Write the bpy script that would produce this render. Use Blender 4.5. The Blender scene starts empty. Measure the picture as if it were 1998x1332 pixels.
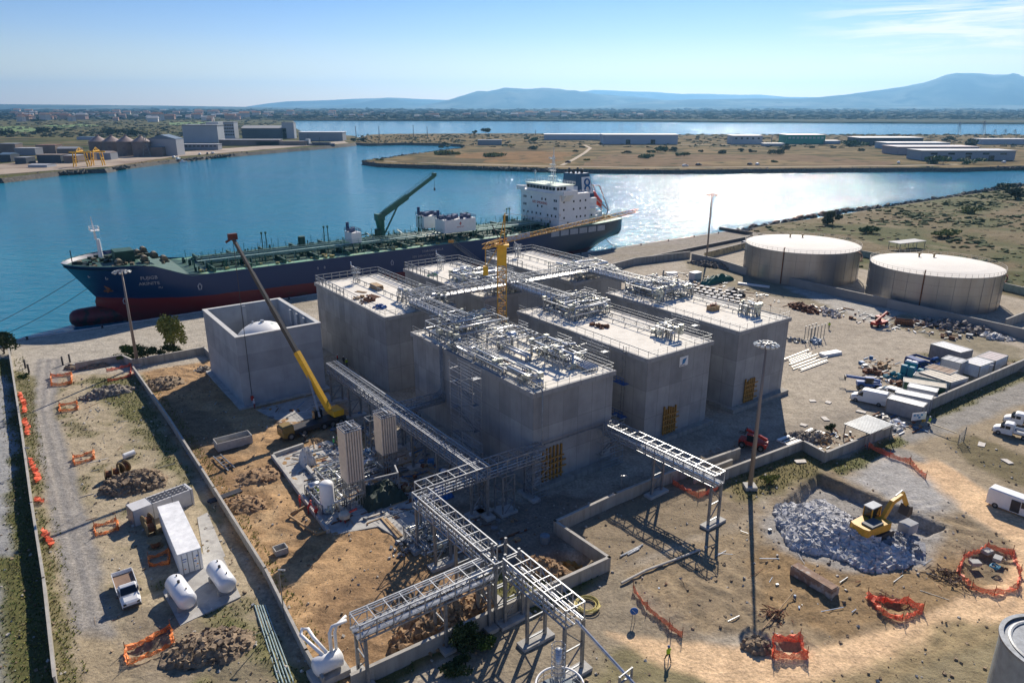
import bpy, bmesh, math, random
import numpy as np
from mathutils import Vector, Matrix
R=math.radians
random.seed(7)
scn=bpy.context.scene
# ---------------------------------------------------------------- camera, sun, sky, exposure
CAMH=50.0; FPX=1400.0; YH=206.0; PITCH=math.atan((666-YH)/FPX)
cd=bpy.data.cameras.new('camera'); cam=bpy.data.objects.new('camera',cd); scn.collection.objects.link(cam)
cd.sensor_width=36; cd.lens=FPX/1998*36; cd.clip_start=1; cd.clip_end=120000
cam.location=(0,0,CAMH); cam.rotation_euler=(math.pi/2-PITCH,0,0); scn.camera=cam
SAZ,SEL=73.5,34.0
sdir=Vector((math.cos(R(SEL))*math.cos(R(SAZ)),math.cos(R(SEL))*math.sin(R(SAZ)),math.sin(R(SEL))))
sl=bpy.data.lights.new('sun','SUN'); sl.energy=4.5; sl.angle=R(.53); sl.color=(1,.90,.77)
so=bpy.data.objects.new('sun',sl); so.rotation_euler=sdir.to_track_quat('Z','Y').to_euler(); scn.collection.objects.link(so)
W=bpy.data.worlds.new('World'); scn.world=W; W.use_nodes=True
nt=W.node_tree; bg=nt.nodes['Background']
sky=nt.nodes.new('ShaderNodeTexSky'); sky.sky_type='NISHITA'; sky.sun_disc=False
sky.sun_elevation=R(SEL); sky.sun_rotation=R(90-SAZ); sky.air_density=1.0; sky.dust_density=.1; sky.ozone_density=2.2; sky.altitude=50
# wispy high cloud over part of the sky
tc=nt.nodes.new('ShaderNodeTexCoord'); sep=nt.nodes.new('ShaderNodeSeparateXYZ'); nt.links.new(tc.outputs['Generated'],sep.inputs[0])
def wmath(op,a,b=None,c=None):
    n=nt.nodes.new('ShaderNodeMath'); n.operation=op
    for k,v in enumerate((a,b,c)):
        if v is None: continue
        if isinstance(v,(int,float)): n.inputs[k].default_value=v
        else: nt.links.new(v,n.inputs[k])
    return n.outputs[0]
zc=wmath('MAXIMUM',sep.outputs[2],.02)
px_=wmath('DIVIDE',sep.outputs[0],zc); py_=wmath('DIVIDE',sep.outputs[1],zc)
cmb=nt.nodes.new('ShaderNodeCombineXYZ'); nt.links.new(wmath('MULTIPLY',wmath('DIVIDE',sep.outputs[0],wmath('MAXIMUM',sep.outputs[1],.05)),5.),cmb.inputs[0]); nt.links.new(wmath('MULTIPLY',sep.outputs[2],34.),cmb.inputs[1])
mpn=nt.nodes.new('ShaderNodeMapping'); mpn.inputs['Rotation'].default_value=(0,0,R(-12)); mpn.inputs['Scale'].default_value=(.8,1.7,1); nt.links.new(cmb.outputs[0],mpn.inputs[0])
no=nt.nodes.new('ShaderNodeTexNoise'); no.inputs['Scale'].default_value=1.1; no.inputs['Detail'].default_value=9; no.inputs['Roughness'].default_value=.62; no.inputs['Distortion'].default_value=.7; nt.links.new(mpn.outputs[0],no.inputs['Vector'])
rp=nt.nodes.new('ShaderNodeMapRange'); rp.inputs[1].default_value=.44; rp.inputs[2].default_value=.60; nt.links.new(no.outputs['Fac'],rp.inputs[0])
# the cloud bank stands only to the right (east) of the view
az=wmath('DIVIDE',sep.outputs[0],wmath('MAXIMUM',sep.outputs[1],.05))
m1=nt.nodes.new('ShaderNodeMapRange'); m1.inputs[1].default_value=.35; m1.inputs[2].default_value=.5; nt.links.new(az,m1.inputs[0])
m2=nt.nodes.new('ShaderNodeMapRange'); m2.inputs[1].default_value=.03; m2.inputs[2].default_value=.06; nt.links.new(sep.outputs[2],m2.inputs[0])
m3=nt.nodes.new('ShaderNodeMapRange'); m3.inputs[1].default_value=.13; m3.inputs[2].default_value=.10; nt.links.new(sep.outputs[2],m3.inputs[0])
cf=wmath('MULTIPLY',wmath('MULTIPLY',rp.outputs[0],m1.outputs[0]),wmath('MULTIPLY',m2.outputs[0],m3.outputs[0]))
cf=wmath('MULTIPLY',cf,.85)
mx=nt.nodes.new('ShaderNodeMix'); mx.data_type='RGBA'; nt.links.new(cf,mx.inputs[0])
tint=nt.nodes.new('ShaderNodeMix'); tint.data_type='RGBA'; tint.blend_type='MULTIPLY'; tint.inputs[0].default_value=1; nt.links.new(sky.outputs[0],tint.inputs[6]); 
gz=nt.nodes.new('ShaderNodeMapRange'); gz.interpolation_type='SMOOTHSTEP'; gz.inputs[1].default_value=.0; gz.inputs[2].default_value=.17; nt.links.new(sep.outputs[2],gz.inputs[0])
gr_=nt.nodes.new('ShaderNodeValToRGB'); gr_.color_ramp.elements[0].color=(1.22,1.02,.92,1); gr_.color_ramp.elements[1].color=(.44,.60,.93,1); e_=gr_.color_ramp.elements.new(.5); e_.color=(.74,.78,1.0,1); nt.links.new(gz.outputs[0],gr_.inputs[0]); nt.links.new(gr_.outputs[0],tint.inputs[7])
nt.links.new(tint.outputs[2],mx.inputs[6]); mx.inputs[7].default_value=(11.5,10.6,9.8,1)
nt.links.new(mx.outputs[2],bg.inputs[0]); bg.inputs[1].default_value=.07
scn.view_settings.view_transform='Standard'; scn.view_settings.look='None'; scn.view_settings.exposure=.58; scn.view_settings.gamma=1
scn.cycles.max_bounces=6; scn.cycles.volume_bounces=0; scn.cycles.transparent_max_bounces=12

# ---------------------------------------------------------------- places: photo pixel -> world, and the site's own frame (36 degrees)
C36,S36=math.cos(R(36)),math.sin(R(36)); YAW=R(36)
def ray(px,py):
    dx=(px-999)/FPX; dy=-(py-666)/FPX
    return Vector((dx,math.cos(PITCH)+dy*math.sin(PITCH),-math.sin(PITCH)+dy*math.cos(PITCH)))
def G(px,py,z=0.0):
    d=ray(px,py); t=(z-CAMH)/d.z; return Vector((d.x*t,d.y*t,z))
def XY(u,v,z=0.0): return Vector((u*C36+v*S36,u*S36-v*C36,z))
def UV(p): return (p[0]*C36+p[1]*S36,p[0]*S36-p[1]*C36)
def GUV(px,py,z=0): return UV(G(px,py,z))
def GV(px,py,v):
    d=ray(px,py); t=v/UV(d)[1]; return UV(d)[0]*t,CAMH+d.z*t

# ---------------------------------------------------------------- materials
MATS={}
def lin(c): return tuple(c)+(1,) if len(c)==3 else c
def pm(name,base,rough=.65,metal=0,var=.18,scale=1.2,bump=0.,bscale=None,second=None,sscale=.5,slo=.5,shi=.62,alpha=None,spec=.5,detail=6,streak=False,coord='Object'):
    """procedural paint / earth / metal: base colour broken by noise, a second colour in patches, bump"""
    if name in MATS: return MATS[name]
    m=bpy.data.materials.new(name); m.use_nodes=True; n=m.node_tree.nodes; l=m.node_tree.links
    b=n['Principled BSDF']; b.inputs['Roughness'].default_value=rough; b.inputs['Metallic'].default_value=metal; b.inputs['Specular IOR Level'].default_value=spec
    t=n.new('ShaderNodeTexCoord'); src=t.outputs[coord]
    if streak:
        mp=n.new('ShaderNodeMapping'); mp.inputs['Scale'].default_value=(1,1,.12); l.new(src,mp.inputs[0]); src2=mp.outputs[0]
    else: src2=src
    a=n.new('ShaderNodeTexNoise'); a.inputs['Scale'].default_value=scale; a.inputs['Detail'].default_value=detail; a.inputs['Roughness'].default_value=.6; l.new(src2,a.inputs['Vector'])
    r=n.new('ShaderNodeValToRGB'); r.color_ramp.elements[0].position=.3; r.color_ramp.elements[1].position=.7
    r.color_ramp.elements[0].color=lin([c*(1-var) for c in base]); r.color_ramp.elements[1].color=lin([min(1,c*(1+var)) for c in base])
    l.new(a.outputs['Fac'],r.inputs[0]); col=r.outputs[0]
    if second:
        a2=n.new('ShaderNodeTexNoise'); a2.inputs['Scale'].default_value=sscale; a2.inputs['Detail'].default_value=7; l.new(src2,a2.inputs['Vector'])
        mr=n.new('ShaderNodeMapRange'); mr.inputs[1].default_value=slo; mr.inputs[2].default_value=shi; l.new(a2.outputs['Fac'],mr.inputs[0])
        mm=n.new('ShaderNodeMix'); mm.data_type='RGBA'; l.new(mr.outputs[0],mm.inputs[0]); l.new(col,mm.inputs[6]); mm.inputs[7].default_value=lin(second); col=mm.outputs[2]
    l.new(col,b.inputs['Base Color'])
    if bump:
        bn=n.new('ShaderNodeTexNoise'); bn.inputs['Scale'].default_value=bscale or scale*4; bn.inputs['Detail'].default_value=5; l.new(src,bn.inputs['Vector'])
        bp=n.new('ShaderNodeBump'); bp.inputs['Strength'].default_value=bump; bp.inputs['Distance'].default_value=.15; l.new(bn.outputs['Fac'],bp.inputs['Height']); l.new(bp.outputs[0],b.inputs['Normal'])
    if alpha is not None: b.inputs['Alpha'].default_value=alpha
    MATS[name]=m; return m
galv=pm('galvanised steel',(.36,.375,.39),.45,.6,.3,3)
galv_dull=pm('dull galvanised steel',(.22,.235,.25),.5,.5,.3,2)
steelpipe=pm('bright insulated pipe',(.55,.56,.57),.32,.8,.2,2)
whitep=pm('white paint',(.78,.78,.76),.45,0,.06,1.5)
whiteroof=pm('white roof sheet',(.72,.72,.70),.5,0,.08,1.0,second=(.52,.50,.46),sscale=.8,slo=.55,shi=.8)
yellowp=pm('crane yellow paint',(.75,.42,.02),.45,0,.12,1.5)
towery=pm('tower crane ochre paint',(.62,.33,.04),.5,0,.2,2)
darkp=pm('dark grey paint',(.035,.035,.04),.5,0,.3,2)
rubber=pm('black rubber',(.02,.02,.02),.85,0,.2,4)
glassd=pm('dark glass',(.012,.018,.025),.08,0,.1,1)
bluep=pm('blue paint',(.02,.09,.30),.4,0,.15,2)
tealp=pm('teal plastic',(.01,.20,.26),.45,0,.15,3)
greenp=pm('green plastic',(.01,.22,.12),.45,0,.15,3)
redp=pm('red paint',(.45,.03,.02),.5,0,.2,2)
rust=pm('rusty steel',(.20,.08,.035),.85,0,.4,4,second=(.1,.05,.03),sscale=3)
wood=pm('raw timber',(.42,.28,.14),.75,0,.2,4,second=(.25,.16,.09),sscale=2)
woodreel=pm('old reel timber',(.26,.19,.09),.8,0,.25,5,second=(.15,.11,.06),sscale=3)
shutter=pm('yellow formwork',(.36,.19,.04),.65,0,.25,3)
conc=pm('pale concrete',(.42,.41,.38),.85,0,.12,1.2,.25,6,second=(.33,.32,.3),sscale=.7)
conc_old=pm('weathered concrete wall',(.33,.31,.27),.9,0,.2,.7,.3,5,second=(.2,.19,.16),sscale=1.3,slo=.52,shi=.75,streak=True)
netm=None
def orange_net():
    m=bpy.data.materials.new('orange safety net'); m.use_nodes=True; n=m.node_tree.nodes; l=m.node_tree.links; b=n['Principled BSDF']
    b.inputs['Base Color'].default_value=(.92,.17,.07,1); b.inputs['Roughness'].default_value=.6
    t=n.new('ShaderNodeTexCoord'); v=n.new('ShaderNodeTexNoise'); v.inputs['Scale'].default_value=14; v.inputs['Detail'].default_value=2; l.new(t.outputs['Object'],v.inputs['Vector'])
    mr=n.new('ShaderNodeMapRange'); mr.inputs[1].default_value=.40; mr.inputs[2].default_value=.54; mr.inputs[3].default_value=.5; mr.inputs[4].default_value=1.; l.new(v.outputs['Fac'],mr.inputs[0]); l.new(mr.outputs[0],b.inputs['Alpha'])
    tr=n.new('ShaderNodeBsdfTranslucent'); tr.inputs[0].default_value=(.8,.12,.03,1)
    return m
netm=orange_net()
netm2=orange_net(); netm2.name='orange mesh net'; netm2.node_tree.nodes['Principled BSDF'].inputs['Base Color'].default_value=(.85,.24,.04,1)
def panel_concrete(name,base,pw,ph,mort=.012,dark=.8,stain=(.13,.12,.11)):
    """cast concrete: formwork panels each of a slightly different grey, joints, vertical stains"""
    m=bpy.data.materials.new(name); m.use_nodes=True; n=m.node_tree.nodes; l=m.node_tree.links; b=n['Principled BSDF']; b.inputs['Roughness'].default_value=.88
    t=n.new('ShaderNodeTexCoord'); s=n.new('ShaderNodeSeparateXYZ'); l.new(t.outputs['Object'],s.inputs[0])
    ad=n.new('ShaderNodeMath'); ad.operation='ADD'; l.new(s.outputs[0],ad.inputs[0]); l.new(s.outputs[1],ad.inputs[1])
    c=n.new('ShaderNodeCombineXYZ'); l.new(ad.outputs[0],c.inputs[0]); l.new(s.outputs[2],c.inputs[1])
    br=n.new('ShaderNodeTexBrick'); br.offset=0; br.inputs['Scale'].default_value=1; br.inputs['Brick Width'].default_value=pw; br.inputs['Row Height'].default_value=ph; br.inputs['Mortar Size'].default_value=mort
    br.inputs['Color1'].default_value=lin([x*1.14 for x in base]); br.inputs['Color2'].default_value=lin([x*.84 for x in base]); br.inputs['Mortar'].default_value=lin([x*dark for x in base]); l.new(c.outputs[0],br.inputs['Vector'])
    br.inputs['Mortar Smooth'].default_value=.3
    mp=n.new('ShaderNodeMapping'); mp.inputs['Scale'].default_value=(.8,.16,1); l.new(c.outputs[0],mp.inputs[0])
    a=n.new('ShaderNodeTexNoise'); a.inputs['Scale'].default_value=1.6; a.inputs['Detail'].default_value=8; l.new(mp.outputs[0],a.inputs['Vector'])
    mr=n.new('ShaderNodeMapRange'); mr.inputs[1].default_value=.48; mr.inputs[2].default_value=.8; mr.inputs[4].default_value=.26; l.new(a.outputs['Fac'],mr.inputs[0])
    mm=n.new('ShaderNodeMix'); mm.data_type='RGBA'; l.new(mr.outputs[0],mm.inputs[0]); l.new(br.outputs[0],mm.inputs[6]); mm.inputs[7].default_value=lin(stain)
    a2=n.new('ShaderNodeTexNoise'); a2.inputs['Scale'].default_value=.35; a2.inputs['Detail'].default_value=6; l.new(c.outputs[0],a2.inputs['Vector'])
    r2=n.new('ShaderNodeMapRange'); r2.inputs[1].default_value=.3; r2.inputs[2].default_value=.7; r2.inputs[3].default_value=.84; r2.inputs[4].default_value=1.12; l.new(a2.outputs['Fac'],r2.inputs[0])
    mu=n.new('ShaderNodeVectorMath'); mu.operation='SCALE'; l.new(mm.outputs[2],mu.inputs[0]); l.new(r2.outputs[0],mu.inputs['Scale'])
    l.new(mu.outputs[0],b.inputs['Base Color'])
    return m

# ---------------------------------------------------------------- mesh building
class MB:
    def __init__(s): s.v=[]; s.f=[]
    def add(s,vs,fs):
        o=len(s.v); s.v+= [tuple(a) for a in vs]; s.f+=[tuple(i+o for i in f) for f in fs]; return s
    def box(s,cx,cy,cz,sx,sy,sz,rz=0,M=None):
        c,d=math.cos(rz),math.sin(rz); vs=[]
        for k in (-.5,.5):
            for i,j in ((-.5,-.5),(.5,-.5),(.5,.5),(-.5,.5)):
                x,y=i*sx,j*sy; p=Vector((cx+x*c-y*d,cy+x*d+y*c,cz+k*sz)); vs.append(M@p if M else p)
        return s.add(vs,[(3,2,1,0),(4,5,6,7),(0,1,5,4),(1,2,6,5),(2,3,7,6),(3,0,4,7)])
    def bz(s,x0,x1,y0,y1,z0,z1): return s.box((x0+x1)/2,(y0+y1)/2,(z0+z1)/2,abs(x1-x0),abs(y1-y0),abs(z1-z0))
    def bar(s,p,q,w,h=None):
        p,q=Vector(p),Vector(q); h=h or w; d=q-p
        if d.length<1e-6: return s
        d.normalize(); up=Vector((0,0,1)) if abs(d.z)<.98 else Vector((0,1,0)); a=d.cross(up).normalized()*w/2; b=a.cross(d).normalized()*h/2
        vs=[p-a-b,p+a-b,p+a+b,p-a+b,q-a-b,q+a-b,q+a+b,q-a+b]
        return s.add(vs,[(3,2,1,0),(4,5,6,7),(0,1,5,4),(1,2,6,5),(2,3,7,6),(3,0,4,7)])
    def path(s,pts,r,n=7,caps=True):
        pts=[Vector(p) for p in pts]; rings=[]; a=None; k=len(pts); rr=r if isinstance(r,(list,tuple)) else [r]*k
        for i,p in enumerate(pts):
            d=(pts[min(i+1,k-1)]-pts[max(i-1,0)]); 
            if d.length<1e-9: d=Vector((0,0,1))
            d.normalize()
            if a is None: a=d.cross(Vector((0,0,1)) if abs(d.z)<.9 else Vector((1,0,0))).normalized()
            else:
                a=a-d*a.dot(d); a=a.normalized() if a.length>1e-6 else d.orthogonal().normalized()
            b=d.cross(a)
            rings.append([p+(a*math.cos(t)+b*math.sin(t))*rr[i] for t in [2*math.pi*j/n for j in range(n)]])
        vs=[x for rg in rings for x in rg]; fs=[]
        for i in range(k-1):
            for j in range(n): fs.append((i*n+j,i*n+(j+1)%n,(i+1)*n+(j+1)%n,(i+1)*n+j))
        if caps: fs.append(tuple(range(n))[::-1]); fs.append(tuple((k-1)*n+j for j in range(n)))
        return s.add(vs,fs)
    def tube(s,p,q,r,n=8,r2=None): return s.path([p,q],[r,r if r2 is None else r2],n)
    def lathe(s,prof,n=24,cx=0,cy=0,cz=0):
        vs=[];fs=[];k=len(prof)
        for r,z in prof:
            for j in range(n): t=2*math.pi*j/n; vs.append((cx+r*math.cos(t),cy+r*math.sin(t),cz+z))
        for i in range(k-1):
            for j in range(n): fs.append((i*n+j,i*n+(j+1)%n,(i+1)*n+(j+1)%n,(i+1)*n+j))
        fs.append(tuple(range(n))[::-1]); fs.append(tuple((k-1)*n+j for j in range(n)))
        return s.add(vs,fs)
    def prism(s,pts,z0,z1):
        n=len(pts); vs=[(p[0],p[1],z0) for p in pts]+[(p[0],p[1],z1) for p in pts]
        ar=sum(pts[i][0]*pts[(i+1)%n][1]-pts[(i+1)%n][0]*pts[i][1] for i in range(n))
        fs=[tuple(range(n))[::-1],tuple(range(n,2*n))]+[(i,(i+1)%n,n+(i+1)%n,n+i) for i in range(n)]
        if ar<0: fs=[f[::-1] for f in fs]
        return s.add(vs,fs)
    def sideprism(s,prof,y0,y1):
        """profile in (x,z) extruded along y"""
        n=len(prof); vs=[(p[0],y0,p[1]) for p in prof]+[(p[0],y1,p[1]) for p in prof]
        return s.add(vs,[tuple(range(n)),tuple(range(n,2*n))[::-1]]+[(i,n+i,n+(i+1)%n,(i+1)%n) for i in range(n)])
    def rock(s,c,r,rnd,sq=1.):
        c=Vector(c); vs=[]
        for x in (-1,1):
            for y in (-1,1):
                for z in (-1,1): vs.append(Vector((x*rnd.uniform(.45,1),y*rnd.uniform(.45,1),z*rnd.uniform(.45,1)*sq)))
        m=Matrix.Rotation(rnd.uniform(0,6.28),3,'Z')@Matrix.Rotation(rnd.uniform(-.6,.6),3,'X')@Matrix.Rotation(rnd.uniform(-.6,.6),3,'Y')
        return s.add([c+(m@v)*r for v in vs],[(0,1,3,2),(4,6,7,5),(0,4,5,1),(2,3,7,6),(0,2,6,4),(1,5,7,3)])
    def quad(s,a,b,c,d): return s.add([a,b,c,d],[(0,1,2,3)])
    def build(s,name,mat,parent=None,smooth=False,loc=None,rz=0,label=None):
        me=bpy.data.meshes.new(name); me.from_pydata(s.v,[],s.f); me.update()
        if mat: me.materials.append(mat)
        if smooth: me.polygons.foreach_set('use_smooth',[True]*len(me.polygons))
        o=bpy.data.objects.new(name,me); scn.collection.objects.link(o)
        if smooth=='auto':
            pass
        if parent: o.parent=parent
        if loc is not None: o.location=loc
        if rz: o.rotation_euler=(0,0,rz)
        if label: o['label']=label
        return o
def thing(name,label,cat,loc=(0,0,0),rz=0,group=None):
    o=bpy.data.objects.new(name,None); scn.collection.objects.link(o); o.location=loc; o.rotation_euler=(0,0,rz); o.empty_display_size=.5
    o['label']=label; o['category']=cat
    if group: o['group']=group
    return o
def tag(o,label,cat,group=None,kind=None):
    o['label']=label; o['category']=cat
    if group: o['group']=group
    if kind: o['kind']=kind
    return o
def struct(o,kind='structure'): o['kind']=kind; return o
def dup(root,loc,rz=None,label=None,scale=None):
    r=root.copy(); scn.collection.objects.link(r); r.location=loc
    if rz is not None: r.rotation_euler=(0,0,rz)
    if label: r['label']=label
    if scale: r.scale=(scale,)*3
    for ch in list(root.children):
        c=ch.copy(); scn.collection.objects.link(c); c.parent=r
        for g in list(ch.children):
            d=g.copy(); scn.collection.objects.link(d); d.parent=c
    return r
def textmesh(name,body,size,mat,parent,M,thick=.02,align='CENTER'):
    cu=bpy.data.curves.new(name,'FONT'); cu.body=body; cu.size=size; cu.extrude=thick; cu.align_x=align; cu.align_y='CENTER'; cu.resolution_u=2
    t=bpy.data.objects.new(name+'_tmp',cu); scn.collection.objects.link(t); bpy.context.view_layer.update()
    me=bpy.data.meshes.new_from_object(t); bpy.data.objects.remove(t); me.transform(M); me.materials.clear(); me.materials.append(mat)
    o=bpy.data.objects.new(name,me); scn.collection.objects.link(o); o.parent=parent; return o
# numpy value noise
def vn(x,y,seed=0):
    xi=np.floor(x).astype(np.int64); yi=np.floor(y).astype(np.int64); fx=x-xi; fy=y-yi
    fx=fx*fx*(3-2*fx); fy=fy*fy*(3-2*fy)
    def h(a,b):
        n=(a*374761393+b*668265263+seed*1274126177)&0xffffffff; n=((n^(n>>13))*1274126177)&0xffffffff; return ((n^(n>>16))&0xffff)/65535.
    return (h(xi,yi)*(1-fx)+h(xi+1,yi)*fx)*(1-fy)+(h(xi,yi+1)*(1-fx)+h(xi+1,yi+1)*fx)*fy
def fbm(x,y,s,seed=0,o=4):
    r=0;a=.5;t=0
    for k in range(o): r=r+a*vn(x/s,y/s,seed+k*17); t+=a; a*=.55; s/=2.1
    return r/t
def sdist(X,Y,poly):
    """signed distance to polygon, positive inside"""
    n=len(poly); d=np.full(X.shape,1e9); ins=np.zeros(X.shape,bool)
    for i in range(n):
        ax,ay=poly[i][0],poly[i][1]; bx,by=poly[(i+1)%n][0],poly[(i+1)%n][1]
        ex,ey=bx-ax,by-ay; t=np.clip(((X-ax)*ex+(Y-ay)*ey)/(ex*ex+ey*ey+1e-9),0,1)
        d=np.minimum(d,np.hypot(X-ax-t*ex,Y-ay-t*ey))
        c=((ay>Y)!=(by>Y)); ins^= c&(X<(bx-ax)*(Y-ay)/(by-ay+1e-12)+ax)
    return np.where(ins,d,-d)
# ---------------------------------------------------------------- water
ZW=-2.6
def water_mat():
    m=bpy.data.materials.new('harbour water'); m.use_nodes=True; n=m.node_tree.nodes; l=m.node_tree.links; b=n['Principled BSDF']
    b.inputs['Roughness'].default_value=.075; b.inputs['IOR'].default_value=1.33
    t=n.new('ShaderNodeTexCoord')
    big=n.new('ShaderNodeTexNoise'); big.inputs['Scale'].default_value=.006; big.inputs['Detail'].default_value=5
    mpb=n.new('ShaderNodeMapping'); mpb.inputs['Rotation'].default_value=(0,0,R(-20)); mpb.inputs['Scale'].default_value=(.45,1.8,1); l.new(t.outputs['Object'],mpb.inputs[0]); l.new(mpb.outputs[0],big.inputs['Vector'])
    r=n.new('ShaderNodeValToRGB'); r.color_ramp.elements[0].position=.35; r.color_ramp.elements[1].position=.68
    r.color_ramp.elements[0].color=(.006,.16,.25,1); r.color_ramp.elements[1].color=(.016,.235,.335,1); l.new(big.outputs['Fac'],r.inputs[0]); l.new(r.outputs[0],b.inputs['Base Color'])
    mp=n.new('ShaderNodeMapping'); mp.inputs['Rotation'].default_value=(0,0,R(15)); mp.inputs['Scale'].default_value=(.6,1.,1); l.new(t.outputs['Object'],mp.inputs[0])
    w1=n.new('ShaderNodeTexNoise'); w1.inputs['Scale'].default_value=.3; w1.inputs['Detail'].default_value=7; w1.inputs['Roughness'].default_value=.6; l.new(mp.outputs[0],w1.inputs['Vector'])
    # wind streaks change the ripple strength
    mr=n.new('ShaderNodeMapRange'); mr.inputs[1].default_value=.35; mr.inputs[2].default_value=.7; mr.inputs[3].default_value=.55; mr.inputs[4].default_value=1.; l.new(big.outputs['Fac'],mr.inputs[0])
    bp=n.new('ShaderNodeBump'); bp.inputs['Distance'].default_value=1.55; l.new(mr.outputs[0],bp.inputs['Strength']); l.new(w1.outputs['Fac'],bp.inputs['Height']); l.new(bp.outputs[0],b.inputs['Normal'])
    return m
wq=MB(); wq.quad((-22900,-200,ZW),(22900,-200,ZW),(22900,22900,ZW),(-22900,22900,ZW))
struct(wq.build('water',water_mat()))

# ---------------------------------------------------------------- near ground: one sheet in the site's own directions
def P_(*pts): return [tuple(G(x,y)[:2]) for x,y in pts]
U0=np.concatenate([np.arange(-160,-20,4.),np.arange(-20,150,.42),np.arange(150,300,1.2),np.arange(300,760,8)])
V0=np.concatenate([np.arange(-189,-152,1.2),np.arange(-152,0,.42),np.arange(0,120,5.)])
V0[0]=-189.0
UU,VV=np.meshgrid(U0,V0,indexing='ij')
X=UU*C36+VV*S36; Y=UU*S36-VV*C36
def soft(poly,w=1.2,n=1.5,ns=5.,seed=1):
    d=sdist(X,Y,poly)+(fbm(X,Y,ns,seed)-.5)*2*n
    return np.clip(d/w+.5,0,1)
n1=fbm(X,Y,9,3); n2=fbm(X,Y,2.2,5); n3=fbm(X,Y,30,9)
col=np.zeros(X.shape+(3,)); gr=np.zeros(X.shape); ru=np.full(X.shape,.35)
def lay(mask,c,grass=None,rough=None):
    global col,gr,ru
    k=mask[...,None]; col=col*(1-k)+np.array(c)*k
    if grass is not None: gr=gr*(1-mask)+grass*mask
    if rough is not None: ru=ru*(1-mask)+rough*mask
one=np.ones(X.shape)
lay(one,(.42,.365,.285),0,.28)                                   # yard hardstanding dust
lay(np.clip((n1-.48)*4,0,1)*.5,(.31,.265,.205))
# scrub land to the right beyond the quay and tanks
scr=[tuple(XY(*q)[:2]) for q in ((254,-189),(254,-150),(225,-140),(224,-60),(232,-40),(900,-40),(900,-189))]
lay(soft(scr,3,3,9,2),(.17,.125,.065),.4,1.0)
lay(soft(scr,3,3,9,2)*np.clip((n3-.42)*6,0,1)*.9,(.07,.09,.025),1.,.8)
lay(soft(scr,3,3,9,2)*np.clip((fbm(X,Y,12,31)-.6)*8,0,1)*.6,(.25,.20,.12),.1,.4)
# quay apron
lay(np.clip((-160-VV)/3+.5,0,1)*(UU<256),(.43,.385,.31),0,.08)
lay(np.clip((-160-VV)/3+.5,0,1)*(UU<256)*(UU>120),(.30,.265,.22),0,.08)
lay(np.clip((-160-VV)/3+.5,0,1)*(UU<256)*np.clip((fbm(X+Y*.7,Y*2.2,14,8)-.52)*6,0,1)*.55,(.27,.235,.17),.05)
lay(soft(P_((-200,700),(30,650),(420,600),(420,700),(30,745),(-200,760)),1.5,1,6,4)*.8,(.44,.40,.33),0,.08)
# left lot
lay(soft(P_((60,735),(262,728),(330,860),(420,1000),(620,1345),(100,1345),(70,900)),1,.8,4,6),(.42,.35,.24),.08,.45)
lay(soft(P_((180,740),(265,735),(430,1010),(350,960),(300,900),(255,840),(215,800)),3,3.5,6,7)*np.clip(n2*1.8,0,1)*.85,(.155,.16,.05),1.,.6)
lay(soft(P_((60,735),(262,728),(330,860),(620,1345),(100,1345)),1,1,5,7)*np.clip((fbm(X,Y,3.5,77)-.55)*7,0,1)*.6,(.21,.185,.09),.8,.5)
lay(soft(P_((400,1180),(520,1230),(640,1345),(380,1345),(420,1290)),2,2,4,12)*.8,(.19,.19,.07),1,.8)
lay(soft(P_((255,1180),(400,1190),(560,1345),(240,1345)),2,2,4,13)*.8,(.27,.22,.155),.1,.95)
# asphalt lane on the left
lane=P_((72,700),(120,700),(106,800),(140,900),(170,1000),(198,1100),(208,1190),(235,1260),(150,1260),(135,1200),(118,1100),(96,1000),(76,900),(60,800))
lay(soft(lane,1,.5,3,9),(.27,.255,.235),0,.1)
for off in (.3,.68):
    pl=[((72*(1-off)+120*off),700),((60*(1-off)+106*off),800),((76*(1-off)+140*off),900),((96*(1-off)+170*off),1000),((118*(1-off)+198*off),1100),((150*(1-off)+235*off),1260)]
    w=4; lay(soft(P_(*([(a-w,b) for a,b in pl]+[(a+w,b) for a,b in pl[::-1]])),.5,.15,2,3)*.85,(.43,.39,.33))
lay(soft(P_((140,1240),(240,1240),(260,1345),(150,1345)),1.5,1,3,10),(.36,.29,.19),.1,.3)
# outside the left fence
lay(soft(P_((-260,700),(18,700),(60,960),(112,1345),(-260,1345)),.6,.3,3,11),(.13,.135,.05),1,.9)
lay(soft(P_((-260,760),(22,730),(30,860),(22,960),(20,1080),(-260,1080)),1.2,1.5,4,14),(.33,.33,.32),.1,.7)
lay(soft(P_((-260,1180),(-5,1120),(12,1260),(25,1345),(-260,1345)),1.2,1,4,15),(.32,.31,.28),.1,.5)
lay(soft(P_((24,720),(68,735),(70,900),(100,1080),(150,1345),(112,1345),(60,960)),.8,.8,2,16)*.75,(.20,.18,.08),.9,.6)
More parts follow.
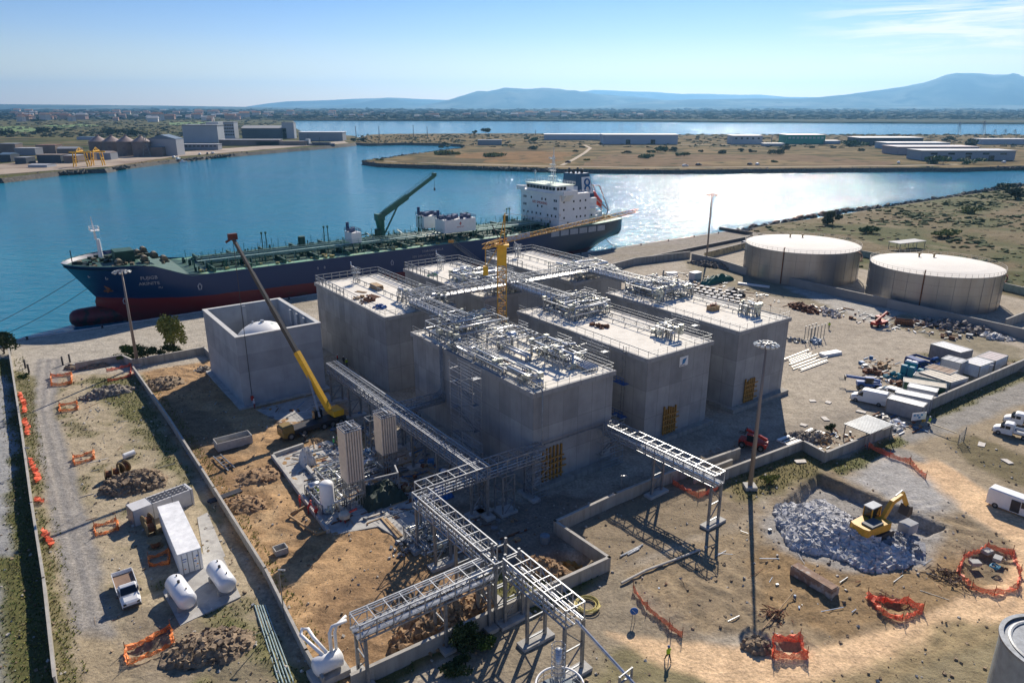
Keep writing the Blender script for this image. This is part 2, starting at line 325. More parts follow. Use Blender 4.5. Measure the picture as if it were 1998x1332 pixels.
# orange earth inside the site
ear=P_((272,728),(415,700),(640,760),(760,900),(960,1090),(1190,1095),(1190,1130),(700,1345),(620,1345),(420,975),(330,840))
lay(soft(ear,1,1,5,17),(.47,.305,.16),0,.55)
lay(soft(ear,1,1,5,17)*np.clip((fbm(X,Y,7,44)-.48)*5,0,1)*.7,(.29,.185,.095),0,.9)
lay(soft(ear,1,1,5,17)*np.clip((fbm(X,Y,4,45)-.56)*7,0,1)*.6,(.46,.33,.19),0,.3)
for k,(pp,cc,a_) in enumerate(((((385,880),(470,900),(520,960),(500,1040),(440,1000),(400,940)),(.25,.155,.08),.8),(((300,760),(470,840),(500,880),(380,890),(330,830)),(.20,.145,.09),.7),(((540,1000),(650,1040),(620,1090),(540,1060)),(.33,.21,.11),.6),(((600,1230),(640,1150),(760,1110),(940,1090),(960,1180),(700,1320),(620,1320)),(.26,.165,.09),.75),(((640,1030),(760,1010),(840,1080),(760,1120)),(.30,.19,.10),.6),(((280,725),(420,705),(420,760),(300,780)),(.34,.22,.12),.6))):
    lay(soft(P_(*pp),1.6,2.2,4,120+k)*a_,cc,0,1.1)
lay(soft(P_((760,1000),(1190,960),(1400,880),(1520,860),(1290,960),(1100,1030),(1080,1110),(880,1090)),2,2,6,18),(.24,.20,.155),0,.4)
# walled field and lower right field
lay(soft(P_((1095,1040),(1290,930),(1450,930),(1490,1000),(1180,1120)),1.2,1,5,19),(.285,.225,.155),.25,.5)
fld=P_((1190,1130),(1480,1000),(1560,940),(1640,900),(1860,1000),(1998,1050),(2150,1000),(2150,1220),(1760,1290),(1420,1240),(1240,1240))
lay(soft(fld,2,2,6,20),(.32,.245,.155),.1,.7)
lay(soft(fld,2,2,6,20)*np.clip((fbm(X,Y,5,51)-.5)*6,0,1)*.65,(.21,.17,.12),.2,.9)
lay(soft(P_((1560,1010),(1800,1060),(1960,1150),(1640,1230),(1500,1180),(1440,1090)),2,2.5,5,21)*.8,(.30,.20,.10),0,.9)
lay(soft(P_((940,1200),(1210,1120),(1330,1200),(1500,1345),(900,1345)),2,1.5,6,22),(.30,.25,.18),.1,.3)
lay(soft(P_((1140,1345),(1170,1270),(1290,1260),(1500,1345)),1.5,1.5,3,23)*.8,(.24,.21,.11),.45,.6)
lay(soft(P_((930,1120),(1180,1110),(1120,1170),(960,1230),(820,1290),(760,1345),(700,1345)),1.2,1.2,3,24)*.85,(.14,.155,.05),1,.8)
# pale sandy tracks
san=P_((1190,1235),(1420,1262),(1560,1272),(1740,1225),(1900,1160),(1975,1120),(1975,1060),(1900,1010),(1790,935),(1690,870),(1740,850),(1840,900),(1998,1010),(2200,1100),(2200,1200),(1998,1225),(1800,1300),(1700,1345),(1420,1345),(1300,1300))
lay(soft(san,1.,.7,4,25),(.74,.52,.31),0,.15)
lay(soft(san,1.2,.9,4,25)*np.clip((fbm(X,Y,6,60)-.5)*5,0,1)*.5,(.54,.36,.21),0,.2)
lay(soft(P_((1560,1345),(1700,1300),(1860,1215),(2200,1180),(2200,1345)),1.5,1.5,4,26)*.8,(.27,.22,.12),.3,.6)
# dusty road on the right
lay(soft(P_((1700,880),(1760,850),(1850,800),(1998,735),(2300,640),(2300,760),(1998,830),(1870,870),(1800,900)),1.5,1.2,5,27),(.31,.29,.255),0,.15)
lay(soft(P_((1760,870),(1998,790),(2300,720),(2300,1100),(1998,1000),(1850,910)),1.5,1.5,5,28),(.36,.29,.195),.1,.3)
lay(soft(P_((1850,862),(1900,850),(1998,890),(2100,930),(2100,985),(1990,950),(1890,905)),1.5,1.5,4,29)*.9,(.17,.14,.075),.4,.7)
lay(soft(P_((1790,800),(1998,715),(2200,640),(2200,660),(1998,745),(1820,820)),1.2,1,3,30)*.85,(.19,.18,.07),.9,.6)
# grey stone dust and grass by the enclosure wall
lay(soft(P_((1640,930),(1745,882),(1830,945),(1865,1010),(1800,1005),(1700,965)),2.5,2,4,32),(.40,.385,.36),0,.3)
lay(soft(P_((1400,955),(1480,900),(1570,880),(1660,905),(1570,938),(1480,985)),1.5,1.5,3,33),(.21,.175,.08),.55,.8)
lay(soft(P_((1620,905),(1755,850),(1770,862),(1690,905),(1640,930)),1,1,3,34)*.9,(.15,.16,.05),1,.7)
lay(soft(P_((1480,1010),(1600,930),(1850,1025),(1800,1110),(1640,1120),(1500,1060)),1.5,1,3,35)*.9,(.34,.325,.30),0,.9)
# strip along the tank wall and storage edge of the yard
lay(soft(P_((1330,505),(1460,525),(1998,680),(1998,715),(1750,640),(1560,590),(1360,545)),2,2,5,36)*.8,(.25,.215,.14),.3,.6)
lay(soft(P_((1530,560),(1600,555),(1760,610),(1720,640)),2,2,4,37)*.8,(.47,.45,.41),0,.2)
lay(soft(P_((1790,690),(1998,700),(2100,720),(1990,735),(1860,740),(1800,715)),2,2,4,38)*.8,(.17,.15,.07),.6,.5)
lay(soft(P_((1380,850),(1700,790),(1790,800),(1700,850),(1520,880)),3,3,6,39)*.6,(.27,.235,.19),0,.3)
# height
Z=np.zeros(X.shape)
Z+= (fbm(X,Y,2.4,71,6)-.5)*.85*ru*np.clip(1-np.hypot(X,Y)/260,0,1)
Z+= (fbm(X,Y,.9,75,2)-.5)*.55*np.clip(ru-.3,0,1)*np.clip(1-np.hypot(X,Y)/200,0,1)
def pit(poly,dep,w=.5,seed=3,n=.25):
    global Z
    d=sdist(X,Y,poly)+(fbm(X,Y,1.5,seed)-.5)*2*n
    Z-=dep*np.clip(d/w,0,1)
pit(P_((1598,922),(1850,1028),(1790,1052),(1740,1090),(1640,1040),(1520,985)),1.5,.6)
for a in (P_((1520,1248),(1570,1252),(1572,1275),(1512,1272)),P_((1705,1160),(1750,1168),(1790,1185),(1740,1195)),P_((1880,1075),(1985,1080),(1985,1140),(1890,1140))): pit(a,.5 if a[0][0]>40 else .8,.4)
pit(P_((255,1270),(330,1240),(345,1262),(265,1298)),.5,.4)
pit(P_((1075,1075),(1170,1080),(1120,1130),(1040,1100)),1.8,1.5)
# tyre ruts, curved
rut=np.sin((X*.35+Y*1.0+fbm(X,Y,14,91)*26)*1.7); Z+=rut*.11*soft(ear,1,1,5,17)*np.clip((fbm(X,Y,9,92)-.42)*6,0,1)
rut2=np.sin((X*1.0-Y*.5+fbm(X,Y,12,93)*22)*1.8); Z+=rut2*.12*soft(fld,2,2,6,20)*np.clip((fbm(X,Y,9,94)-.42)*6,0,1)
# shore on the right: the land falls to the water along a curved bank
bank=P_((1437,452),(1480,441),(1560,424),(1640,411),(1740,401),(1850,385),(1925,370),(1998,358),(2300,310),(3200,300),(3200,1345),(2000,1500),(1437,900))
bd=sdist(X,Y,bank)+(fbm(X,Y,7,95)-.5)*3
Z=np.where(UU>254.5,np.where(bd<2.5,np.clip((bd-2.5)*.8,-4.5,0),Z+ (fbm(X,Y,14,96)-.4)*1.2*np.clip((bd-2.5)/8,0,1)),Z)
edge=np.minimum(1,(VV+189)/.9)
Z=Z*edge
nu,nv=X.shape
me=bpy.data.meshes.new('ground'); N=nu*nv
me.vertices.add(N); me.vertices.foreach_set('co',np.stack([X,Y,Z],-1).reshape(-1).astype(np.float32))
ii,jj=np.meshgrid(np.arange(nu-1),np.arange(nv-1),indexing='ij'); a=ii*nv+jj
q=np.stack([a,a+1,a+nv+1,a+nv],-1).reshape(-1,4)
nf=len(q); me.loops.add(nf*4); me.loops.foreach_set('vertex_index',q.reshape(-1).astype(np.int32)); me.polygons.add(nf); me.polygons.foreach_set('loop_start',np.arange(0,nf*4,4,dtype=np.int32)); me.polygons.foreach_set('loop_total',np.full(nf,4,dtype=np.int32))
me.update(calc_edges=True)
me.polygons.foreach_set('use_smooth',np.ones(nf,bool))
ca=me.color_attributes.new('soil','FLOAT_COLOR','POINT'); ca.data.foreach_set('color',np.concatenate([col,gr[...,None]],-1).reshape(-1).astype(np.float32))
def ground_mat():
    m=bpy.data.materials.new('site soil'); m.use_nodes=True; n=m.node_tree.nodes; l=m.node_tree.links; b=n['Principled BSDF']; b.inputs['Roughness'].default_value=.95; b.inputs['Specular IOR Level'].default_value=.15
    at=n.new('ShaderNodeVertexColor'); at.layer_name='soil'
    t=n.new('ShaderNodeTexCoord')
    def noise(s,d,rg=.65):
        a=n.new('ShaderNodeTexNoise'); a.inputs['Scale'].default_value=s; a.inputs['Detail'].default_value=d; a.inputs['Roughness'].default_value=rg; l.new(t.outputs['Object'],a.inputs['Vector']); return a
    def mrange(src,lo,hi,o0,o1):
        r=n.new('ShaderNodeMapRange'); r.inputs[1].default_value=lo; r.inputs[2].default_value=hi; r.inputs[3].default_value=o0; r.inputs[4].default_value=o1; l.new(src,r.inputs[0]); return r.outputs[0]
    fine=noise(2.6,9,.7); mid=noise(.5,7); fi2=noise(9,4,.7)
    k=n.new('ShaderNodeMath'); k.operation='MULTIPLY'; l.new(mrange(fine.outputs['Fac'],.3,.72,.56,1.36),k.inputs[0]); l.new(mrange(mid.outputs['Fac'],.3,.7,.72,1.22),k.inputs[1])
    sc=n.new('ShaderNodeVectorMath'); sc.operation='SCALE'; l.new(at.outputs[0],sc.inputs[0]); l.new(k.outputs[0],sc.inputs['Scale'])
    # grass tufts where plants grow
    g2=n.new('ShaderNodeMath'); g2.operation='MULTIPLY'; l.new(at.outputs[1],g2.inputs[0]); l.new(mrange(fine.outputs['Fac'],.46,.6,0,1),g2.inputs[1])
    mm=n.new('ShaderNodeMix'); mm.data_type='RGBA'; l.new(g2.outputs[0],mm.inputs[0]); l.new(sc.outputs[0],mm.inputs[6])
    gc=n.new('ShaderNodeValToRGB'); gc.color_ramp.elements[0].color=(.04,.05,.015,1); gc.color_ramp.elements[1].color=(.2,.17,.07,1); gc.color_ramp.elements[0].position=.35; gc.color_ramp.elements[1].position=.7; l.new(fi2.outputs['Fac'],gc.inputs[0]); l.new(gc.outputs[0],mm.inputs[7])
    # scattered pale pebbles
    vo=n.new('ShaderNodeTexVoronoi'); vo.inputs['Scale'].default_value=1.1; l.new(t.outputs['Object'],vo.inputs['Vector'])
    pe=n.new('ShaderNodeMath'); pe.operation='MULTIPLY'; l.new(mrange(vo.outputs['Distance'],.08,.05,0,.35),pe.inputs[0]); l.new(mrange(mid.outputs['Fac'],.5,.56,0,1),pe.inputs[1])
    m2=n.new('ShaderNodeMix'); m2.data_type='RGBA'; l.new(pe.outputs[0],m2.inputs[0]); l.new(mm.outputs[2],m2.inputs[6]); m2.inputs[7].default_value=(.55,.52,.46,1)
    l.new(m2.outputs[2],b.inputs['Base Color'])
    bp=n.new('ShaderNodeBump'); bp.inputs['Strength'].default_value=.75; bp.inputs['Distance'].default_value=.16; l.new(fine.outputs['Fac'],bp.inputs['Height'])
    bp2=n.new('ShaderNodeBump'); bp2.inputs['Strength'].default_value=.5; bp2.inputs['Distance'].default_value=.5; l.new(mid.outputs['Fac'],bp2.inputs['Height']); l.new(bp.outputs[0],bp2.inputs['Normal'])
    l.new(bp2.outputs[0],b.inputs['Normal'])
    return m
me.materials.append(ground_mat())
go=bpy.data.objects.new('ground',me); scn.collection.objects.link(go); struct(go)
GZ=Z
def gh(x,y):
    u,v=UV((x,y)); i=int(np.clip(np.searchsorted(U0,u),0,nu-1)); j=int(np.clip(np.searchsorted(V0,v),0,nv-1)); return float(GZ[i,j])
# quay wall
qb=MB(); a0,a1=XY(-400,-189.6),XY(254,-189.6); 
qb.box(0,0,0,654,1.2,4.5); o=qb.build('quay_wall',pm('quay wall concrete',(.30,.28,.25),.9,0,.3,.5,second=(.08,.07,.06),sscale=.8),loc=XY(-73,-189.55,-2.2),rz=YAW); struct(o)
ql=MB().box(0,0,0,654,.5,.12).build('quay_edge_strip',pm('pale quay edge',(.62,.60,.55),.8,0,.15,.5),loc=XY(-73,-189.2,.065),rz=YAW); struct(ql)

# ---------------------------------------------------------------- far land
def land_mat(name,stops,scale,sc2=(1,1,1),bump=0,dark=(.02,.035,.02),dlo=.58,dhi=.66,dscale=.02):
    m=bpy.data.materials.new(name); m.use_nodes=True; n=m.node_tree.nodes; l=m.node_tree.links; b=n['Principled BSDF']; b.inputs['Roughness'].default_value=1; b.inputs['Specular IOR Level'].default_value=.05
    t=n.new('ShaderNodeTexCoord'); mp=n.new('ShaderNodeMapping'); mp.inputs['Scale'].default_value=sc2; l.new(t.outputs['Object'],mp.inputs[0])
    a=n.new('ShaderNodeTexNoise'); a.inputs['Scale'].default_value=scale; a.inputs['Detail'].default_value=8; l.new(mp.outputs[0],a.inputs['Vector'])
    r=n.new('ShaderNodeValToRGB'); r.color_ramp.elements.remove(r.color_ramp.elements[0])
    for k,(p,c) in enumerate(stops):
        e=r.color_ramp.elements[0] if k==0 else r.color_ramp.elements.new(p); e.position=p; e.color=lin(c)
    l.new(a.outputs['Fac'],r.inputs[0])
    d=n.new('ShaderNodeTexNoise'); d.inputs['Scale'].default_value=dscale; d.inputs['Detail'].default_value=8; l.new(mp.outputs[0],d.inputs['Vector'])
    mr=n.new('ShaderNodeMapRange'); mr.inputs[1].default_value=dlo; mr.inputs[2].default_value=dhi; l.new(d.outputs['Fac'],mr.inputs[0])
    mm=n.new('ShaderNodeMix'); mm.data_type='RGBA'; l.new(mr.outputs[0],mm.inputs[0]); l.new(r.outputs[0],mm.inputs[6]); mm.inputs[7].default_value=lin(dark); l.new(mm.outputs[2],b.inputs['Base Color'])
    return m
def land(name,poly,ztop,mat,skirt=3.,seed=0,jit=1.5,step=12.,edge=None):
    pts=[];n=len(poly);rnd=random.Random(seed)
    for i in range(n):
        p,q=Vector(poly[i][:2]),Vector(poly[(i+1)%n][:2]); d=(q-p).length; k=max(1,min(60,int(d/step)))
        for s in range(k): pts.append(p.lerp(q,s/k)+Vector((rnd.uniform(-1,1),rnd.uniform(-1,1)))*jit)
    ar=sum(pts[i].x*pts[(i+1)%len(pts)].y-pts[(i+1)%len(pts)].x*pts[i].y for i in range(len(pts)))
    if ar<0: pts=pts[::-1]
    N=len(pts); out=[]
    for i in range(N):
        d=(pts[(i+1)%N]-pts[i-1]).normalized(); out.append(pts[i]+Vector((d.y,-d.x))*skirt)
    bm=bmesh.new(); top=[bm.verts.new((p.x,p.y,ztop)) for p in pts]; bot=[bm.verts.new((p.x,p.y,ZW-1)) for p in out]
    f=bm.faces.new(top); bmesh.ops.triangulate(bm,faces=[f]);
    for i in range(N): fa=bm.faces.new((top[i],bot[i],bot[(i+1)%N],top[(i+1)%N])); fa.material_index=1 if edge else 0
    me=bpy.data.meshes.new(name); bm.to_mesh(me); bm.free(); me.materials.append(mat)
    if edge: me.materials.append(edge)
    o=bpy.data.objects.new(name,me); scn.collection.objects.link(o); struct(o); return o
riprap=pm('dark shore rock',(.075,.07,.06),.95,0,.5,.6,second=(.2,.18,.15),sscale=1.2,slo=.55,shi=.7)
dry=land_mat('dry grassland',[(.36,(.10,.075,.033)),(.46,(.16,.115,.05)),(.55,(.20,.15,.07)),(.66,(.235,.16,.08)),(.74,(.11,.095,.04))],.02,(1,1.6,1),dark=(.05,.055,.022),dlo=.5,dhi=.62,dscale=.035)
pl=P_((712,316),(740,320),(800,322.5),(900,325),(1000,327),(1090,331),(1200,332),(1300,333),(1400,332),(1500,331),(1600,330),(1750,328.5),(1870,329),(1998,325),(2700,322),(2700,264),(1998,264),(1700,264),(1400,264.5),(1200,262.5),(1000,261),(860,261.5),(760,262),(722,263.5),(700,270),(690,279),(720,281),(790,279.5),(880,281),(908,284),(904,290),(870,294),(830,299),(790,304),(750,311),(718,313))
land('peninsula',pl,.6,dry,4,3,1.2,10,riprap)
flat=land_mat('harbour flats',[(.35,(.11,.085,.05)),(.46,(.09,.10,.035)),(.56,(.17,.13,.07)),(.66,(.06,.085,.03))],.006,(1,1.6,1),dark=(.03,.045,.018),dlo=.50,dhi=.6,dscale=.02)
lb=P_((-900,380),(0,350),(40,345),(92,339),(130,334),(205,331),(225,326),(290,318),(345,312),(420,304),(480,299),(560,292),(600,289),(660,284),(690,280.5),(702,277),(700,270),(690,266),(640,262),(590,258),(575,250),(570,240),(572,236.3),(450,231),(200,229),(-900,229))
land('harbour_bank',lb,.7,flat,4,5,1.0,12,riprap)
ap=P_((-300,356),(0,343),(60,338),(170,330),(210,327),(330,309),(480,296.5),(600,286),(680,281),(672,277),(560,283),(430,292),(330,300),(210,306),(0,322),(-300,328))
aq=land('quay_pavement',ap,.95,pm('dusty dock pavement',(.34,.27,.20),.95,0,.25,.02,second=(.2,.14,.10),sscale=.03),2,8,.5,30)
far=land_mat('far plain',[(.36,(.025,.04,.02)),(.46,(.05,.065,.03)),(.54,(.12,.11,.06)),(.6,(.05,.06,.03)),(.7,(.16,.13,.08))],.0016,(1,3,1),dark=(.018,.03,.016),dlo=.46,dhi=.53,dscale=.004)
yy=[(-1500,232.5),(300,233),(560,234.5),(800,233.8),(1000,234.3),(1300,236.5),(1600,238.5),(1998,240.8),(2900,244)]
fp=[tuple(G(x,y)[:2]) for x,y in yy]+[(22800,6000),(22800,22700),(-22800,22700),(-22800,4000)]
land('far_plain',fp,1.2,far,8,9,8,150)
gf=pm('green field crop',(.10,.17,.035),1,0,.15,.01)
for k,pp in enumerate([((0,248),(38,247),(78,253),(60,258),(0,262)),((80,246),(160,243),(200,246),(120,250)),((330,240),(420,238),(400,243),(330,245))]):
    s_=land('field',P_(*pp),1.0,gf,.5,k,1,60)
sandm=pm('pale sand road',(.42,.34,.24),1,0,.15,.05)
for k,(pp,cc) in enumerate([(((1130,326),(1180,303),(1560,303),(1740,318),(1745,324)),(.20,.135,.075)),(((860,318),(900,300),(1060,296),(1120,300),(1080,320)),(.235,.14,.06)),(((1340,318),(1500,312),(1650,322),(1400,324)),(.25,.18,.09)),(((900,296),(1000,289),(1100,290),(1050,296)),(.12,.09,.045)),(((760,318),(850,308),(960,312),(940,320)),(.13,.10,.05))]):
    struct(land('field',P_(*pp),.66+k*.006,land_mat('field soil %d'%k,[(.4,[c*.8 for c in cc]),(.6,cc),(.75,[c*1.15 for c in cc])],.05,dark=(.07,.065,.03),dlo=.56,dhi=.66,dscale=.06),.3,50+k,4,15))
rd=MB()
def road(pts,w,z):
    ps=[G(x,y) for x,y in pts]
    for p,q in zip(ps,ps[1:]):
        d=(q-p); d.normalize(); a=Vector((-d.y,d.x,0))*w/2; rd.quad((p-a)+Vector((0,0,z)),(p+a)+Vector((0,0,z)),(q+a)+Vector((0,0,z)),(q-a)+Vector((0,0,z)))
road([(750,316),(900,321),(1090,326.5),(1300,328.5),(1500,327),(1750,325),(1870,322)],5,.62)
road([(1096,324),(1120,312),(1140,300),(1152,290),(1140,284),(1180,283.5),(1330,283.5),(1600,284)],4,.64)
struct(rd.build('road',sandm))
# ---------------------------------------------------------------- mountains: real ridges at their distance
def ridge(name,sil,D,depth,mat,seed,rough=.06,foot=-3.):
    xs=np.array([s[0] for s in sil],float); ys=np.array([s[1] for s in sil],float)
    n=160; m=14; px=np.linspace(xs[0],xs[-1],n); py=np.interp(px,xs,ys)
    vs=[];fs=[]
    for i in range(n):
        d=ray(px[i],YH); d=d/d.y; top=CAMH+(YH-py[i])/FPX*D/math.cos(PITCH)**2
        top=max(top,5)
        for j in range(m):
            t=j/(m-1); y=D+ (t-.45)*depth
            s=math.sin(min(1,t/.45)*math.pi/2)**1.3 if t<.45 else math.cos((t-.45)/.55*math.pi/2)
            nz=float(fbm(np.array([d.x*D+0.0]),np.array([y*1.6]),depth*.17,seed,4)[0])-.5
            z=top*s*(1+nz*1.1*(1-s)*(1 if t<.45 else .3))+foot*(1-s)+ (top*rough*nz if 0<t<1 else 0)
            vs.append((d.x*D*(1+ (t-.45)*depth/D),y,z))
    for i in range(n-1):
        for j in range(m-1): a=i*m+j; fs.append((a,a+m,a+m+1,a+1))
    mb=MB(); mb.add(vs,fs); o=mb.build(name,mat,smooth=True); struct(o); return o
hm=land_mat('wooded hillside',[(.38,(.01,.02,.012)),(.5,(.04,.055,.03)),(.62,(.13,.13,.08))],.0009,dark=(.02,.03,.018),dscale=.003)
ridge('hills',[(-900,203),(0,204),(150,205),(300,206.2),(420,207.5),(560,209.5),(700,211.5)],12500,4000,hm,1)
ridge('hills',[(440,214),(480,208),(520,203),(560,199.5),(600,198.5),(640,197.5),(690,195.5),(760,193.8),(790,194.5),(820,195.8),(880,197.5),(950,204),(990,212)],19000,3500,hm,2)
ridge('hills',[(560,214),(600,208.5),(660,205.5),(700,201.5),(750,195),(775,195.5),(800,201),(850,203),(900,199),(960,205),(1010,213)],16800,3000,hm,3)
ridge('hills',[(790,214),(830,205),(870,198),(900,191),(930,185.5),(955,184),(985,178.5),(1020,180.5),(1060,179.8),(1085,180.8),(1120,184),(1180,189),(1250,194),(1300,197.5),(1380,202),(1450,207),(1520,214)],15000,4000,hm,4,.3)
ridge('hills',[(1080,212),(1130,184.5),(1160,181.5),(1200,182.5),(1240,184),(1280,185),(1330,188),(1380,187.5),(1440,189.3),(1480,188.5),(1530,192.5),(1600,193),(1700,196)],20800,2500,hm,5)
ridge('hills',[(1120,214),(1180,206),(1260,199.5),(1350,196.5),(1430,195.5),(1500,195.3),(1560,194.8),(1590,193.5),(1640,189.5),(1700,183),(1760,176.5),(1800,170.5),(1830,162.5),(1860,157.2),(1900,156.2),(1930,157.2),(1950,155),(1966,153.8),(1985,159.5),(2010,161),(2100,162),(2300,175),(2700,195)],13500,5000,hm,6,.25)
ridge('hills',[(1000,214.5),(1060,211),(1200,208.5),(1350,209),(1500,207),(1700,206),(1998,205),(2400,206)],11500,2500,hm,7)
# ---------------------------------------------------------------- concrete tank houses
HB=14.3
cw=panel_concrete('tank house concrete',(.295,.298,.296),2.6,4.55,.03,.6)
cw2=panel_concrete('smooth cast concrete',(.31,.335,.36),7.5,3.15,.02,.88,(.24,.24,.24))
roofc=pm('cream roof screed',(.74,.70,.61),.9,0,.07,.8,.1,3,second=(.48,.45,.4),sscale=.35,slo=.54,shi=.8)  # screed's own cream colour, broken by greyer patches
def frame_rail(mb,pts,h=1.1,z=0,step=1.5,r=.035,mid=True):
    for p,q in zip(pts,pts[1:]):
        p,q=Vector(p),Vector(q); L=(q-p).length; k=max(1,int(round(L/step)))
        for hh in ((h,h*.55) if mid else (h,)): mb.bar(p+Vector((0,0,z+hh)),q+Vector((0,0,z+hh)),r*2)
        for s in range(k+1):
            c=p.lerp(q,s/k); mb.bar(c+Vector((0,0,z)),c+Vector((0,0,z+h)),r*2)
def house(label,u0,u1,v0,v1,parapet_rail=False,plinth=True,formwork=None,grp='identical concrete tank houses'):
    """local x runs along +u, local y along -v; origin at the corner nearest the camera-left (u0,v1)"""
    w,d=u1-u0,v1-v0; t=thing('tank_house',label,'concrete building',XY(u0,v1,0),YAW,grp)
    b=MB(); b.bz(0,w,0,d,0,HB-.55); b.build('wall',cw,t)
    b=MB(); b.bz(-.3,w+.3,-.3,d+.3,HB-.55,HB-.35)
    for x0,x1,y0,y1 in ((-.3,.12,-.3,d+.3),(w-.12,w+.3,-.3,d+.3),(.12,w-.12,-.3,.12),(.12,w-.12,d-.12,d+.3)): b.bz(x0,x1,y0,y1,HB-.35,HB+.12)
    b.build('parapet',cw,t)
    b=MB(); b.bz(.1,w-.1,.1,d-.1,HB-.35,HB-.02)
    b.build('roof',roofc,t)
    b=MB()
    for x in (2.6,w-2.6): b.bz(x-.12,x+.12,.4,d-.4,HB-.02,HB+.05)
    b.build('roof_kerb',pm('grey roof joint',(.42,.40,.36)),t)
    b=MB(); 
    for k in range(5):
        x=w*(.15+.175*k); b.box(x,-.04,HB*.5,.05,.06,HB-1)
    if plinth:
        b=MB(); b.bz(-.9,w+.9,-1.1,d+.5,.0,.75); b.build('plinth',conc_old,t)
    r=MB(); e=.0; frame_rail(r,[(0,d,0),(0,0,0),(w,0,0),(w,d,0)],1.1,HB+.1,2.0,.022)
    r.build('handrail',galv_dull,t)
    if parapet_rail:
        r=MB(); frame_rail(r,[(0,d*.55,0),(0,d,0),(w,d,0),(w,d*.1,0)],1.5,HB+.1,1.9,.06); r.build('guard_rail',galv_dull,t)
    if formwork:
        fx,fw,fh=formwork; f=MB(); rn=random.Random(u0)
        for k in range(6): x=fx+fw*k/5; f.bz(x-.09,x+.09,-.32,-.06,.9,.9+fh+rn.uniform(-.3,.4))
        for z in (1.5,2.5,3.4,4.2): f.bz(fx-.4,fx+fw+.5+rn.uniform(-.3,.6),-.46,-.33,z-.09,z+.09)
        f.bz(fx,fx+.02,-.05,-.012,.9,.9+fh*.9)
        f.build('formwork',shutter,t,label='yellow timber formwork with walers on the front wall')
    return t
hs=[]
hs.append(house('bare-roofed concrete tank house nearest the open box-shaped one, rear left of six',53.6,68,-144.5,-112,True,False,(10.2,3.4,4.2)))
hs.append(house('concrete tank house in the rear row, white drums on its crowded roof',75.2,89.6,-145.4,-112.4,True,False))
hs.append(house('concrete tank house behind the tower crane with a mostly empty pale roof',97.8,112,-145.4,-112.4,True,False))
hs.append(house('concrete tank house with the most roof pipework, nearest the camera',53.3,67.6,-101.3,-68.6,False,True,(1.6,3.2,4.6)))
hs.append(house('concrete tank house with a blue and white sign on its front wall',75.2,89.6,-101.3,-69.2,False,True,(4.2,2.6,4.4)))
hs.append(house('concrete tank house at the right end of the front row behind the tall light mast',97.4,111.4,-101.6,-69.8,False,True,(3.0,2.4,4.0)))
# banner on the middle one
bn=thing('wall_banner','square white banner with a blue mark high on a concrete wall','sign',XY(75.2+8.0,-69.2+.06,12.35),YAW)
b=MB(); b.box(0,0,0,1.9,.05,1.55); b.build('sheet',whitep,bn)
b=MB(); b.add([(-.45,-.04,-.5),(.2,-.04,-.35),(.62,-.04,.5),(-.3,-.04,.35)],[(0,1,2,3)]); b.box(0,-.035,0,0.01,.01,.01); b.build('emblem',pm('banner blue',(.03,.20,.42)),bn)
b=MB(); b.box(-.55,-.035,-.58,.5,.02,.12); b.box(.1,-.035,-.62,.5,.02,.08); b.build('lettering',darkp,bn)
# ---------------------------------------------------------------- the open concrete box with the domed tank
t=thing('open_concrete_box','open-topped square concrete box around a white domed tank','concrete building',XY(30,-120.7,0),YAW)
w,d,h,th=14.9,21.6,12.7,.75
b=MB(); b.bz(0,w,0,th,0,h); b.bz(0,w,d-th,d,0,h); b.bz(0,th,th,d-th,0,h); b.bz(w-th,w,th,d-th,0,h); b.build('wall',cw2,t)
b=MB(); 
for x0,x1,y0,y1 in ((-.12,th-.1,-.12,d+.12),(w-th+.1,w+.12,-.12,d+.12),(th-.1,w-th+.1,-.12,th-.1),(th-.1,w-th+.1,d-th+.1,d+.12)): b.bz(x0,x1,y0,y1,h,h+.16)
b.build('coping',pm('pale coping',(.5,.5,.48),.85,0,.1,1),t)
MB().bz(w*.47,w*.47+.7,d-th-.5,d-th,0,h-.1).build('pilaster',cw2,t)
for y in (5,8.6,12): MB().bz(w-th-.5,w-th,y,y+.8,0,h-.1).build('pilaster',cw2,t)
b=MB(); b.bz(-1,w+.6,-.9,d+.3,0,.35); b.build('base_slab',conc,t)
dm=thing('domed_tank','white domed storage tank standing inside the open concrete box','storage tank',XY(37.5,-130.5,.35),YAW)
pr=[(5.4,0),(5.4,6.9)]+[(5.4*math.cos(a),6.9+4.6*math.sin(a)) for a in [k*math.pi/2/12 for k in range(1,12)]]+[(.05,11.5)]
MB().lathe(pr,48).build('shell',pm('white tank coating',(.74,.74,.72),.5,0,.05,1,second=(.3,.36,.33),sscale=.5,slo=.62,shi=.68),dm,True)
b=MB(); b.tube((0,0,11.4),(0,0,11.9),.35,12); b.tube((-1.4,1.2,11),(-1.4,1.2,11.6),.2,8); b.build('nozzle',galv,dm)
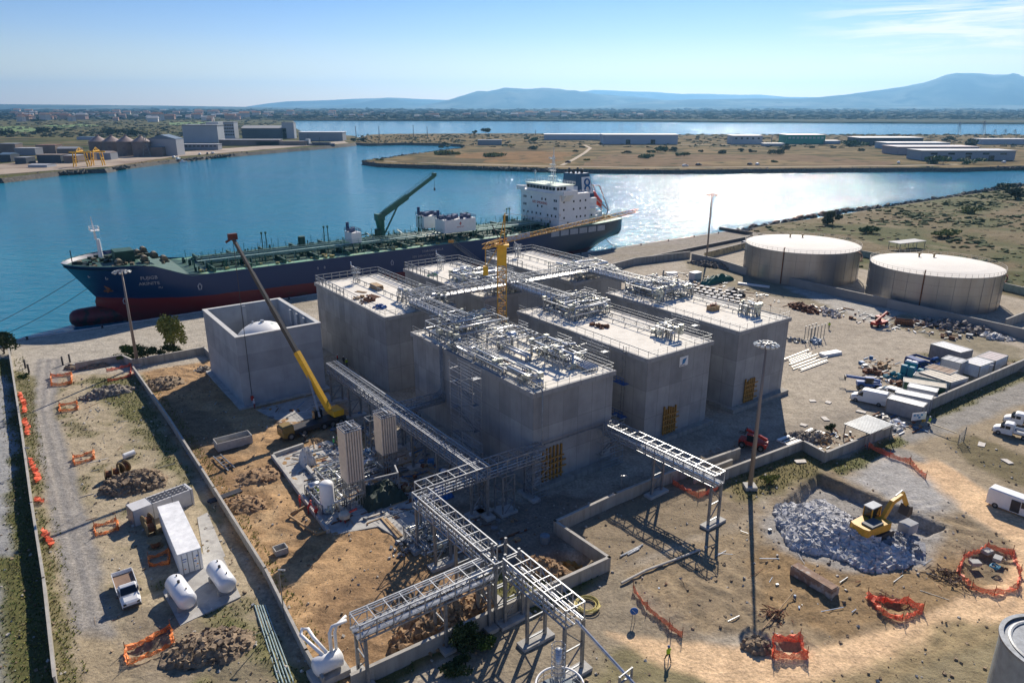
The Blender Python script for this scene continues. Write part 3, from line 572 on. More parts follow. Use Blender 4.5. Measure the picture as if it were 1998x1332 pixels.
# ---------------------------------------------------------------- truss pipe racks
def rack(name,label,p,q,w,zt,hgt,npipes,legs,group=None,pr=.14,cat='pipe rack',diag=True,tray=False,seed=0,bay=1.55):
    p,q=Vector(p),Vector(q); L=(q-p).length; a=math.atan2(q.y-p.y,q.x-p.x); t=thing(name,label,cat,(p.x,p.y,0),a,group); rn=random.Random(seed)
    f=MB(); zb=zt-hgt
    for y in (-w/2,w/2):
        f.bar((0,y,zt),(L,y,zt),.12); f.bar((0,y,zb),(L,y,zb),.13)
        k=max(1,round(L/bay))
        for i in range(k+1): f.bar((L*i/k,y,zb),(L*i/k,y,zt),.1)
        for i in range(k):
            x0,x1=L*i/k,L*(i+1)/k
            f.bar((x0,y,zb if i%2 else zt),(x1,y,zt if i%2 else zb),.06)
    f.build('truss',galv,t)
    c=MB()
    for i in range(k+1):
        x=L*i/k
        c.bar((x,-w/2,zt),(x,w/2,zt),.085); c.bar((x,-w/2,zb),(x,w/2,zb),.13)
        if i<k: c.bar((x+L/k*.5,-w/2,zb+.02),(x+L/k*.5,w/2,zb+.02),.1)
    for yy_ in (.1,.35): c.bar((0,w*yy_,zt-.25),(L,w*yy_,zt-.25),.045)
    c.build('cross_beam',galv,t)
    for i in range(npipes):
        y=-w/2+w*(i+.6)/(npipes+.2); r=pr*rn.choice((.55,.8,1,1.25)); MB().tube((-.2,y,zb+.1+r),(L+.2,y,zb+.1+r),r,8).build('pipe',steelpipe if i%2 else galv,t)
    if tray:
        b=MB()
        for y in (w/2-.7,w/2-.2): b.bar((0,y,zt+.12),(L,y,zt+.12),.07)
        for i in range(int(L/.5)): b.bar((i*.5,w/2-.7,zt+.1),(i*.5,w/2-.2,zt+.1),.06)
        b.build('cable_tray',galv,t)
    for y in ((-w/2+.25,-w/2+.6) if seed in (1,4,6) else ()): MB().tube((-.2,y,zt-.02),(L+.2,y,zt-.02),.07,8).build('pipe',galv,t)
    for x in legs:
        g=MB(); wl=w
        for y in (-wl/2,wl/2): g.bar((x,y,.2),(x,y,zb),.28)
        zz=.8; s=1
        while zz<zb-.8:
            z2=min(zz+2.3,zb-.1); g.bar((x,-wl/2*s,zz),(x,wl/2*s,z2),.11); g.bar((x,-wl/2,zz),(x,wl/2,zz),.12); zz=z2; s=-s
        g.build('leg_frame',galv_dull,t)
        g=MB(); g.box(x,0,.12,1.3,wl+1.6,.5); g.build('footing',conc,t)
    return t
rack('pipe_rack','long steel truss pipe rack descending past the two tall vaporizer towers',XY(44.1,-114.6),XY(44.1,-66.8),2.0,7.2,1.7,5,(1.2,9,17,24,31,38,46.5),pr=.16,tray=True,seed=1)
rack('pipe_rack','short truss pipe rack crossing from the front concrete house corner to the left',XY(35.4,-67.6),XY(53.8,-67.6),2.0,7.25,1.7,3,(.6,9.2,16.5),seed=2,pr=.18)
rack('pipe_rack','truss pipe rack running toward the camera between two junctions',XY(34.9,-66.4),XY(34.9,-52.0),2.0,7.4,1.8,4,(.8,5,9.5,14),seed=3,pr=.12)
rack('pipe_rack','truss pipe rack above the rubble-strewn trench at lower left',XY(34.2,-50.6),XY(19.6,-50.6),2.1,7.0,1.7,4,(1.0,6,14.2),seed=4,pr=.2)
rack('pipe_rack','nearest truss pipe rack ending at the round platform',XY(35.9,-49.4),XY(35.9,-39.8),2.2,7.7,1.9,4,(.3,4,9.5),seed=5,pr=.10)
t=thing('junction_frame','tall steel frame where three pipe racks meet','steel frame',XY(34.0,-50.7),YAW)
b=MB()
for x in (0,1.2,2.9):
    for y in (-1.1,1.2): b.bar((x,y,0),(x,y,7.9 if x>1 else 7.2),.24)
for y in (-1.1,1.2):
    for z in (2.2,4.6,7.2): b.bar((0,y,z),(2.9,y,z),.14)
    b.bar((0,y,2.2),(2.9,y,4.6),.1); b.bar((2.9,y,4.6),(0,y,7.2),.1)
for x in (0,2.9): b.bar((x,-1.1,7.2),(x,1.2,7.2),.16); b.bar((x,-1.1,4.6),(x,1.2,4.6),.14); b.bar((x,-1.1,2.2),(x,1.2,4.6),.1)
b.build('frame',galv_dull,t)
b=MB(); b.path([(1.3,5,6.2),(1.3,.2,6.2),(1.6,-.4,6.2),(1.9,-3,6.2)],.1,8); b.path([(1.0,5,6.2),(1.0,.4,6.2),(-2,.3,5.9)],.12,8); b.build('pipe_bend',steelpipe,t,True)
rack('pipe_rack','truss pipe rack over the walled field on two tall trestles',XY(66.0,-67.5),XY(66.6,-48.4),2.0,7.3,1.6,4,(9.5,18.8),seed=6,pr=.16)
rack('pipe_rack','shaded pipe rack stub leading to the concrete wall',XY(44.6,-92),XY(53.1,-92),1.6,6.6,1.2,4,(3.4,),seed=7,pr=.14)
# high racks over the gap between the two rows of houses
ZR=17.2
rack('roof_pipe_rack','high pipe rack running along the rear row of rooftops',XY(60,-114.4),XY(105,-114.4),2.6,ZR,1.5,7,(),seed=8,pr=.2,tray=True)
for k,(u,lb) in enumerate(((60.2,'high pipe rack bridging to the nearest rooftop'),(82.6,'high pipe rack bridging to the middle rooftop with the banner'),(103.8,'high pipe rack bridging to the right-hand rooftop'))):
    rack('roof_pipe_rack',lb,XY(u,-113),XY(u,-96.5),2.5,ZR-.03,1.5,6,(),seed=9+k,pr=.2,tray=True)
# trestles under the high racks (on the roofs)
for (u,v,lb) in ((62,-114.4,'steel trestle on the rear left rooftop'),(79,-114.4,'steel trestle on the rear middle rooftop'),(86.8,-114.4,'steel trestle beside the tower crane on a rear rooftop'),(101,-114.4,'steel trestle on the rear right rooftop'),(60.2,-98.5,'steel trestle on the nearest rooftop'),(82.6,-98.5,'steel trestle on the middle front rooftop'),(103.8,-98.5,'steel trestle on the right front rooftop')):
    t=thing('steel_trestle',lb,'steel trestle',XY(u,v,HB),YAW,'trestles under the high pipe racks'); b=MB()
    for x in (-1.2,1.2):
        for y in (-1.1,1.1): b.bar((x,y,-.02),(x,y,1.4),.2)
    for x in (-1.2,1.2): b.bar((x,-1.1,.2),(x,1.1,1.4),.12); b.bar((x,1.1,.2),(x,-1.1,1.4),.12)
    b.bar((-1.2,-1.1,1.38),(1.2,-1.1,1.38),.2); b.bar((-1.2,1.1,1.38),(1.2,1.1,1.38),.2); b.build('frame',galv_dull,t)
# ---------------------------------------------------------------- roof process equipment
def cluster(label,u0,u1,v0,v1,n,seed,z0=HB,hmax=3.0,vessels=2,big=.22,name='process_pipework',group='rooftop process pipework'):
    rn=random.Random(seed); w,d=u1-u0,v1-v0; t=thing(name,label,'pipework',XY(u0,v1,z0),YAW,group)
    A=MB();B_=MB();S=MB();F=MB()
    for k in range(n):
        r=rn.choice((.05,.07,.1,.14,big)); z=rn.uniform(.35,hmax); mb=A if k%3 else B_
        x,y=rn.uniform(.2,w-.2),rn.uniform(.2,d-.2); pts=[(x,y,z)]
        ax=rn.choice((0,1))
        for s in range(rn.randint(2,5)):
            if rn.random()<.25: z=rn.uniform(.15,hmax)
            elif ax==0: x=rn.uniform(.1,w-.1); ax=1
            else: y=min(d-.1,max(.1,y+rn.uniform(-1,1)*min(d,7))); ax=0
            pts.append((x,y,z))
        if rn.random()<.5: pts.append((x,y,0))
        mb.path(pts,r,6)
        for p in pts[1:-1]:
            if rn.random()<.5: F.box(p[0],p[1],p[2],r*3.2,r*3.2,r*3.2)
        if rn.random()<.7: S.bar((pts[0][0],pts[0][1],0),(pts[0][0],pts[0][1],pts[0][2]),.09)
    for k in range(n//3):
        x,y=rn.uniform(0,w),rn.uniform(0,d); hh=rn.uniform(.8,hmax+.6); S.bar((x,y,0),(x,y,hh),.1)
        if rn.random()<.6: x2=min(w,x+rn.uniform(.6,1.8)); S.bar((x2,y,0),(x2,y,hh),.1); S.bar((x,y,hh),(x2,y,hh),.1)
    frame=MB(); zz=hmax*.75
    for y in (d*.1,d*.5,d*.9):
        frame.bar((.2,y,zz),(w-.2,y,zz),.14)
        for x in (.2,w*.5,w-.2): frame.bar((x,y,0),(x,y,zz),.14)
    for x in (.2,w-.2): frame.bar((x,d*.1,zz),(x,d*.9,zz),.14)
    frame_rail(frame,[(.2,d*.5,0),(w-.2,d*.5,0),(w-.2,d*.9,0)],1.0,zz,1.6,.025)
    for k in range(vessels):
        x,y=rn.uniform(1,w-1),rn.uniform(1,d-1); L=rn.uniform(1.5,2.8); rr=rn.uniform(.4,.65)
        Vv=MB(); Vv.path([(x-L/2,y,rr+.7),(x-L/2+.12,y,rr+.7),(x+L/2-.12,y,rr+.7),(x+L/2,y,rr+.7)],[rr*.6,rr,rr,rr*.6],14); Vv.build('pressure_vessel',steelpipe,t,True)
    for k in range(n//2):
        x,y,z=rn.uniform(0,w),rn.uniform(0,d),rn.uniform(.3,hmax); F.box(x,y,z,rn.uniform(.12,.35),rn.uniform(.12,.35),rn.uniform(.12,.5))
    A.build('pipe_run',steelpipe,t,True); B_.build('pipe_run',galv,t,True); struct(S.build('pipe_support',galv_dull,t),'stuff'); struct(F.build('valve',pm('pale valve bodies',(.55,.55,.45),.5,.3,.3,3),t),'stuff'); frame.build('walkway_frame',galv,t)
    return t
cluster('crowded pipe manifold with a large horizontal vessel on the nearest rooftop',54.5,66.5,-100.3,-91.5,46,1,vessels=3)
cluster('second pipe group midway along the nearest rooftop',58.5,66.8,-90.5,-84,18,2,vessels=1,hmax=2.2)
cluster('low pipe bundle along the left edge of the nearest rooftop',53.7,56.4,-91,-70.5,22,3,vessels=0,hmax=1.6)
cluster('pipe group on the front right of the nearest rooftop',61.5,67,-81,-72.6,22,4,vessels=0,hmax=2.6)
cluster('pipe manifold at the back of the rooftop above the banner',78.5,88.6,-99.5,-90.5,44,5,vessels=3)
cluster('small vent pipe group at the front of the rooftop above the banner',84.4,86.8,-77,-73,9,6,vessels=0,hmax=2.2)
cluster('pipe manifold at the back of the right front rooftop',99.5,110.4,-99.8,-90.5,44,7,vessels=3)
cluster('small vent pipe group at the front of the right front rooftop',106.6,108.8,-77.5,-73.5,9,8,vessels=0,hmax=2.2)
cluster('pipe manifold at the right end of the rear left rooftop',60.5,67.4,-122,-113,34,9,vessels=2,hmax=2.4)
cluster('sprawling pipework covering the front half of the rear middle rooftop',77.2,89.2,-131,-112.9,70,10,vessels=2,hmax=2.2)
cluster('pipework at the front of the rear right rooftop',99.2,111.6,-124,-112.9,44,11,vessels=2,hmax=2.2)
# long pipes lying along the roofs
def roofline(label,u,v0,v1,offs,z=.45,r=.09,seed=1):
    rn=random.Random(seed); t=thing('roof_pipe_line',label,'pipe',XY(u,v1,HB),YAW,'long pipes along the rooftops'); S=MB(); L=v1-v0
    for o in offs:
        b=MB(); b.path([(o,0,0),(o,0,z),(o,L,z),(o,L,0)],r,8); b.build('pipe',galv_dull if r<.12 else steelpipe,t,True)
    for k in range(int(L/3)): 
        y=1+k*3; S.bar((offs[0]-.2,y,0),(offs[0]-.2,y,z+.1),.08); S.bar((offs[-1]+.2,y,0),(offs[-1]+.2,y,z+.1),.08); S.bar((offs[0]-.2,y,z-.1),(offs[-1]+.2,y,z-.1),.08)
    S.build('pipe_support',galv_dull,t)
roofline('long low pipe crossing the rear left rooftop',61,-142,-120,(0,),.7)
roofline('long low pipe crossing the bare rear right rooftop',105,-143,-124,(0,),.7,.09,2)
roofline('long low pipe along the rear middle rooftop',86,-143,-130,(0,.6),.6,.08,3)
roofline('pair of low pipes running down the rooftop above the banner',84.2,-91,-76,(0,2.4),.5,.08,4)
roofline('pair of low pipes running down the right front rooftop',106.4,-91,-77,(0,2.3),.5,.08,5)
roofline('row of bright insulated pipes along the right of the nearest rooftop',64.2,-83,-70.2,(0,.45,.9,1.35,1.8),.55,.16,6)
roofline('bright pipes running beside the left parapet of the nearest rooftop',54.6,-98,-69.5,(0,.5,1.0),.9,.13,7)
roofline('thick insulated pipe crossing the middle of the nearest rooftop',60,-86,-79,(0,.7),.8,.24,8)
# vent towers (lattice, with a bent top pipe)
def vent(loc,label):
    t=thing('vent_tower',label,'vent tower',loc,YAW,'small lattice vent towers on the rear rooftops'); b=MB()
    for x in (-.45,.45):
        for y in (-.45,.45): b.bar((x,y,0),(x,y,3),.1)
    for z in (.6,1.4,2.2,3.0):
        for a_,b_ in (((-.45,-.45),(.45,-.45)),((.45,-.45),(.45,.45)),((.45,.45),(-.45,.45)),((-.45,.45),(-.45,-.45))): b.bar(a_+(z,),b_+(z,),.07); 
        if z<3: b.bar((-.45,-.45,z),(.45,-.45,z+.8),.06); b.bar((-.45,.45,z),(-.45,-.45,z+.8),.06)
    b.box(0,0,2.2,1.5,1.5,.05); frame_rail(b,[(-.75,-.75,0),(.75,-.75,0),(.75,.75,0),(-.75,.75,0),(-.75,-.75,0)],1.,2.2,.75,.02); b.build('lattice',galv,t)
    MB().path([(.2,0,0),(.2,0,3.1),(-.5,0,3.5),(-.9,0,3.7),(-1.0,0,4.6)],.12,8).build('vent_pipe',steelpipe,t,True)
vent(XY(60.6,-139.5,HB),'lattice vent tower on the bare rear left rooftop'); vent(XY(81.5,-140,HB),'lattice vent tower on the rear middle rooftop'); vent(XY(104.2,-141,HB),'lattice vent tower on the rear right rooftop')
# timber and oddments on the roofs
def stack(name,label,loc,rz,n,size,mat,rnd=1,gap=1.15,cat='timber',rows=1,group=None):
    rn=random.Random(rnd); b=MB()
    for r_ in range(rows):
        for k in range(n): b.box(rn.uniform(-.15,.15),(k-(n-1)/2)*size[1]*gap,size[2]/2+r_*size[2],size[0]*rn.uniform(.9,1),size[1],size[2]*.96,rn.uniform(-.03,.03))
    o=b.build(name,mat,loc=loc,rz=rz); return tag(o,label,cat,group)
stack('timber_stack','brown timber stack at the rear of the left rooftop',G(735,563,HB),YAW-1.57,4,(3.6,.35,.3),wood,1,1.1,rows=3)
stack('timber_planks','loose brown planks lying on the rear left rooftop',G(728,578,HB),YAW-1.4,4,(3.4,.16,.1),rust,2,2.6)
stack('timber_planks','short pale planks beside the loose brown ones on the rooftop',G(705,570,HB),YAW-1.1,3,(2.6,.14,.1),wood,3,2.8)
def heap(name,label,loc,r,n,mat,seed=1,size=.25,cat='debris heap',flat=.35,kind=None,group=None,el=1.6):
    rn=random.Random(seed); b=MB()
    for k in range(n):
        a=rn.uniform(0,6.28); q=r*math.sqrt(rn.random()); hh=(1-(q/r)**1.3)*r*flat
        s=size*rn.uniform(.5,1.5); b.rock((math.cos(a)*q*el,math.sin(a)*q,hh*rn.uniform(.2,1)+s*.3),s,rn,rn.uniform(.4,1))
    o=b.build(name,mat,loc=loc,rz=rn.uniform(0,3)); tag(o,label,cat,group,kind); return o
def drum(loc,label,mat,r=.3,h=.9,group=None,name='drum',cat='drum'):
    t=thing(name,label,cat,loc,0,group); MB().lathe([(r*.95,0),(r,.03),(r,h*.33),(r*1.04,h*.35),(r,h*.37),(r,h*.66),(r*1.04,h*.68),(r,h*.7),(r,h-.03),(r*.95,h)],16).build('body',mat,t,False); MB().lathe([(r*.8,h),(r*.8,h+.04)],14).build('lid',galv_dull,t); return t
for k,(x,y,lb) in enumerate(((891,541,'white drum at the left of the group on the rear middle rooftop'),(905,536,'white drum furthest back on the rear middle rooftop'),(899,549,'white drum nearest the edge on the rear middle rooftop'),(914,543,'white drum at the right of the rooftop group'))):
    drum(G(x,y,HB),lb,whitep,.8,1.9,'white drums on the rear middle rooftop')
heap('sheet_bundle','crumpled blue sheet bundle on the rear left rooftop edge',G(741,600,HB),.8,14,bluep,3,.4,'bundle')
heap('scrap_heap','scrap and formwork heap on the rear left rooftop',G(715,588,HB),1.3,22,rust,4,.3)
heap('scrap_heap','small offcut heap right of the rooftop scrap',G(700,582,HB),.8,12,wood,5,.3)
heap('green_bundle','bright green bundle on the rear middle rooftop edge',G(843,538,HB),.6,9,greenp,6,.35,'bundle')
heap('debris_heap','dark debris heap on the rooftop above the banner',G(1170,637,HB),1.0,22,rust,7,.3)
for k,(x,y,lb) in enumerate(((985,709,'left rusty spool on the nearest rooftop'),(1018,731,'dark rusty bin at the middle of the nearest rooftop'),(1029,739,'round rusty coil in front of the rusty bin'))): drum(G(x,y,HB),lb,rust,.55,.8,'rusty drums on the nearest rooftop')
cr=thing('site_crate','yellow-brown open crate on the right front rooftop','crate',G(1391,605,HB),YAW); b=MB(); b.bz(-1,1,-.7,.7,0,.12); b.bz(-1,1,-.7,-.62,.12,.9); b.bz(-1,1,.62,.7,.12,.9); b.bz(-1,-.92,-.62,.62,.12,.9); b.bz(.92,1,-.62,.62,.12,.9); b.build('box',wood,cr); b=MB(); b.bar((-.8,0,.1),(-.8,0,1.3),.08); b.bar((.8,0,.1),(.8,0,1.3),.08); b.bar((-.8,0,1.3),(.8,0,1.3),.08); b.build('handle',redp,cr)
# downpipes on the near house, side pipes and the vertical pipe at its front
t=thing('wall_pipes','group of vertical pipes down the left wall of the nearest concrete house','pipe',XY(53.2,-91,0),YAW)
for k in range(4): MB().path([(-2.6,.1*k,6.6-k*.1),(-.9-.2*k,.1+.25*k,6.7),(-.35,.1+.25*k,7.6),(-.35,.1+.25*k,HB+.6),(.6,.1+.25*k,HB+.9)],.07,8).build('pipe',galv_dull,t,True)
t=thing('front_pipe','single tall pipe turning down the front wall of the nearest concrete house','pipe',XY(53.3,-68.0,0),YAW)
MB().path([(.9,3,HB+.7),(.95,.3,HB+.7),(.95,-.1,HB+.3),(.95,-.15,7.6),(.7,-.2,7.1),(-2,-.2,6.9)],.11,10).build('pipe',galv_dull,t,True)
b=MB(); b.box(7.4,-.18,6.9,12.2,.2,.15); b.build('bracket_rail',galv_dull,t)
# ---------------------------------------------------------------- scaffold stair towers
def scaffold(label,loc,rz,w,d,h,lift=2.0,group='scaffold stair towers',plat=True):
    t=thing('scaffold_tower',label,'scaffold',loc,rz,group); F=MB();D=MB();P2=MB(); k=int(h/lift)
    for x in (0,w/2,w):
        for y in (0,d): F.tube((x,y,0),(x,y,h+.9),.04,5)
    for i in range(k+1):
        z=i*lift+.2
        for y in (0,d): F.tube((-.3,y,z),(w+.3,y,z),.04,5); F.tube((0,y,z+1.),(w+.2,y,z+1.),.035,5); F.tube((0,y,z+.5),(w,y,z+.5),.03,5)
        for x in (0,w): F.tube((x,0,z),(x,d,z),.035,5)
        if i<k:
            s=i%2; D.tube((0 if s else w,0,z),(w if s else 0,0,z+lift),.035,5); D.tube((0,0,z),(0,d,z+lift),.03,5)
            P2.bar((w*.1 if s else w*.9,d*.35,z),(w*.9 if s else w*.1,d*.35,z+lift),.1,.06); P2.bar((w*.1 if s else w*.9,d*.65,z),(w*.9 if s else w*.1,d*.65,z+lift),.1,.06); [P2.bar((w*(.1+.8*(q_/7 if s else 1-q_/7)),d*.35,z+lift*q_/7),(w*(.1+.8*(q_/7 if s else 1-q_/7)),d*.65,z+lift*q_/7),.12,.03) for q_ in range(8)]
            if plat: P2.box(w*(.93 if s else .07),d/2,z+lift,w*.14,d*.7,.04)
    F.build('standards',galv,t); D.build('braces',galv,t); P2.build('stair_flight',galv_dull,t); return t
scaffold('scaffold stair tower against the left wall of the nearest concrete house',XY(51.0,-77.5),YAW+1.57,6,1.4,14.5)
scaffold('scaffold stair tower between the nearest house and the banner house',XY(73.2,-75.5),YAW+1.57,5,1.3,14.6)
scaffold('scaffold stair tower between the banner house and the right front house',XY(95.2,-76.5),YAW+1.57,5,1.3,14.6)
scaffold('low scaffold at the front right corner of the nearest house',XY(64.8,-67.2),YAW,4,1.6,6.4,2,plat=False)
scaffold('low scaffold at the front left corner of the nearest house',XY(51.6,-66.4),YAW,2.6,1.6,6.0,2,plat=False)
t=thing('wall_ladder','caged ladder with two platforms on the left wall of the banner house','ladder',XY(74.6,-73.2,0),YAW)
b=MB()
for y in (0,.6): b.bar((0,y,2),(0,y,15.3),.07)
for k in range(44): b.bar((0,0,2.1+k*.3),(0,.6,2.1+k*.3),.03)
b.build('ladder',galv_dull,t); b=MB()
for z in (4,9.5): b.box(-.5,.3,z,1.2,2.4,.08); frame_rail(b,[(-1.1,-.9,0),(-1.1,1.5,0)],1.1,z,.8,.03)
b.build('platform',bluep,t)
b=MB()
for z in np.arange(2.5,15.5,1.2): b.path([(0,-.1,z),(-.5,-.1,z),(-.8,.3,z),(-.5,.7,z),(0,.7,z)],.025,4)
b.build('cage',galv_dull,t)
# ---------------------------------------------------------------- tower crane
t=thing('tower_crane','ochre tower crane with its long jib reaching over the ship','tower crane',XY(74,-105,0),0)
m=MB(); s=.85
def lattice(mb,p,q,s,step,r=.09,d=.06,tri=False,upv=None):
    p,q=Vector(p),Vector(q); L=(q-p).length; ax=(q-p).normalized(); u=(Vector((0,0,1)) if abs(ax.z)<.9 else Vector((1,0,0))); a=ax.cross(u).normalized()*s; b_=a.cross(ax).normalized()*s
    cs=[a+b_,-a+b_,-a-b_,a-b_] if not tri else [a-b_,-a-b_,b_*1.2]
    for c in cs: mb.bar(p+c,q+c,r)
    k=max(1,int(L/step))
    for i in range(k):
        x0,x1=p+ax*L*i/k,p+ax*L*(i+1)/k
        for j in range(len(cs)):
            c,e=cs[j],cs[(j+1)%len(cs)]
            if (i+j)%2: c,e=e,c
            mb.bar(x0+c,x1+e,d)
            mb.bar(x0+cs[j],x0+cs[(j+1)%len(cs)],d)
lattice(m,(0,0,0),(0,0,22.5),.8,1.5,.17,.1); m.build('mast',towery,t)
m=MB(); m.box(0,0,24.2,1.75,1.75,3.4); m.box(0,0,26.1,2.6,2.6,.35); m.build('slewing_unit',yellowp,t)
jd=(G(1245,417,26)-XY(74,-105,26)); jl=jd.length; jd.normalize()
m=MB(); o0=Vector((0,0,26.8)); lattice(m,o0+jd*1.2,o0+jd*jl*.88+Vector((0,0,0)),.34,1.5,.09,.06,True); m.build('jib',towery,t)
m=MB(); lattice(m,o0+jd*jl*.88,o0+jd*jl,.32,1.5,.07,.05,True); m.build('jib_tip',pm('pale crane red',(.5,.28,.1),.6),t)
m=MB(); lattice(m,o0,o0-jd*5+Vector((0,0,-.3)),.4,1.4,.12,.08); m.bar(o0-jd*4.6,o0-jd*4.6+Vector((0,0,-4)),.12); m.bar(o0,o0-jd*4.6+Vector((0,0,-4)),.12); m.build('counter_jib',towery,t)
m=MB(); c=o0-jd*4.6+Vector((0,0,-4.6)); m.box(c.x,c.y,c.z,.9,.9,1.6); m.build('counterweight',yellowp,t)
m=MB(); ap_=o0+Vector((.6,.2,5)); 
for dx in (-.5,.5): m.bar((dx,0,26.2),ap_,.16)
m.bar(o0+jd*.8,ap_,.12); m.bar((0,0,28.5),(.3,.1,28.5),.3); m.build('cat_head',towery,t)
m=MB(); m.tube(ap_,o0+jd*jl*.45+Vector((0,0,.6)),.03,4); m.tube(ap_,o0-jd*4.8,.04,4); m.bar(o0+Vector((-.4,0,.2)),o0+Vector((-1.7,-.6,3)),.14); m.build('tie_rope',darkp,t)
m=MB(); c=o0+jd*5; m.box(c.x,c.y,c.z+.1,7,.06,.9,math.atan2(jd.y,jd.x)); m.build('jib_banner',pm('faded jib banner',(.42,.46,.55)),t)
# ---------------------------------------------------------------- vaporizer towers
def vapor(label,loc,h,leg):
    t=thing('vaporizer_tower',label,'vaporizer tower',loc,YAW,'ambient air vaporizer towers'); s=2.1; fins=MB(); 
    n=7
    for i in range(n):
        for j in range(n):
            if 0<i<n-1 and 0<j<n-1: continue
            x,y=(i-(n-1)/2)*s/(n-1),(j-(n-1)/2)*s/(n-1)
            fins.tube((x,y,leg),(x,y,h),.15,9)
    fins.build('fin_bank',pm('cream vaporizer fins',(.62,.55,.47),.5,.2,.1,2),t)
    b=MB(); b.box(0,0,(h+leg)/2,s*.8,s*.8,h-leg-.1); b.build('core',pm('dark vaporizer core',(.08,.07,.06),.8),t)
    b=MB()
    for z in (h,h+.35): 
        for k in range(n): x=(k-(n-1)/2)*s/(n-1); b.tube((x,-s/2-.15,z),(x,s/2+.15,z),.05,5)
        for y in (-s/2-.1,s/2+.1): b.tube((-s/2-.15,y,z),(s/2+.15,y,z),.07,6)
    b.tube((0,-s/2,h+.5),(0,s/2,h+.5),.12,8); b.build('top_manifold',galv,t)
    b=MB()
    for k in range(n):
        for y in (-s/2,s/2): b.bar(((k-3)*s/6,y,0),((k-3)*s/6,y,leg),.07)
        for x in (-s/2,s/2): b.bar((x,(k-3)*s/6,0),(x,(k-3)*s/6,leg),.07)
    for z in (leg,leg*.5,.1):
        for a_,c_ in (((-1,-1),(1,-1)),((1,-1),(1,1)),((1,1),(-1,1)),((-1,1),(-1,-1))): b.bar((a_[0]*s/1.9,a_[1]*s/1.9,z),(c_[0]*s/1.9,c_[1]*s/1.9,z),.14)
    b.bar((-s/1.9,-s/1.9,.1),(s/1.9,-s/1.9,leg*.5),.08); b.build('leg_frame',galv,t); return t
vapor('left of the two tall cream vaporizer towers, rising over the slab',XY(32.1,-79.4,.15),11.0,3.9)
vapor('right of the two tall cream vaporizer towers, close to the long pipe rack',XY(39.2,-83.9,.15),9.4,3.9)
# the tall columns near them
t=thing('white_column_tank','plain white vertical tank in front of the left vaporizer tower','tank',G(641,997),0)
MB().lathe([(.85,.2),(.9,.3),(.9,4.0),(.7,4.25),(.3,4.4),(.01,4.42)],24).build('shell',whitep,t,True); b=MB()
for k in range(4): a=k*1.57; b.bar((.8*math.cos(a),.8*math.sin(a),0),(.8*math.cos(a),.8*math.sin(a),.5),.15)
b.build('leg',galv,t)
# slab under the vaporizers with kerb
sl_=MB(); pts=[UV(G(x,y)) for x,y in ((532,893),(640,860),(800,940),(830,1010),(650,1045))]
sl_.prism([tuple(XY(*p)[:2]) for p in pts],-.3,.14); tag(sl_.build('equipment_slab',conc),'pale concrete equipment slab under the vaporizer towers','slab')
k_=MB()
def wallseg(mb,p,q,h,th,z=0):
    p,q=Vector(p),Vector(q); a=math.atan2(q.y-p.y,q.x-p.x); c=(p+q)/2; mb.box(c.x,c.y,z+h/2,(q-p).length+th,th,h,a)
for a_,b_ in (((532,893),(640,1040)),((532,893),(590,873)),((590,905),(668,1000))): wallseg(k_,G(*a_),G(*b_),.7,.4)
tag(k_.build('trench_kerb',conc),'pale concrete kerb along the left edge of the vaporizer slab','kerb')
sl2=MB(); sl2.prism([tuple(G(x,y)[:2]) for x,y in ((722,1018),(800,975),(905,1045),(830,1085))],-.2,.16); tag(sl2.build('concrete_slab',conc),'concrete slab striped by rack shadows below the pipe junction','slab')
sl3=MB(); sl3.prism([tuple(G(x,y)[:2]) for x,y in ((500,800),(640,765),(660,800),(560,830))],-.2,.1); tag(sl3.build('concrete_slab',conc),'shaded concrete slab at the foot of the open concrete box','slab')
cluster('tangle of small pipes and pumps on the vaporizer slab',30.5,39,-90.5,-83.6,40,21,.14,1.6,1,.12,'pump_skid',None)
cluster('pumps and pipes beside the left vaporizer tower',27.6,31,-86,-79,26,22,.14,1.5,1,.12,'pump_skid',None)
cluster('pipe and cable clutter on the shadow-striped slab',33.6,38,-69,-63,18,23,.16,1.3,0,.1,'pump_skid',None)
# dark tarpaulin mound and portal frame beside the vaporizers
def tarp(label,loc,sx,sy,h,mat,seed,name='tarpaulin'):
    rn=random.Random(seed); n=14; vs=[];fs=[]
    for i in range(n):
        for j in range(n):
            x,y=i/(n-1)*2-1,j/(n-1)*2-1; e=max(abs(x),abs(y)); z=h*(1-e**3)*(.75+.35*rn.random())
            vs.append((x*sx+rn.uniform(-.1,.1),y*sy+rn.uniform(-.1,.1),max(0,z)))
    for i in range(n-1):
        for j in range(n-1): a=i*n+j; fs.append((a,a+n,a+n+1,a+1))
    o=MB().add(vs,fs).build(name,mat,loc=loc,rz=YAW); return tag(o,label,'tarpaulin')
tarp('dark green tarpaulin draped over equipment between the vaporizer towers',XY(35.6,-78.6,.1),3.0,2.3,2.4,pm('dark green tarpaulin',(.015,.035,.025),.6),3)
tarp('blue tarpaulin bundle under the long pipe rack',XY(42.2,-74.5,.1),1.5,1.2,1.6,pm('blue tarpaulin',(.01,.12,.38),.5),4)
tarp('larger blue tarpaulin against the nearest concrete house',XY(49.2,-77.5,.1),1.6,2.2,2.2,pm('blue tarpaulin'+' b',(.01,.10,.33),.5),5)
tarp('pointed white sheet tent on the vaporizer slab',G(600,905),1.0,1.3,2.6,pm('off-white sheet',(.5,.5,.5),.7),6,'sheet_tent')
t=thing('portal_frame','low steel goalpost frame in front of the left vaporizer tower','steel frame',G(714,985),math.atan2((G(712,1010)-G(777,960)).y,(G(712,1010)-G(777,960)).x)); 
t.rotation_euler=(0,0,YAW-.15)
b=MB()
for x,y in ((0,0),(4.6,0),(.3,2.2),(4.9,2.2)): b.bar((x,y,0),(x,y,3.6),.16)
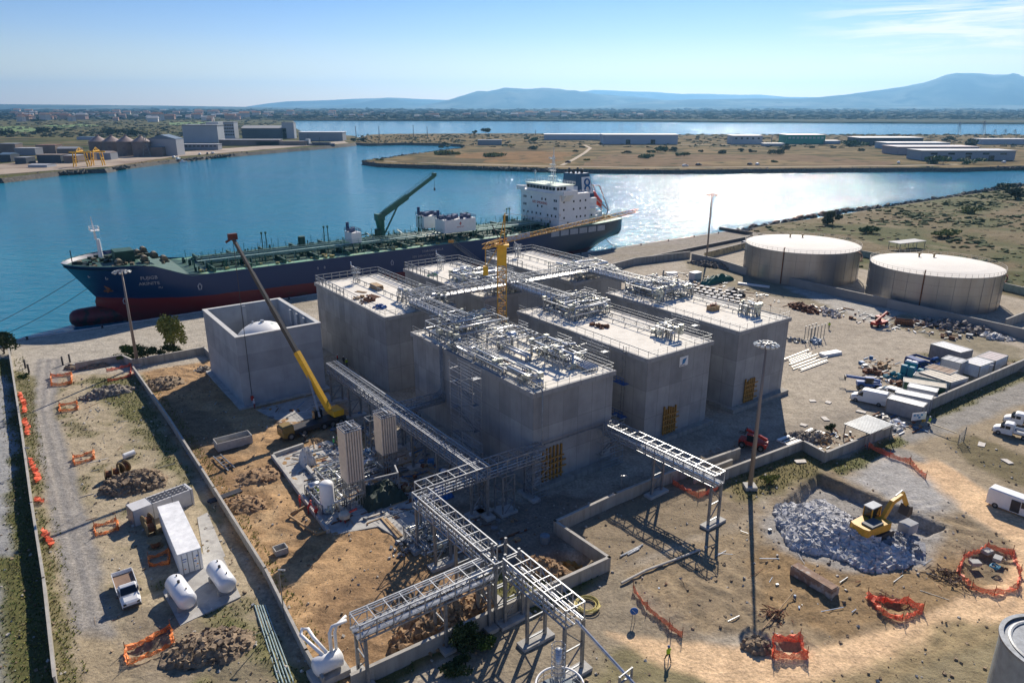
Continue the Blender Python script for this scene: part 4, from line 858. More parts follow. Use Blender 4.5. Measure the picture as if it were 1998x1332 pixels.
for p_,q_ in (((0,0),(4.6,0)),((4.6,0),(4.9,2.2)),((0,0),(.3,2.2))): b.bar(p_+(3.6,),q_+(3.6,),.18)
b.build('frame',galv,t)
# ---------------------------------------------------------------- enclosure walls, wall with vegetation, gates
def wall(label,pts,h,th=.28,mat=None,name='boundary_wall',cap=True,z=0,piers=None):
    ps=[G(x,y) for x,y in pts]; t=thing(name,label,'wall',ps[0]); o=ps[0]; b=MB();c=MB()
    for p,q in zip(ps,ps[1:]): wallseg(b,p-o,q-o,h,th,z); wallseg(c,p-o,q-o,.08,th+.08,z+h+.004)
    b.build('wall_body',mat or conc_old,t)
    if cap: c.build('coping',pm('pale wall coping',(.38,.36,.32),.85,0,.2,1),t)
    return t
wall('long low wall dividing the left lot from the excavated site',((262,728),(330,826),(420,968),(520,1128),(600,1290),(632,1345)),1.35,.2)
wall('narrow wall on the far left beside the orange netting',((20,692),(45,850),(66,1000),(90,1150),(112,1345)),1.5,.18)
wall('curving wall between the quay and the site behind the light mast',((150,722),(240,706),(262,716),(400,690),(412,702)),1.5,.3)
wall('zigzag wall from the lower left rack to the walled field',((690,1345),(1187,1112),(1083,1040),(1200,985),(1290,948),(1440,895)),1.7,.3)
wall('enclosure wall with sharp corner around the shed roof',((1380,948),(1564,878),(1608,902),(1738,848)),1.6,.28)
wall('wall behind the site cabins along the dusty road',((1778,815),(1998,718),(2150,655)),2.0,.3)
wall('long tall wall in front of the two storage tanks',((1350,508),(1400,519),(1450,535),(1587,568),(1724,599),(1860,630),(1998,662),(2200,714)),2.3,.35,panel_concrete('bund wall concrete',(.33,.31,.28),6,3))
wall('low wall between the quay apron and the yard',((1120,548),(1240,516),(1345,503)),2.2,.35)
wall('yellow weathered wall behind the dark car',((1375,505),(1480,478)),2.2,.35,pm('ochre weathered wall',(.42,.34,.19),.9,0,.2,.5,second=(.2,.17,.12),sscale=.8))
wall('dark parapet along the road at the back of the apron',((1200,520),(1462,466)),1.1,.3,pm('dark parapet',(.12,.11,.10),.9,0,.2,1))
wall('low dark bund at the far end of the quay',((1405,449),(1466,459)),1.3,.6,pm('dark bund',(.10,.09,.08),.9,0,.2,1),cap=False)
wall('low bund wall on the right of the far storage tank',((1680,500),(1720,508),(2050,588)),2.0,.3,pm('green tinted bund',(.25,.32,.27),.9,0,.2,1))
wall('thin bund wall running off the right edge below the storage tank',((1960,640),(2060,600)),2.2,.3)
wall('pale sloping wall segment between front house and shadow',((1425,915),(1355,942)),1.5,.3)

scaffold('tall scaffold bay between the long pipe rack and the nearest house',XY(47.5,-72),YAW+1.57,5,1.4,6,2,plat=False)
for k,(u,v,lb) in enumerate(((46.6,-90,'steel support bent under the shaded rack stub'),(41.0,-92,'steel support bent left of the long pipe rack'),(47.2,-66.6,'braced tower under the rack junction near the nearest house'))):
    t=thing('braced_bent',lb,'steel frame',XY(u,v),YAW); b=MB(); H_=5.6
    for x in (-.9,.9):
        for y in (-.9,.9): b.bar((x,y,0),(x,y,H_),.16)
    for z in (1.6,3.6,H_):
        for a_,c_ in (((-.9,-.9),(.9,-.9)),((.9,-.9),(.9,.9)),((.9,.9),(-.9,.9)),((-.9,.9),(-.9,-.9))): b.bar(a_+(z,),c_+(z,),.1)
    for z in (0,1.6,3.6): b.bar((-.9,-.9,z),(.9,-.9,z+1.8),.08); b.bar((.9,.9,z),(-.9,.9,z+1.8),.08)
    b.build('frame',galv_dull,t); MB().box(0,0,.15,2.6,2.4,.35).build('footing',conc,t)
# ---------------------------------------------------------------- the tanker; local x runs aft from the bow tip, y away from the quay, z up from the water
SU0=12.0; SV=-204.6; SB=12.9; SL=181.0
def hull_mat():
    m=bpy.data.materials.new('ship hull paint'); m.use_nodes=True; n=m.node_tree.nodes; l=m.node_tree.links; b=n['Principled BSDF']; b.inputs['Roughness'].default_value=.42
    t=n.new('ShaderNodeTexCoord'); s=n.new('ShaderNodeSeparateXYZ'); l.new(t.outputs['Object'],s.inputs[0])
    no=n.new('ShaderNodeTexNoise'); no.inputs['Scale'].default_value=.25; no.inputs['Detail'].default_value=9; l.new(t.outputs['Object'],no.inputs['Vector'])
    ad=n.new('ShaderNodeMath'); ad.operation='MULTIPLY_ADD'; l.new(no.outputs['Fac'],ad.inputs[0]); ad.inputs[1].default_value=.5; l.new(s.outputs[2],ad.inputs[2])
    # boot top slopes a little: the ship is trimmed by the stern
    tr=n.new('ShaderNodeMath'); tr.operation='MULTIPLY_ADD'; l.new(s.outputs[0],tr.inputs[0]); tr.inputs[1].default_value=.022; l.new(ad.outputs[0],tr.inputs[2])
    g=n.new('ShaderNodeMapRange'); g.inputs[1].default_value=6.85; g.inputs[2].default_value=7.0; l.new(tr.outputs[0],g.inputs[0])
    mm=n.new('ShaderNodeMix'); mm.data_type='RGBA'; l.new(g.outputs[0],mm.inputs[0]); mm.inputs[6].default_value=(.17,.016,.018,1); mm.inputs[7].default_value=(.004,.031,.105,1)
    mp=n.new('ShaderNodeMapping'); mp.inputs['Scale'].default_value=(.25,.25,.9); l.new(t.outputs['Object'],mp.inputs[0])
    r=n.new('ShaderNodeTexNoise'); r.inputs['Scale'].default_value=.5; r.inputs['Detail'].default_value=8; l.new(mp.outputs[0],r.inputs['Vector'])
    q=n.new('ShaderNodeMapRange'); q.inputs[1].default_value=.58; q.inputs[2].default_value=.68; q.inputs[4].default_value=.75; l.new(r.outputs['Fac'],q.inputs[0])
    zr=n.new('ShaderNodeMapRange'); zr.inputs[1].default_value=8.5; zr.inputs[2].default_value=4.5; l.new(tr.outputs[0],zr.inputs[0])
    qq=n.new('ShaderNodeMath'); qq.operation='MULTIPLY'; l.new(q.outputs[0],qq.inputs[0]); l.new(zr.outputs[0],qq.inputs[1])
    m2=n.new('ShaderNodeMix'); m2.data_type='RGBA'; l.new(qq.outputs[0],m2.inputs[0]); l.new(mm.outputs[2],m2.inputs[6]); m2.inputs[7].default_value=(.10,.035,.02,1)
    # the after part is painted a plainer grey-blue
    ag=n.new('ShaderNodeMapRange'); ag.inputs[1].default_value=135; ag.inputs[2].default_value=150; l.new(s.outputs[0],ag.inputs[0])
    m3=n.new('ShaderNodeMix'); m3.data_type='RGBA'; mu=n.new('ShaderNodeMath'); mu.operation='MULTIPLY'; l.new(ag.outputs[0],mu.inputs[0]); l.new(g.outputs[0],mu.inputs[1]); l.new(mu.outputs[0],m3.inputs[0]); l.new(m2.outputs[2],m3.inputs[6]); m3.inputs[7].default_value=(.045,.065,.085,1)
    l.new(m3.outputs[2],b.inputs['Base Color']); return m
T=thing('tanker_ship','long dark blue tanker with green deck and white wheelhouse moored at the quay','ship',XY(SU0,SV,ZW),YAW)
def sheer(x):
    if x<17: return 16.0-.2*x/17
    if x<27: return 15.8+(11.6-15.8)*(x-17)/10
    if x>150: return 11.6+ (x-150)*.03
    return 11.6
def stem(z): return float(np.interp(z,[-3,0,3,5,6.5,16.2],[7,6.6,6.3,5.8,6.3,0]))
def stern(z): return float(np.interp(z,[-3,0,3,6,8,12.5],[166,171.5,176,179.3,SL,SL]))
def half(x,z):
    a,b=stem(z),stern(z)
    if x<=a or x>=b: return .0 if x<=a else (SB*.72 if z>6 else .05)
    fl=float(np.interp(z,[-3,3,8,16],[36,32,24,15])); f=min(1,(x-a)/fl); w=(math.sin(f*math.pi/2))**float(np.interp(z,[0,8,16],[1.0,.85,.62]))
    al=float(np.interp(z,[-3,3,7,12],[44,32,20,13])); g=min(1,(b-x)/al); w2=float(np.interp(z,[-3,3,7,12],[.05,.28,.66,.82])); s_=w2+(1-w2)*math.sin(g*math.pi/2)**.8
    return SB*w*s_
st=[0,.006,.012,.02,.03,.045,.06,.08,.1,.13,.16,.2,.25]+list(np.linspace(.3,.75,18))+[.78,.81,.84,.87,.9,.93,.95,.97,.985,1]
lv=[-3,-1,0,1.5,3,4.2,5.4,6.5,7.8,9,10.3,None]
vs=[];fs=[];ns=len(st)
for side in (-1,1):
    for z in lv:
        for s_ in st:
            if z is None:
                x0,x1=stem(16),stern(12); x=x0+(x1-x0)*s_; zz=sheer(x)
                x=stem(zz)+(stern(min(zz,12))-stem(zz))*s_; zz=sheer(x)
            else:
                zz=z; x=stem(z)+(stern(z)-stem(z))*s_
                top=sheer(x); 
            vs.append((x,side*half(x,zz),zz))
nl=len(lv)
for k in range(2):
    for i in range(nl-1):
        for j in range(ns-1):
            a=(k*nl+i)*ns+j; q=(a,a+1,a+ns+1,a+ns); fs.append(q if k==0 else q[::-1])
for i in range(nl-1): a=i*ns+ns-1; b_=(nl+i)*ns+ns-1; fs.append((a,b_,b_+ns,a+ns))
mb=MB(); mb.add(vs,fs)
hull=mb.build('hull',hull_mat(),T,True)
b=MB(); b.path([(-.2,0,2.2),(.3,0,2.1),(1.5,0,1.8),(4,0,1.6),(8,0,1.4),(14,0,1.2)],[.9,1.7,2.3,2.6,2.9,3.0],16); b.build('bulbous_bow',pm('boot red paint',(.13,.018,.022),.5,0,.3,.4,second=(.03,.02,.02),sscale=.5),T,True)
deckm=pm('dark green deck paint',(.007,.062,.04),.6,0,.3,.4,second=(.02,.09,.06),sscale=.25); deckl=pm('pale green walkway',(.16,.36,.24),.6,0,.2,.5,second=(.35,.4,.22),sscale=.7,slo=.55,shi=.66)
pipeg=pm('green deck pipe',(.015,.11,.075),.45,0,.3,1.5); 
# deck surface, side walkway strips, bulwark
vs=[];fs=[];dx=[];k=0
xs=list(np.linspace(.6,26,18))+list(np.linspace(27,180.5,60))
for x in xs:
    z=sheer(x)-(.9 if x<18 else .9*max(0,(27-x)/9)+.02); w=max(.02,half(x,sheer(x))-.12); sw=2.3 if x>28 else .12; vs+= [(x,-w,z),(x,-max(0,w-sw),z),(x,max(0,w-sw),z),(x,w,z)]
for i in range(len(xs)-1):
    for j in range(3): a=i*4+j; fs.append((a,a+4,a+5,a+1))
dm_=MB(); dm_.add(vs,[f for k,f in enumerate(fs) if k%3==1]); dm_.build('main_deck',deckm,T)
dm_=MB(); dm_.add(vs,[f for k,f in enumerate(fs) if k%3!=1]); dm_.build('side_walkway',deckl,T)
b=MB(); ys=MB()
for side in (-1,1):
    pts=[(x,side*(half(x,sheer(x))-.02),sheer(x)+.03) for x in xs]
    for p,q in zip(pts,pts[1:]): b.bar(p,q,.16,.12)
b.build('gunwale',pm('pale teal edge',(.12,.25,.22),.5),T)
for side in (-1,1): b=MB(); frame_rail(b,[(x,side*(half(x,sheer(x))-.3),sheer(x)) for x in range(29,178,7)],1.0,0,3.5,.02); b.build('deck_rail',pm('deck rail green',(.05,.2,.15),.5),T)
DZ=11.6; CD=-.0
# longitudinal pipes, catwalk and cross webs
for k,(y,r,z) in enumerate(((-4.6,.22,1.3),(-3.9,.28,1.3),(-3.1,.22,1.4),(-2.4,.16,1.3),(-1.6,.3,1.3),(.0,.22,1.2),(.9,.3,1.3),(1.8,.22,1.3),(2.7,.16,1.4),(3.6,.26,1.3),(5.4,.2,1.0))):
    MB().tube((33,y,DZ+z),(147,y,DZ+z),r,6).build('cargo_pipe',pipeg if k%3 else pm('bleached pipe green',(.2,.33,.27),.45),T,True)
b=MB(); b.box(89,-6.4,DZ+2.3,118,1.1,.08); frame_rail(b,[(30,-5.9,0),(148,-5.9,0)],1.1,DZ+2.35,3,.03); frame_rail(b,[(30,-6.9,0),(148,-6.9,0)],1.1,DZ+2.35,3,.03)
for x in range(32,148,6): b.bar((x,-6.4,DZ),(x,-6.4,DZ+2.3),.18)
b.build('catwalk',pm('catwalk pale',(.22,.34,.29),.5),T)
for k in range(13):
    x=33+k*9.3
    if 82<x<112 and k%2: continue
    [MB().box(x,s_*(SB/2+1.0),DZ+.55,.5,SB-4.6,1.1).build('deck_web',deckm,T) for s_ in (-1,1)]
# tank hatches, vents, valves
rn=random.Random(5); F=MB();V2=MB()
for k in range(420):
    x=rn.uniform(29,150); y=rn.uniform(-10,10); h=rn.uniform(.3,1.6); F.box(x,y,DZ+h/2,rn.uniform(.15,.8),rn.uniform(.15,.8),h) if k%2 else V2.tube((x,y,DZ),(x,y,DZ+rn.uniform(1,2.6)),rn.uniform(.06,.2),6)
for k in range(150):
    x=rn.uniform(80,118); y=rn.uniform(-9,9); V2.path([(x,y,DZ+rn.uniform(.4,2)),(x+rn.uniform(-2,2),y+rn.uniform(-3,3),DZ+rn.uniform(.6,2.6))],rn.uniform(.06,.2),6)
for k in range(60):
    x=30+k*2; V2.tube((x,6.5+rn.uniform(-1,1),DZ),(x,6.5,DZ+rn.uniform(1.8,4)),.07,5)
struct(F.build('deck_fittings',deckm,T),'stuff'); struct(V2.build('deck_vents',pipeg,T),'stuff')
F=MB()
for k in range(46):
    x=rn.uniform(29,150); y=-rn.uniform(8.2,11.8); s_=rn.uniform(.3,.9); F.box(x,y,DZ+s_*.4,s_*1.4,s_,s_*.8,rn.uniform(0,3))
struct(F.build('mooring_fittings',pm('yellowed fittings',(.42,.33,.10),.6,0,.4,2,second=(.06,.06,.05),sscale=1.5),T),'stuff')
for x in (52,71,89,104,122,140): # pairs of vent posts
    V2=MB()
    for dx in (-.6,.6): V2.tube((x+dx,7,DZ),(x+dx,7,DZ+5.4),.13,6); V2.tube((x+dx,7,DZ+5.4),(x+dx,7,DZ+6),.3,6); V2.bar((x+dx,7,DZ+5),(x+dx*2.6,8.2,DZ),.06)
    V2.bar((x-.6,7,DZ+3),(x+.6,7,DZ+3),.08); V2.build('vent_post',pipeg,T)
for x,y in ((62,3.5),(86,2),(136,3)): MB().tube((x,y,DZ),(x,y,DZ+4.2),1.0,14).build('tank_drum',deckm,T)
# forecastle: foremast house, winches
b=MB(); b.box(14,0,16.2,4.4,5.5,3.2); b.build('foremast_house',deckm,T)
b=MB(); b.path([(9,0,16.5),(9,0,21)],[.55,.4],8); b.path([(8.6,0,21),(8.3,0,26.6)],[.35,.1],6); b.box(8.6,0,23.2,2.0,3.0,.12); frame_rail(b,[(7.6,-1.5,0),(9.6,-1.5,0),(9.6,1.5,0),(7.6,1.5,0),(7.6,-1.5,0)],.9,23.2,1,.04)
for k in range(14): b.bar((9.6,-.25,15.2+k*.55),(9.6,.25,15.2+k*.55),.05)
b.build('foremast',whitep,T)
F=MB();F2=MB()
for k in range(60):
    x=rn.uniform(3,22); w=half(x,15)*.8; y=rn.uniform(-w,w); s_=rn.uniform(.3,.9); (F if k%2 else F2).box(x,y,15+s_*.4,s_*1.5,s_,s_,rn.uniform(0,3))
for x,y in ((18,-5),(18,4.5),(21,-1),(12,-6.5),(13,6),(20,8),(22,-8)): F2.path([(x,y-1.3,15.9),(x,y+1.3,15.9)],.75,12); F.box(x,y,15.3,1.8,3.2,.4)
struct(F.build('winch_bed',pm('dark winch green',(.03,.05,.035),.6),T),'stuff'); struct(F2.build('forecastle_gear',pm('rope and drum brown',(.15,.12,.07),.7,0,.5,2),T),'stuff')
b=MB(); b.tube((2.6,-.5,15),(2.6,-.5,19),.12,6); b.build('jackstaff',darkp,T)
# white screened boxes on deck with machinery on top
def dbox(x0,x1,y0,y1,z0,z1,cross=False):
    q=MB(); q.bz(x0,x1,y0,y1,z0,z1); o=q.build('white_deck_box',whitep,T)
    F=MB();r_=random.Random(int(x0))
    frame_rail(F,[(x0,y0,0),(x1,y0,0),(x1,y1,0),(x0,y1,0),(x0,y0,0)],1.0,z1,1.6,.05)
    for k in range(int((x1-x0)*2.2)): F.box(r_.uniform(x0+.5,x1-.5),r_.uniform(y0+.5,y1-.5),z1+.55,r_.uniform(.4,1.2),r_.uniform(.4,1.2),1.1)
    F.box(x0+.7,y1-.8,z1+1.4,.7,.7,2.6); F.build('roof_machinery',pm('dark blue machinery',(.02,.05,.14),.5,0,.4,2),o)
    if cross:
        c=MB(); cx=(x0+x1)/2; cz=(z0+z1)/2+.7; c.box(cx,y0-.02,cz,.25,.03,1.1); c.box(cx,y0-.025,cz,.9,.03,.25); c.build('cross_emblem',redp,o)
        textmesh('lettering','HEAVY LIFT',.55,redp,o,Matrix.Translation((cx,y0-.03,cz-1.1))@Matrix.Rotation(math.pi/2,4,'X'),.01)
dbox(73.5,76.6,-6.5,-1.5,13.9,16.9); dbox(104.7,116.5,-7.6,-1.6,13.8,17.9,True); dbox(104.5,111,5.5,11,13.6,17.6)
for x,y in ((74,-6),(76.2,-6),(105.2,-7),(116,-7),(105.2,-2),(116,-2),(105,6),(110.5,6),(105,10.5),(110.5,10.5)): MB().bar((x,y,DZ),(x,y,13.9),.3).build('box_support',deckm,T)
# deck crane
cz=T; pv_=Vector((GV(744,455,-208)[0]-SU0,3.4,DZ)); u,z=GV(847,343,-208); tip=Vector((u-SU0,3.4,z-ZW)); top=pv_+Vector((-.3,0,7.0))
b=MB(); b.path([pv_,pv_+Vector((0,0,4)),top],[1.25,1.2,1.5],10); b.build('crane_pedestal',pipeg,T)
b=MB(); b.box(top.x,top.y,top.z+.7,2.6,2.4,2); b.bar(top+Vector((.5,0,1)),top.lerp(tip,.5)+Vector((0,0,.2)),1.1,1.7); b.bar(top.lerp(tip,.48)+Vector((0,0,.25)),tip,.8,1.0); b.box(tip.x,tip.y,tip.z+.3,1.4,.9,1.1); b.build('crane_jib',pipeg,T)
b=MB(); frame_rail(b,[top+Vector((1,-.5,1.8)),tip+Vector((-.6,-.5,.5))],1.0,0,1.6,.03); b.bar(pv_+Vector((1,0,2)),top.lerp(tip,.33)+Vector((0,0,-.2)),.4); b.build('jib_rail',pipeg,T)
b=MB(); b.tube(tip,tip-Vector((0,0,4.2)),.05,4); b.box(tip.x,tip.y,tip.z-4.3,.4,.4,.9); b.build('crane_hook',darkp,T)
# accommodation
wh=pm('ship white paint',(.76,.77,.76),.45,0,.05,.6,second=(.5,.42,.34),sscale=.5,slo=.66,shi=.8)
hx0,hx1,hy=149.0,163.0,11.2
b=MB(); b.bz(hx0,hx1,-hy+.2,hy,DZ-.2,23.2); b.build('deckhouse',wh,T)
b=MB(); b.bz(hx1,169.5,-7.5,9.5,DZ-.2,18.6); b.bz(169.5,174,-6,8,DZ,15.2); b.build('after_house',wh,T)
b=MB(); 
for z in (14.2,16.9,19.6): b.bz(hx1,169.5 if z<18 else 165,-8.8,10,z,z+.12); frame_rail(b,[(hx1,-8.8,0),(169.5 if z<18 else 165,-8.8,0)],1,z,1.4,.03)
b.build('after_gallery',wh,T)
b=MB(); b.bz(hx0+.3,hx0+8.5,-8.4,8.4,23.2,25.9); b.bz(hx0+8.5,hx0+12.5,-6,6,23.2,25.0); b.build('wheelhouse',wh,T)
b=MB(); b.bz(hx0-.4,hx0+6.0,-13.6,13.6,23.15,23.5)
for y0,y1 in ((-13.6,-8.6),(8.6,13.6)): b.bz(hx0-.4,hx0-.25,y0,y1,23.5,24.6); b.bz(hx0+5.85,hx0+6,y0,y1,23.5,24.6)
b.bz(hx0-.4,hx0+6,-13.6,-13.45,23.5,24.6); b.bz(hx0-.4,hx0+6,13.45,13.6,23.5,24.6); 
for y in (-11.2,11.2): b.add([(hx0+1,y,23.15),(hx0+1,y/11.2*13.4,23.15),(hx0+1,y,20.8),(hx0+4.5,y,23.15),(hx0+4.5,y/11.2*13.4,23.15),(hx0+4.5,y,20.8)],[(0,1,2),(3,5,4),(1,4,5,2),(0,3,4,1)])
b.build('bridge_wing',wh,T)
b=MB(); b.bz(hx0+.0,hx0+9,-8.8,8.8,25.9,26.05); b.build('monkey_island',pm('pale mint deck',(.42,.55,.42),.6),T)
b=MB(); frame_rail(b,[(hx0+.1,-8.7,0),(hx0+9,-8.7,0),(hx0+9,8.7,0),(hx0+.1,8.7,0),(hx0+.1,-8.7,0)],1.0,26.05,1.4,.03); frame_rail(b,[(hx1,-hy+.3,0),(hx0+6.5,-hy+.3,0)],1,23.2,1.4,.03); b.build('bridge_rail',wh,T)
for k in range(9): MB().bz(hx0+.25,hx0+.32,-8.1+k*1.82,-6.55+k*1.82,24.35,25.5).build('bridge_window',glassd,T)
for k in range(3): MB().bz(hx0+.8+k*1.5,hx0+2.0+k*1.5,-8.47,-8.40,24.35,25.5).build('bridge_window',glassd,T)
for z,ys_ in ((21.0,(-9.2,-8.2,-3.2,-1.2,5.0,8.3,9.4)),(18.3,(-9.2,-8.2,-1.2,1.2,8.3,9.4)),(15.6,(-9,-6.8,-4.6,-.5,2,4.5,7,9.5)),(13.4,(-6,-1,4))):
    for y in ys_: MB().bz(hx0-.05,hx0+.02,y-.35,y+.35,z-.4,z+.4).build('porthole',glassd,T)
for z,xs_ in ((20.6,(151,155.5,158.5,161)),(17.9,(151,155.5,158.5,161)),(15.1,(151.2,157,158.8,161,164)),(13.2,(153,160))):
    for x in xs_: MB().bz(x-.3,x+.3,-hy+.13,-hy+.21,z-.35,z+.35).build('porthole',glassd,T)
textmesh('no_smoking_lettering','NO SMOKING',1.35,redp,T,Matrix.Translation((hx0-.06,0,19.55))@Matrix.Rotation(-math.pi/2,4,'Z')@Matrix.Rotation(math.pi/2,4,'X'),.02)
# radar mast
b=MB(); mx0=hx0+6
for dx,dy in ((-.7,-.7),(.7,-.7),(.7,.7),(-.7,.7)): b.bar((mx0+dx,dy,26),(mx0+dx*.25,dy*.25,35.5),.14)
for k in range(7): z=27+k*1.3; f=1-.75*(z-26)/9.5; b.bar((mx0-.7*f,-.7*f,z),(mx0+.7*f,.7*f,z+1.0),.08); b.bar((mx0+.7*f,-.7*f,z),(mx0-.7*f,.7*f,z+1.0),.08)
for z,w_ in ((28.5,3),(30.5,2.6),(32.6,2.2),(34.6,1.6)): b.box(mx0-.4,0,z,1.6,w_,.12); b.tube((mx0-1,-w_/2,z),(mx0-1,-w_/2,z+.9),.1,5)
b.bar((mx0-1.2,-1.5,31.2),(mx0-1.2,1.5,31.2),.25,.3); b.bar((mx0-1.1,-2.2,34.9),(mx0-1.1,1.2,34.9),.25,.3); b.tube((mx0,0,35.5),(mx0,0,38.6),.07,5); b.tube((mx0+.4,.3,35),(mx0+.4,.3,37.6),.05,5)
b.build('radar_mast',pm('mast grey white',(.6,.62,.62),.5),T)
b=MB(); b.tube((hx0+2,5.5,26),(hx0+2,5.5,29.5),.09,6); b.lathe([(.1,29.3),(.5,29.7),(.5,30.2),(.1,30.6)],10,hx0+2,5.5); b.build('satellite_dome',pm('dome grey',(.3,.33,.36)),T)
# funnel
fb=pm('funnel blue',(.008,.065,.14),.4,0,.1,1)
b=MB(); b.add([(161.5,-5.2,20.6),(170.6,-5.2,20.6),(170.6,3.6,20.6),(161.5,3.6,20.6),(162.2,-4.2,29.2),(168.4,-4.2,29.2),(168.4,2.6,29.2),(162.2,2.6,29.2)],[(3,2,1,0),(4,5,6,7),(0,1,5,4),(1,2,6,5),(2,3,7,6),(3,0,4,7)]); b.build('funnel',fb,T)
b=MB(); b.bz(163,169.5,-7.5,8,18.4,20.6); b.build('funnel_base',wh,T)
b=MB(); b.add([(164.6,-5.02,21.9),(169.9,-5.02,21.9),(168.7,-4.32,27.9),(164.6,-4.32,27.9)],[(0,1,2,3)]); 
for v in b.v: pass
b.build('funnel_panel',wh,T).location=(0,-.06,0)
b=MB()
for cz_ in (26.0,23.6): 
    rg=[(167.0+1.15*math.cos(a),0,cz_+1.15*math.sin(a)) for a in np.linspace(0,2*math.pi,21)]
    b.path([(x,-4.95-(27.9-z)*.115+ .25,z) for x,_,z in rg],.3,6)
b.build('funnel_emblem',pm('emblem blue',(.01,.12,.30)),T)
b=MB()
for x,y,h_ in ((163,-2,1.6),(164.2,0,1.2),(165.2,-1.5,2.0),(166.5,-2.6,1.4),(167.4,-1,1.5),(163.3,1,1.8)): b.tube((x,y,29.2),(x,y,29.2+h_),.38,8)
b.build('exhaust_pipe',darkp,T)
# free-fall lifeboat and its davit at the stern
b=MB(); b.path([(172,-1,21.8),(173,-1,21.2),(177,-1,17.4),(178,-1,16.2)],[.5,1.35,1.3,.35],12); b.build('lifeboat',pm('lifeboat orange',(.62,.05,.02),.4),T,True)
b=MB()
for y in (-2.8,.8): b.bar((170.5,y,21.5),(180,y,14.8),.3,.4); b.bar((171,y,16),(171,y,24.5),.25); b.bar((171,y,24.5),(175,y,24.2),.25); b.bar((175,y,24.2),(180,y,15),.22); b.bar((180,y,15),(179,y,12.4),.25)
b.build('lifeboat_davit',pm('davit red white',(.5,.3,.27),.5),T)
F=MB();F2=MB()
for k in range(36): x=rn.uniform(172,179.5); y=rn.uniform(-8.5,8.5); s_=rn.uniform(.3,.9); (F if k%2 else F2).box(x,y,12.5+s_*.6,s_*1.2,s_,s_*1.3,rn.uniform(0,3))
F.build('stern_winch',pipeg,T); F2.build('stern_gear',pm('stern gear tan',(.4,.32,.2)),T)
for k in range(6): MB().bz(144+k*4.3,147.6+k*4.3,-SB-.03,-SB+.1,9.4,11.3).build('hull_opening',pm('pale opening plate',(.34,.36,.37),.6),T)
b=MB(); b.box(86,-SB+.9,7.5,.04,.04,.04)
# lettering on the bow and side (painted marks, thin)
letm=pm('hull lettering white',(.33,.34,.38),.5)
def hulltext(name,body,size,x,z):
    y=-half(x,z); y2=-half(x+2,z); a=math.atan2(y2-y,2.0)
    y3=-half(x,z+1.5); tilt=math.atan2(-(y3-y),1.5)
    M=Matrix.Translation((x,y-.12,z))@Matrix.Rotation(a,4,'Z')@Matrix.Rotation(math.pi/2+tilt*.9,4,'X')
    textmesh(name,body,size,letm,T,M,.04)
hulltext('bow_name_lettering','FUJIGB',1.3,17.2,12.3); hulltext('bow_name_lettering','AKINITE',1.3,17.2,10.7); hulltext('bow_name_lettering','PLI',.8,19.6,9.4)
hulltext('side_lettering','STARGARDING A',.95,97,10.2); hulltext('side_lettering','NN SHANGTANG KG',.95,94.5,8.9)
for x,z,s_ in ((28.5,8.6,.9),(83,8.0,.8),(126,8.0,.8),(8.6,12.6,.5),(5.2,13.0,.4),(12,5.6,.8),(60,9.3,.35),(62,9.3,.35)): 
    q=MB(); y=-half(x,z)-.06; q.path([(x,y,z+s_),(x+s_*.5,y,z+.2*s_),(x+s_*.3,y,z-s_*.8),(x-s_*.3,y,z-s_*.8),(x-s_*.5,y,z+.2*s_),(x,y,z+s_)],.12*s_+.05,5); q.build('hull_mark',letm,T)
q=MB(); q.path([(8.2,-half(8.2,9.6)-.15,10.2),(9.0,-half(9,9)-.3,9.2),(8.7,-half(8.7,8.6)-.3,8.4)],[.3,.5,.35],6); q.path([(8.0,-half(8,8.6)-.2,8.6),(9.8,-half(9.6,8.6)-.2,8.7)],.25,5); q.build('anchor',rust,T)
# gangway, fenders, mooring lines
g=thing('gangway','gangway ladder sloping from the ship deck down to the quay','gangway',(0,0,0)); p=XY(116,SV+SB-.5,9.2); q=XY(126,SV+SB+5.5,.2)
b=MB(); b.bar(p,q,.9,.08); 
for s_ in (-.45,.45): off=XY(-.45 if s_<0 else .45,0)*0+Vector((s_*.8,s_*.5,0)); b.bar(p+off,q+off,.1); b.bar(p+off+Vector((0,0,1)),q+off+Vector((0,0,1)),.08); [b.bar(p.lerp(q,k/8)+off,p.lerp(q,k/8)+off+Vector((0,0,1)),.06) for k in range(9)]
b.build('walkway',galv_dull,g); b=MB(); b.box(p.x,p.y,p.z+.4,1.6,1.6,.8); b.build('landing',pm('gangway orange',(.55,.25,.04)),g)
def line(label,p,q,sag=1.2,r=.06):
    b=MB(); b.path([p.lerp(q,k/10)-Vector((0,0,sag*4*(k/10)*(1-k/10))) for k in range(11)],r,5); tag(b.build('mooring_line',darkp),label,'mooring line')
line('upper of two mooring lines from the bow',XY(SU0+5.6,SV-1,ZW+13.2),XY(-14,-189.3,.4),1)
line('lower of two mooring lines from the bow',XY(SU0+7,SV+1,ZW+10.5),XY(-6,-189.3,.4),1)
line('dark mooring line from the stern to the quay end',XY(SU0+172,SV+7,ZW+9),XY(190,-189.2,.3),3,.12)
bol=thing('bollard','iron mooring bollard on the quay edge','bollard',XY(2,-188.4,0),0,'bollards along the quay edge'); MB().lathe([(.28,0),(.22,.15),(.2,.45),(.33,.55),(.33,.65),(.2,.72)],10).build('post',darkp,bol,True)
for k in range(1,17):
    if 20<k*15<0: continue
    dup(bol,XY(2+k*15,-188.4,0))
for k,u in enumerate((25,31,44,50)):
    fd=MB(); fd.path([(-.9,0,0),(.9,0,0)],.55,12); tag(fd.build('fender',rubber,loc=XY(u,-190.9,-1.2),rz=YAW),'black cylindrical fender between hull and quay','fender','fenders along the hull')
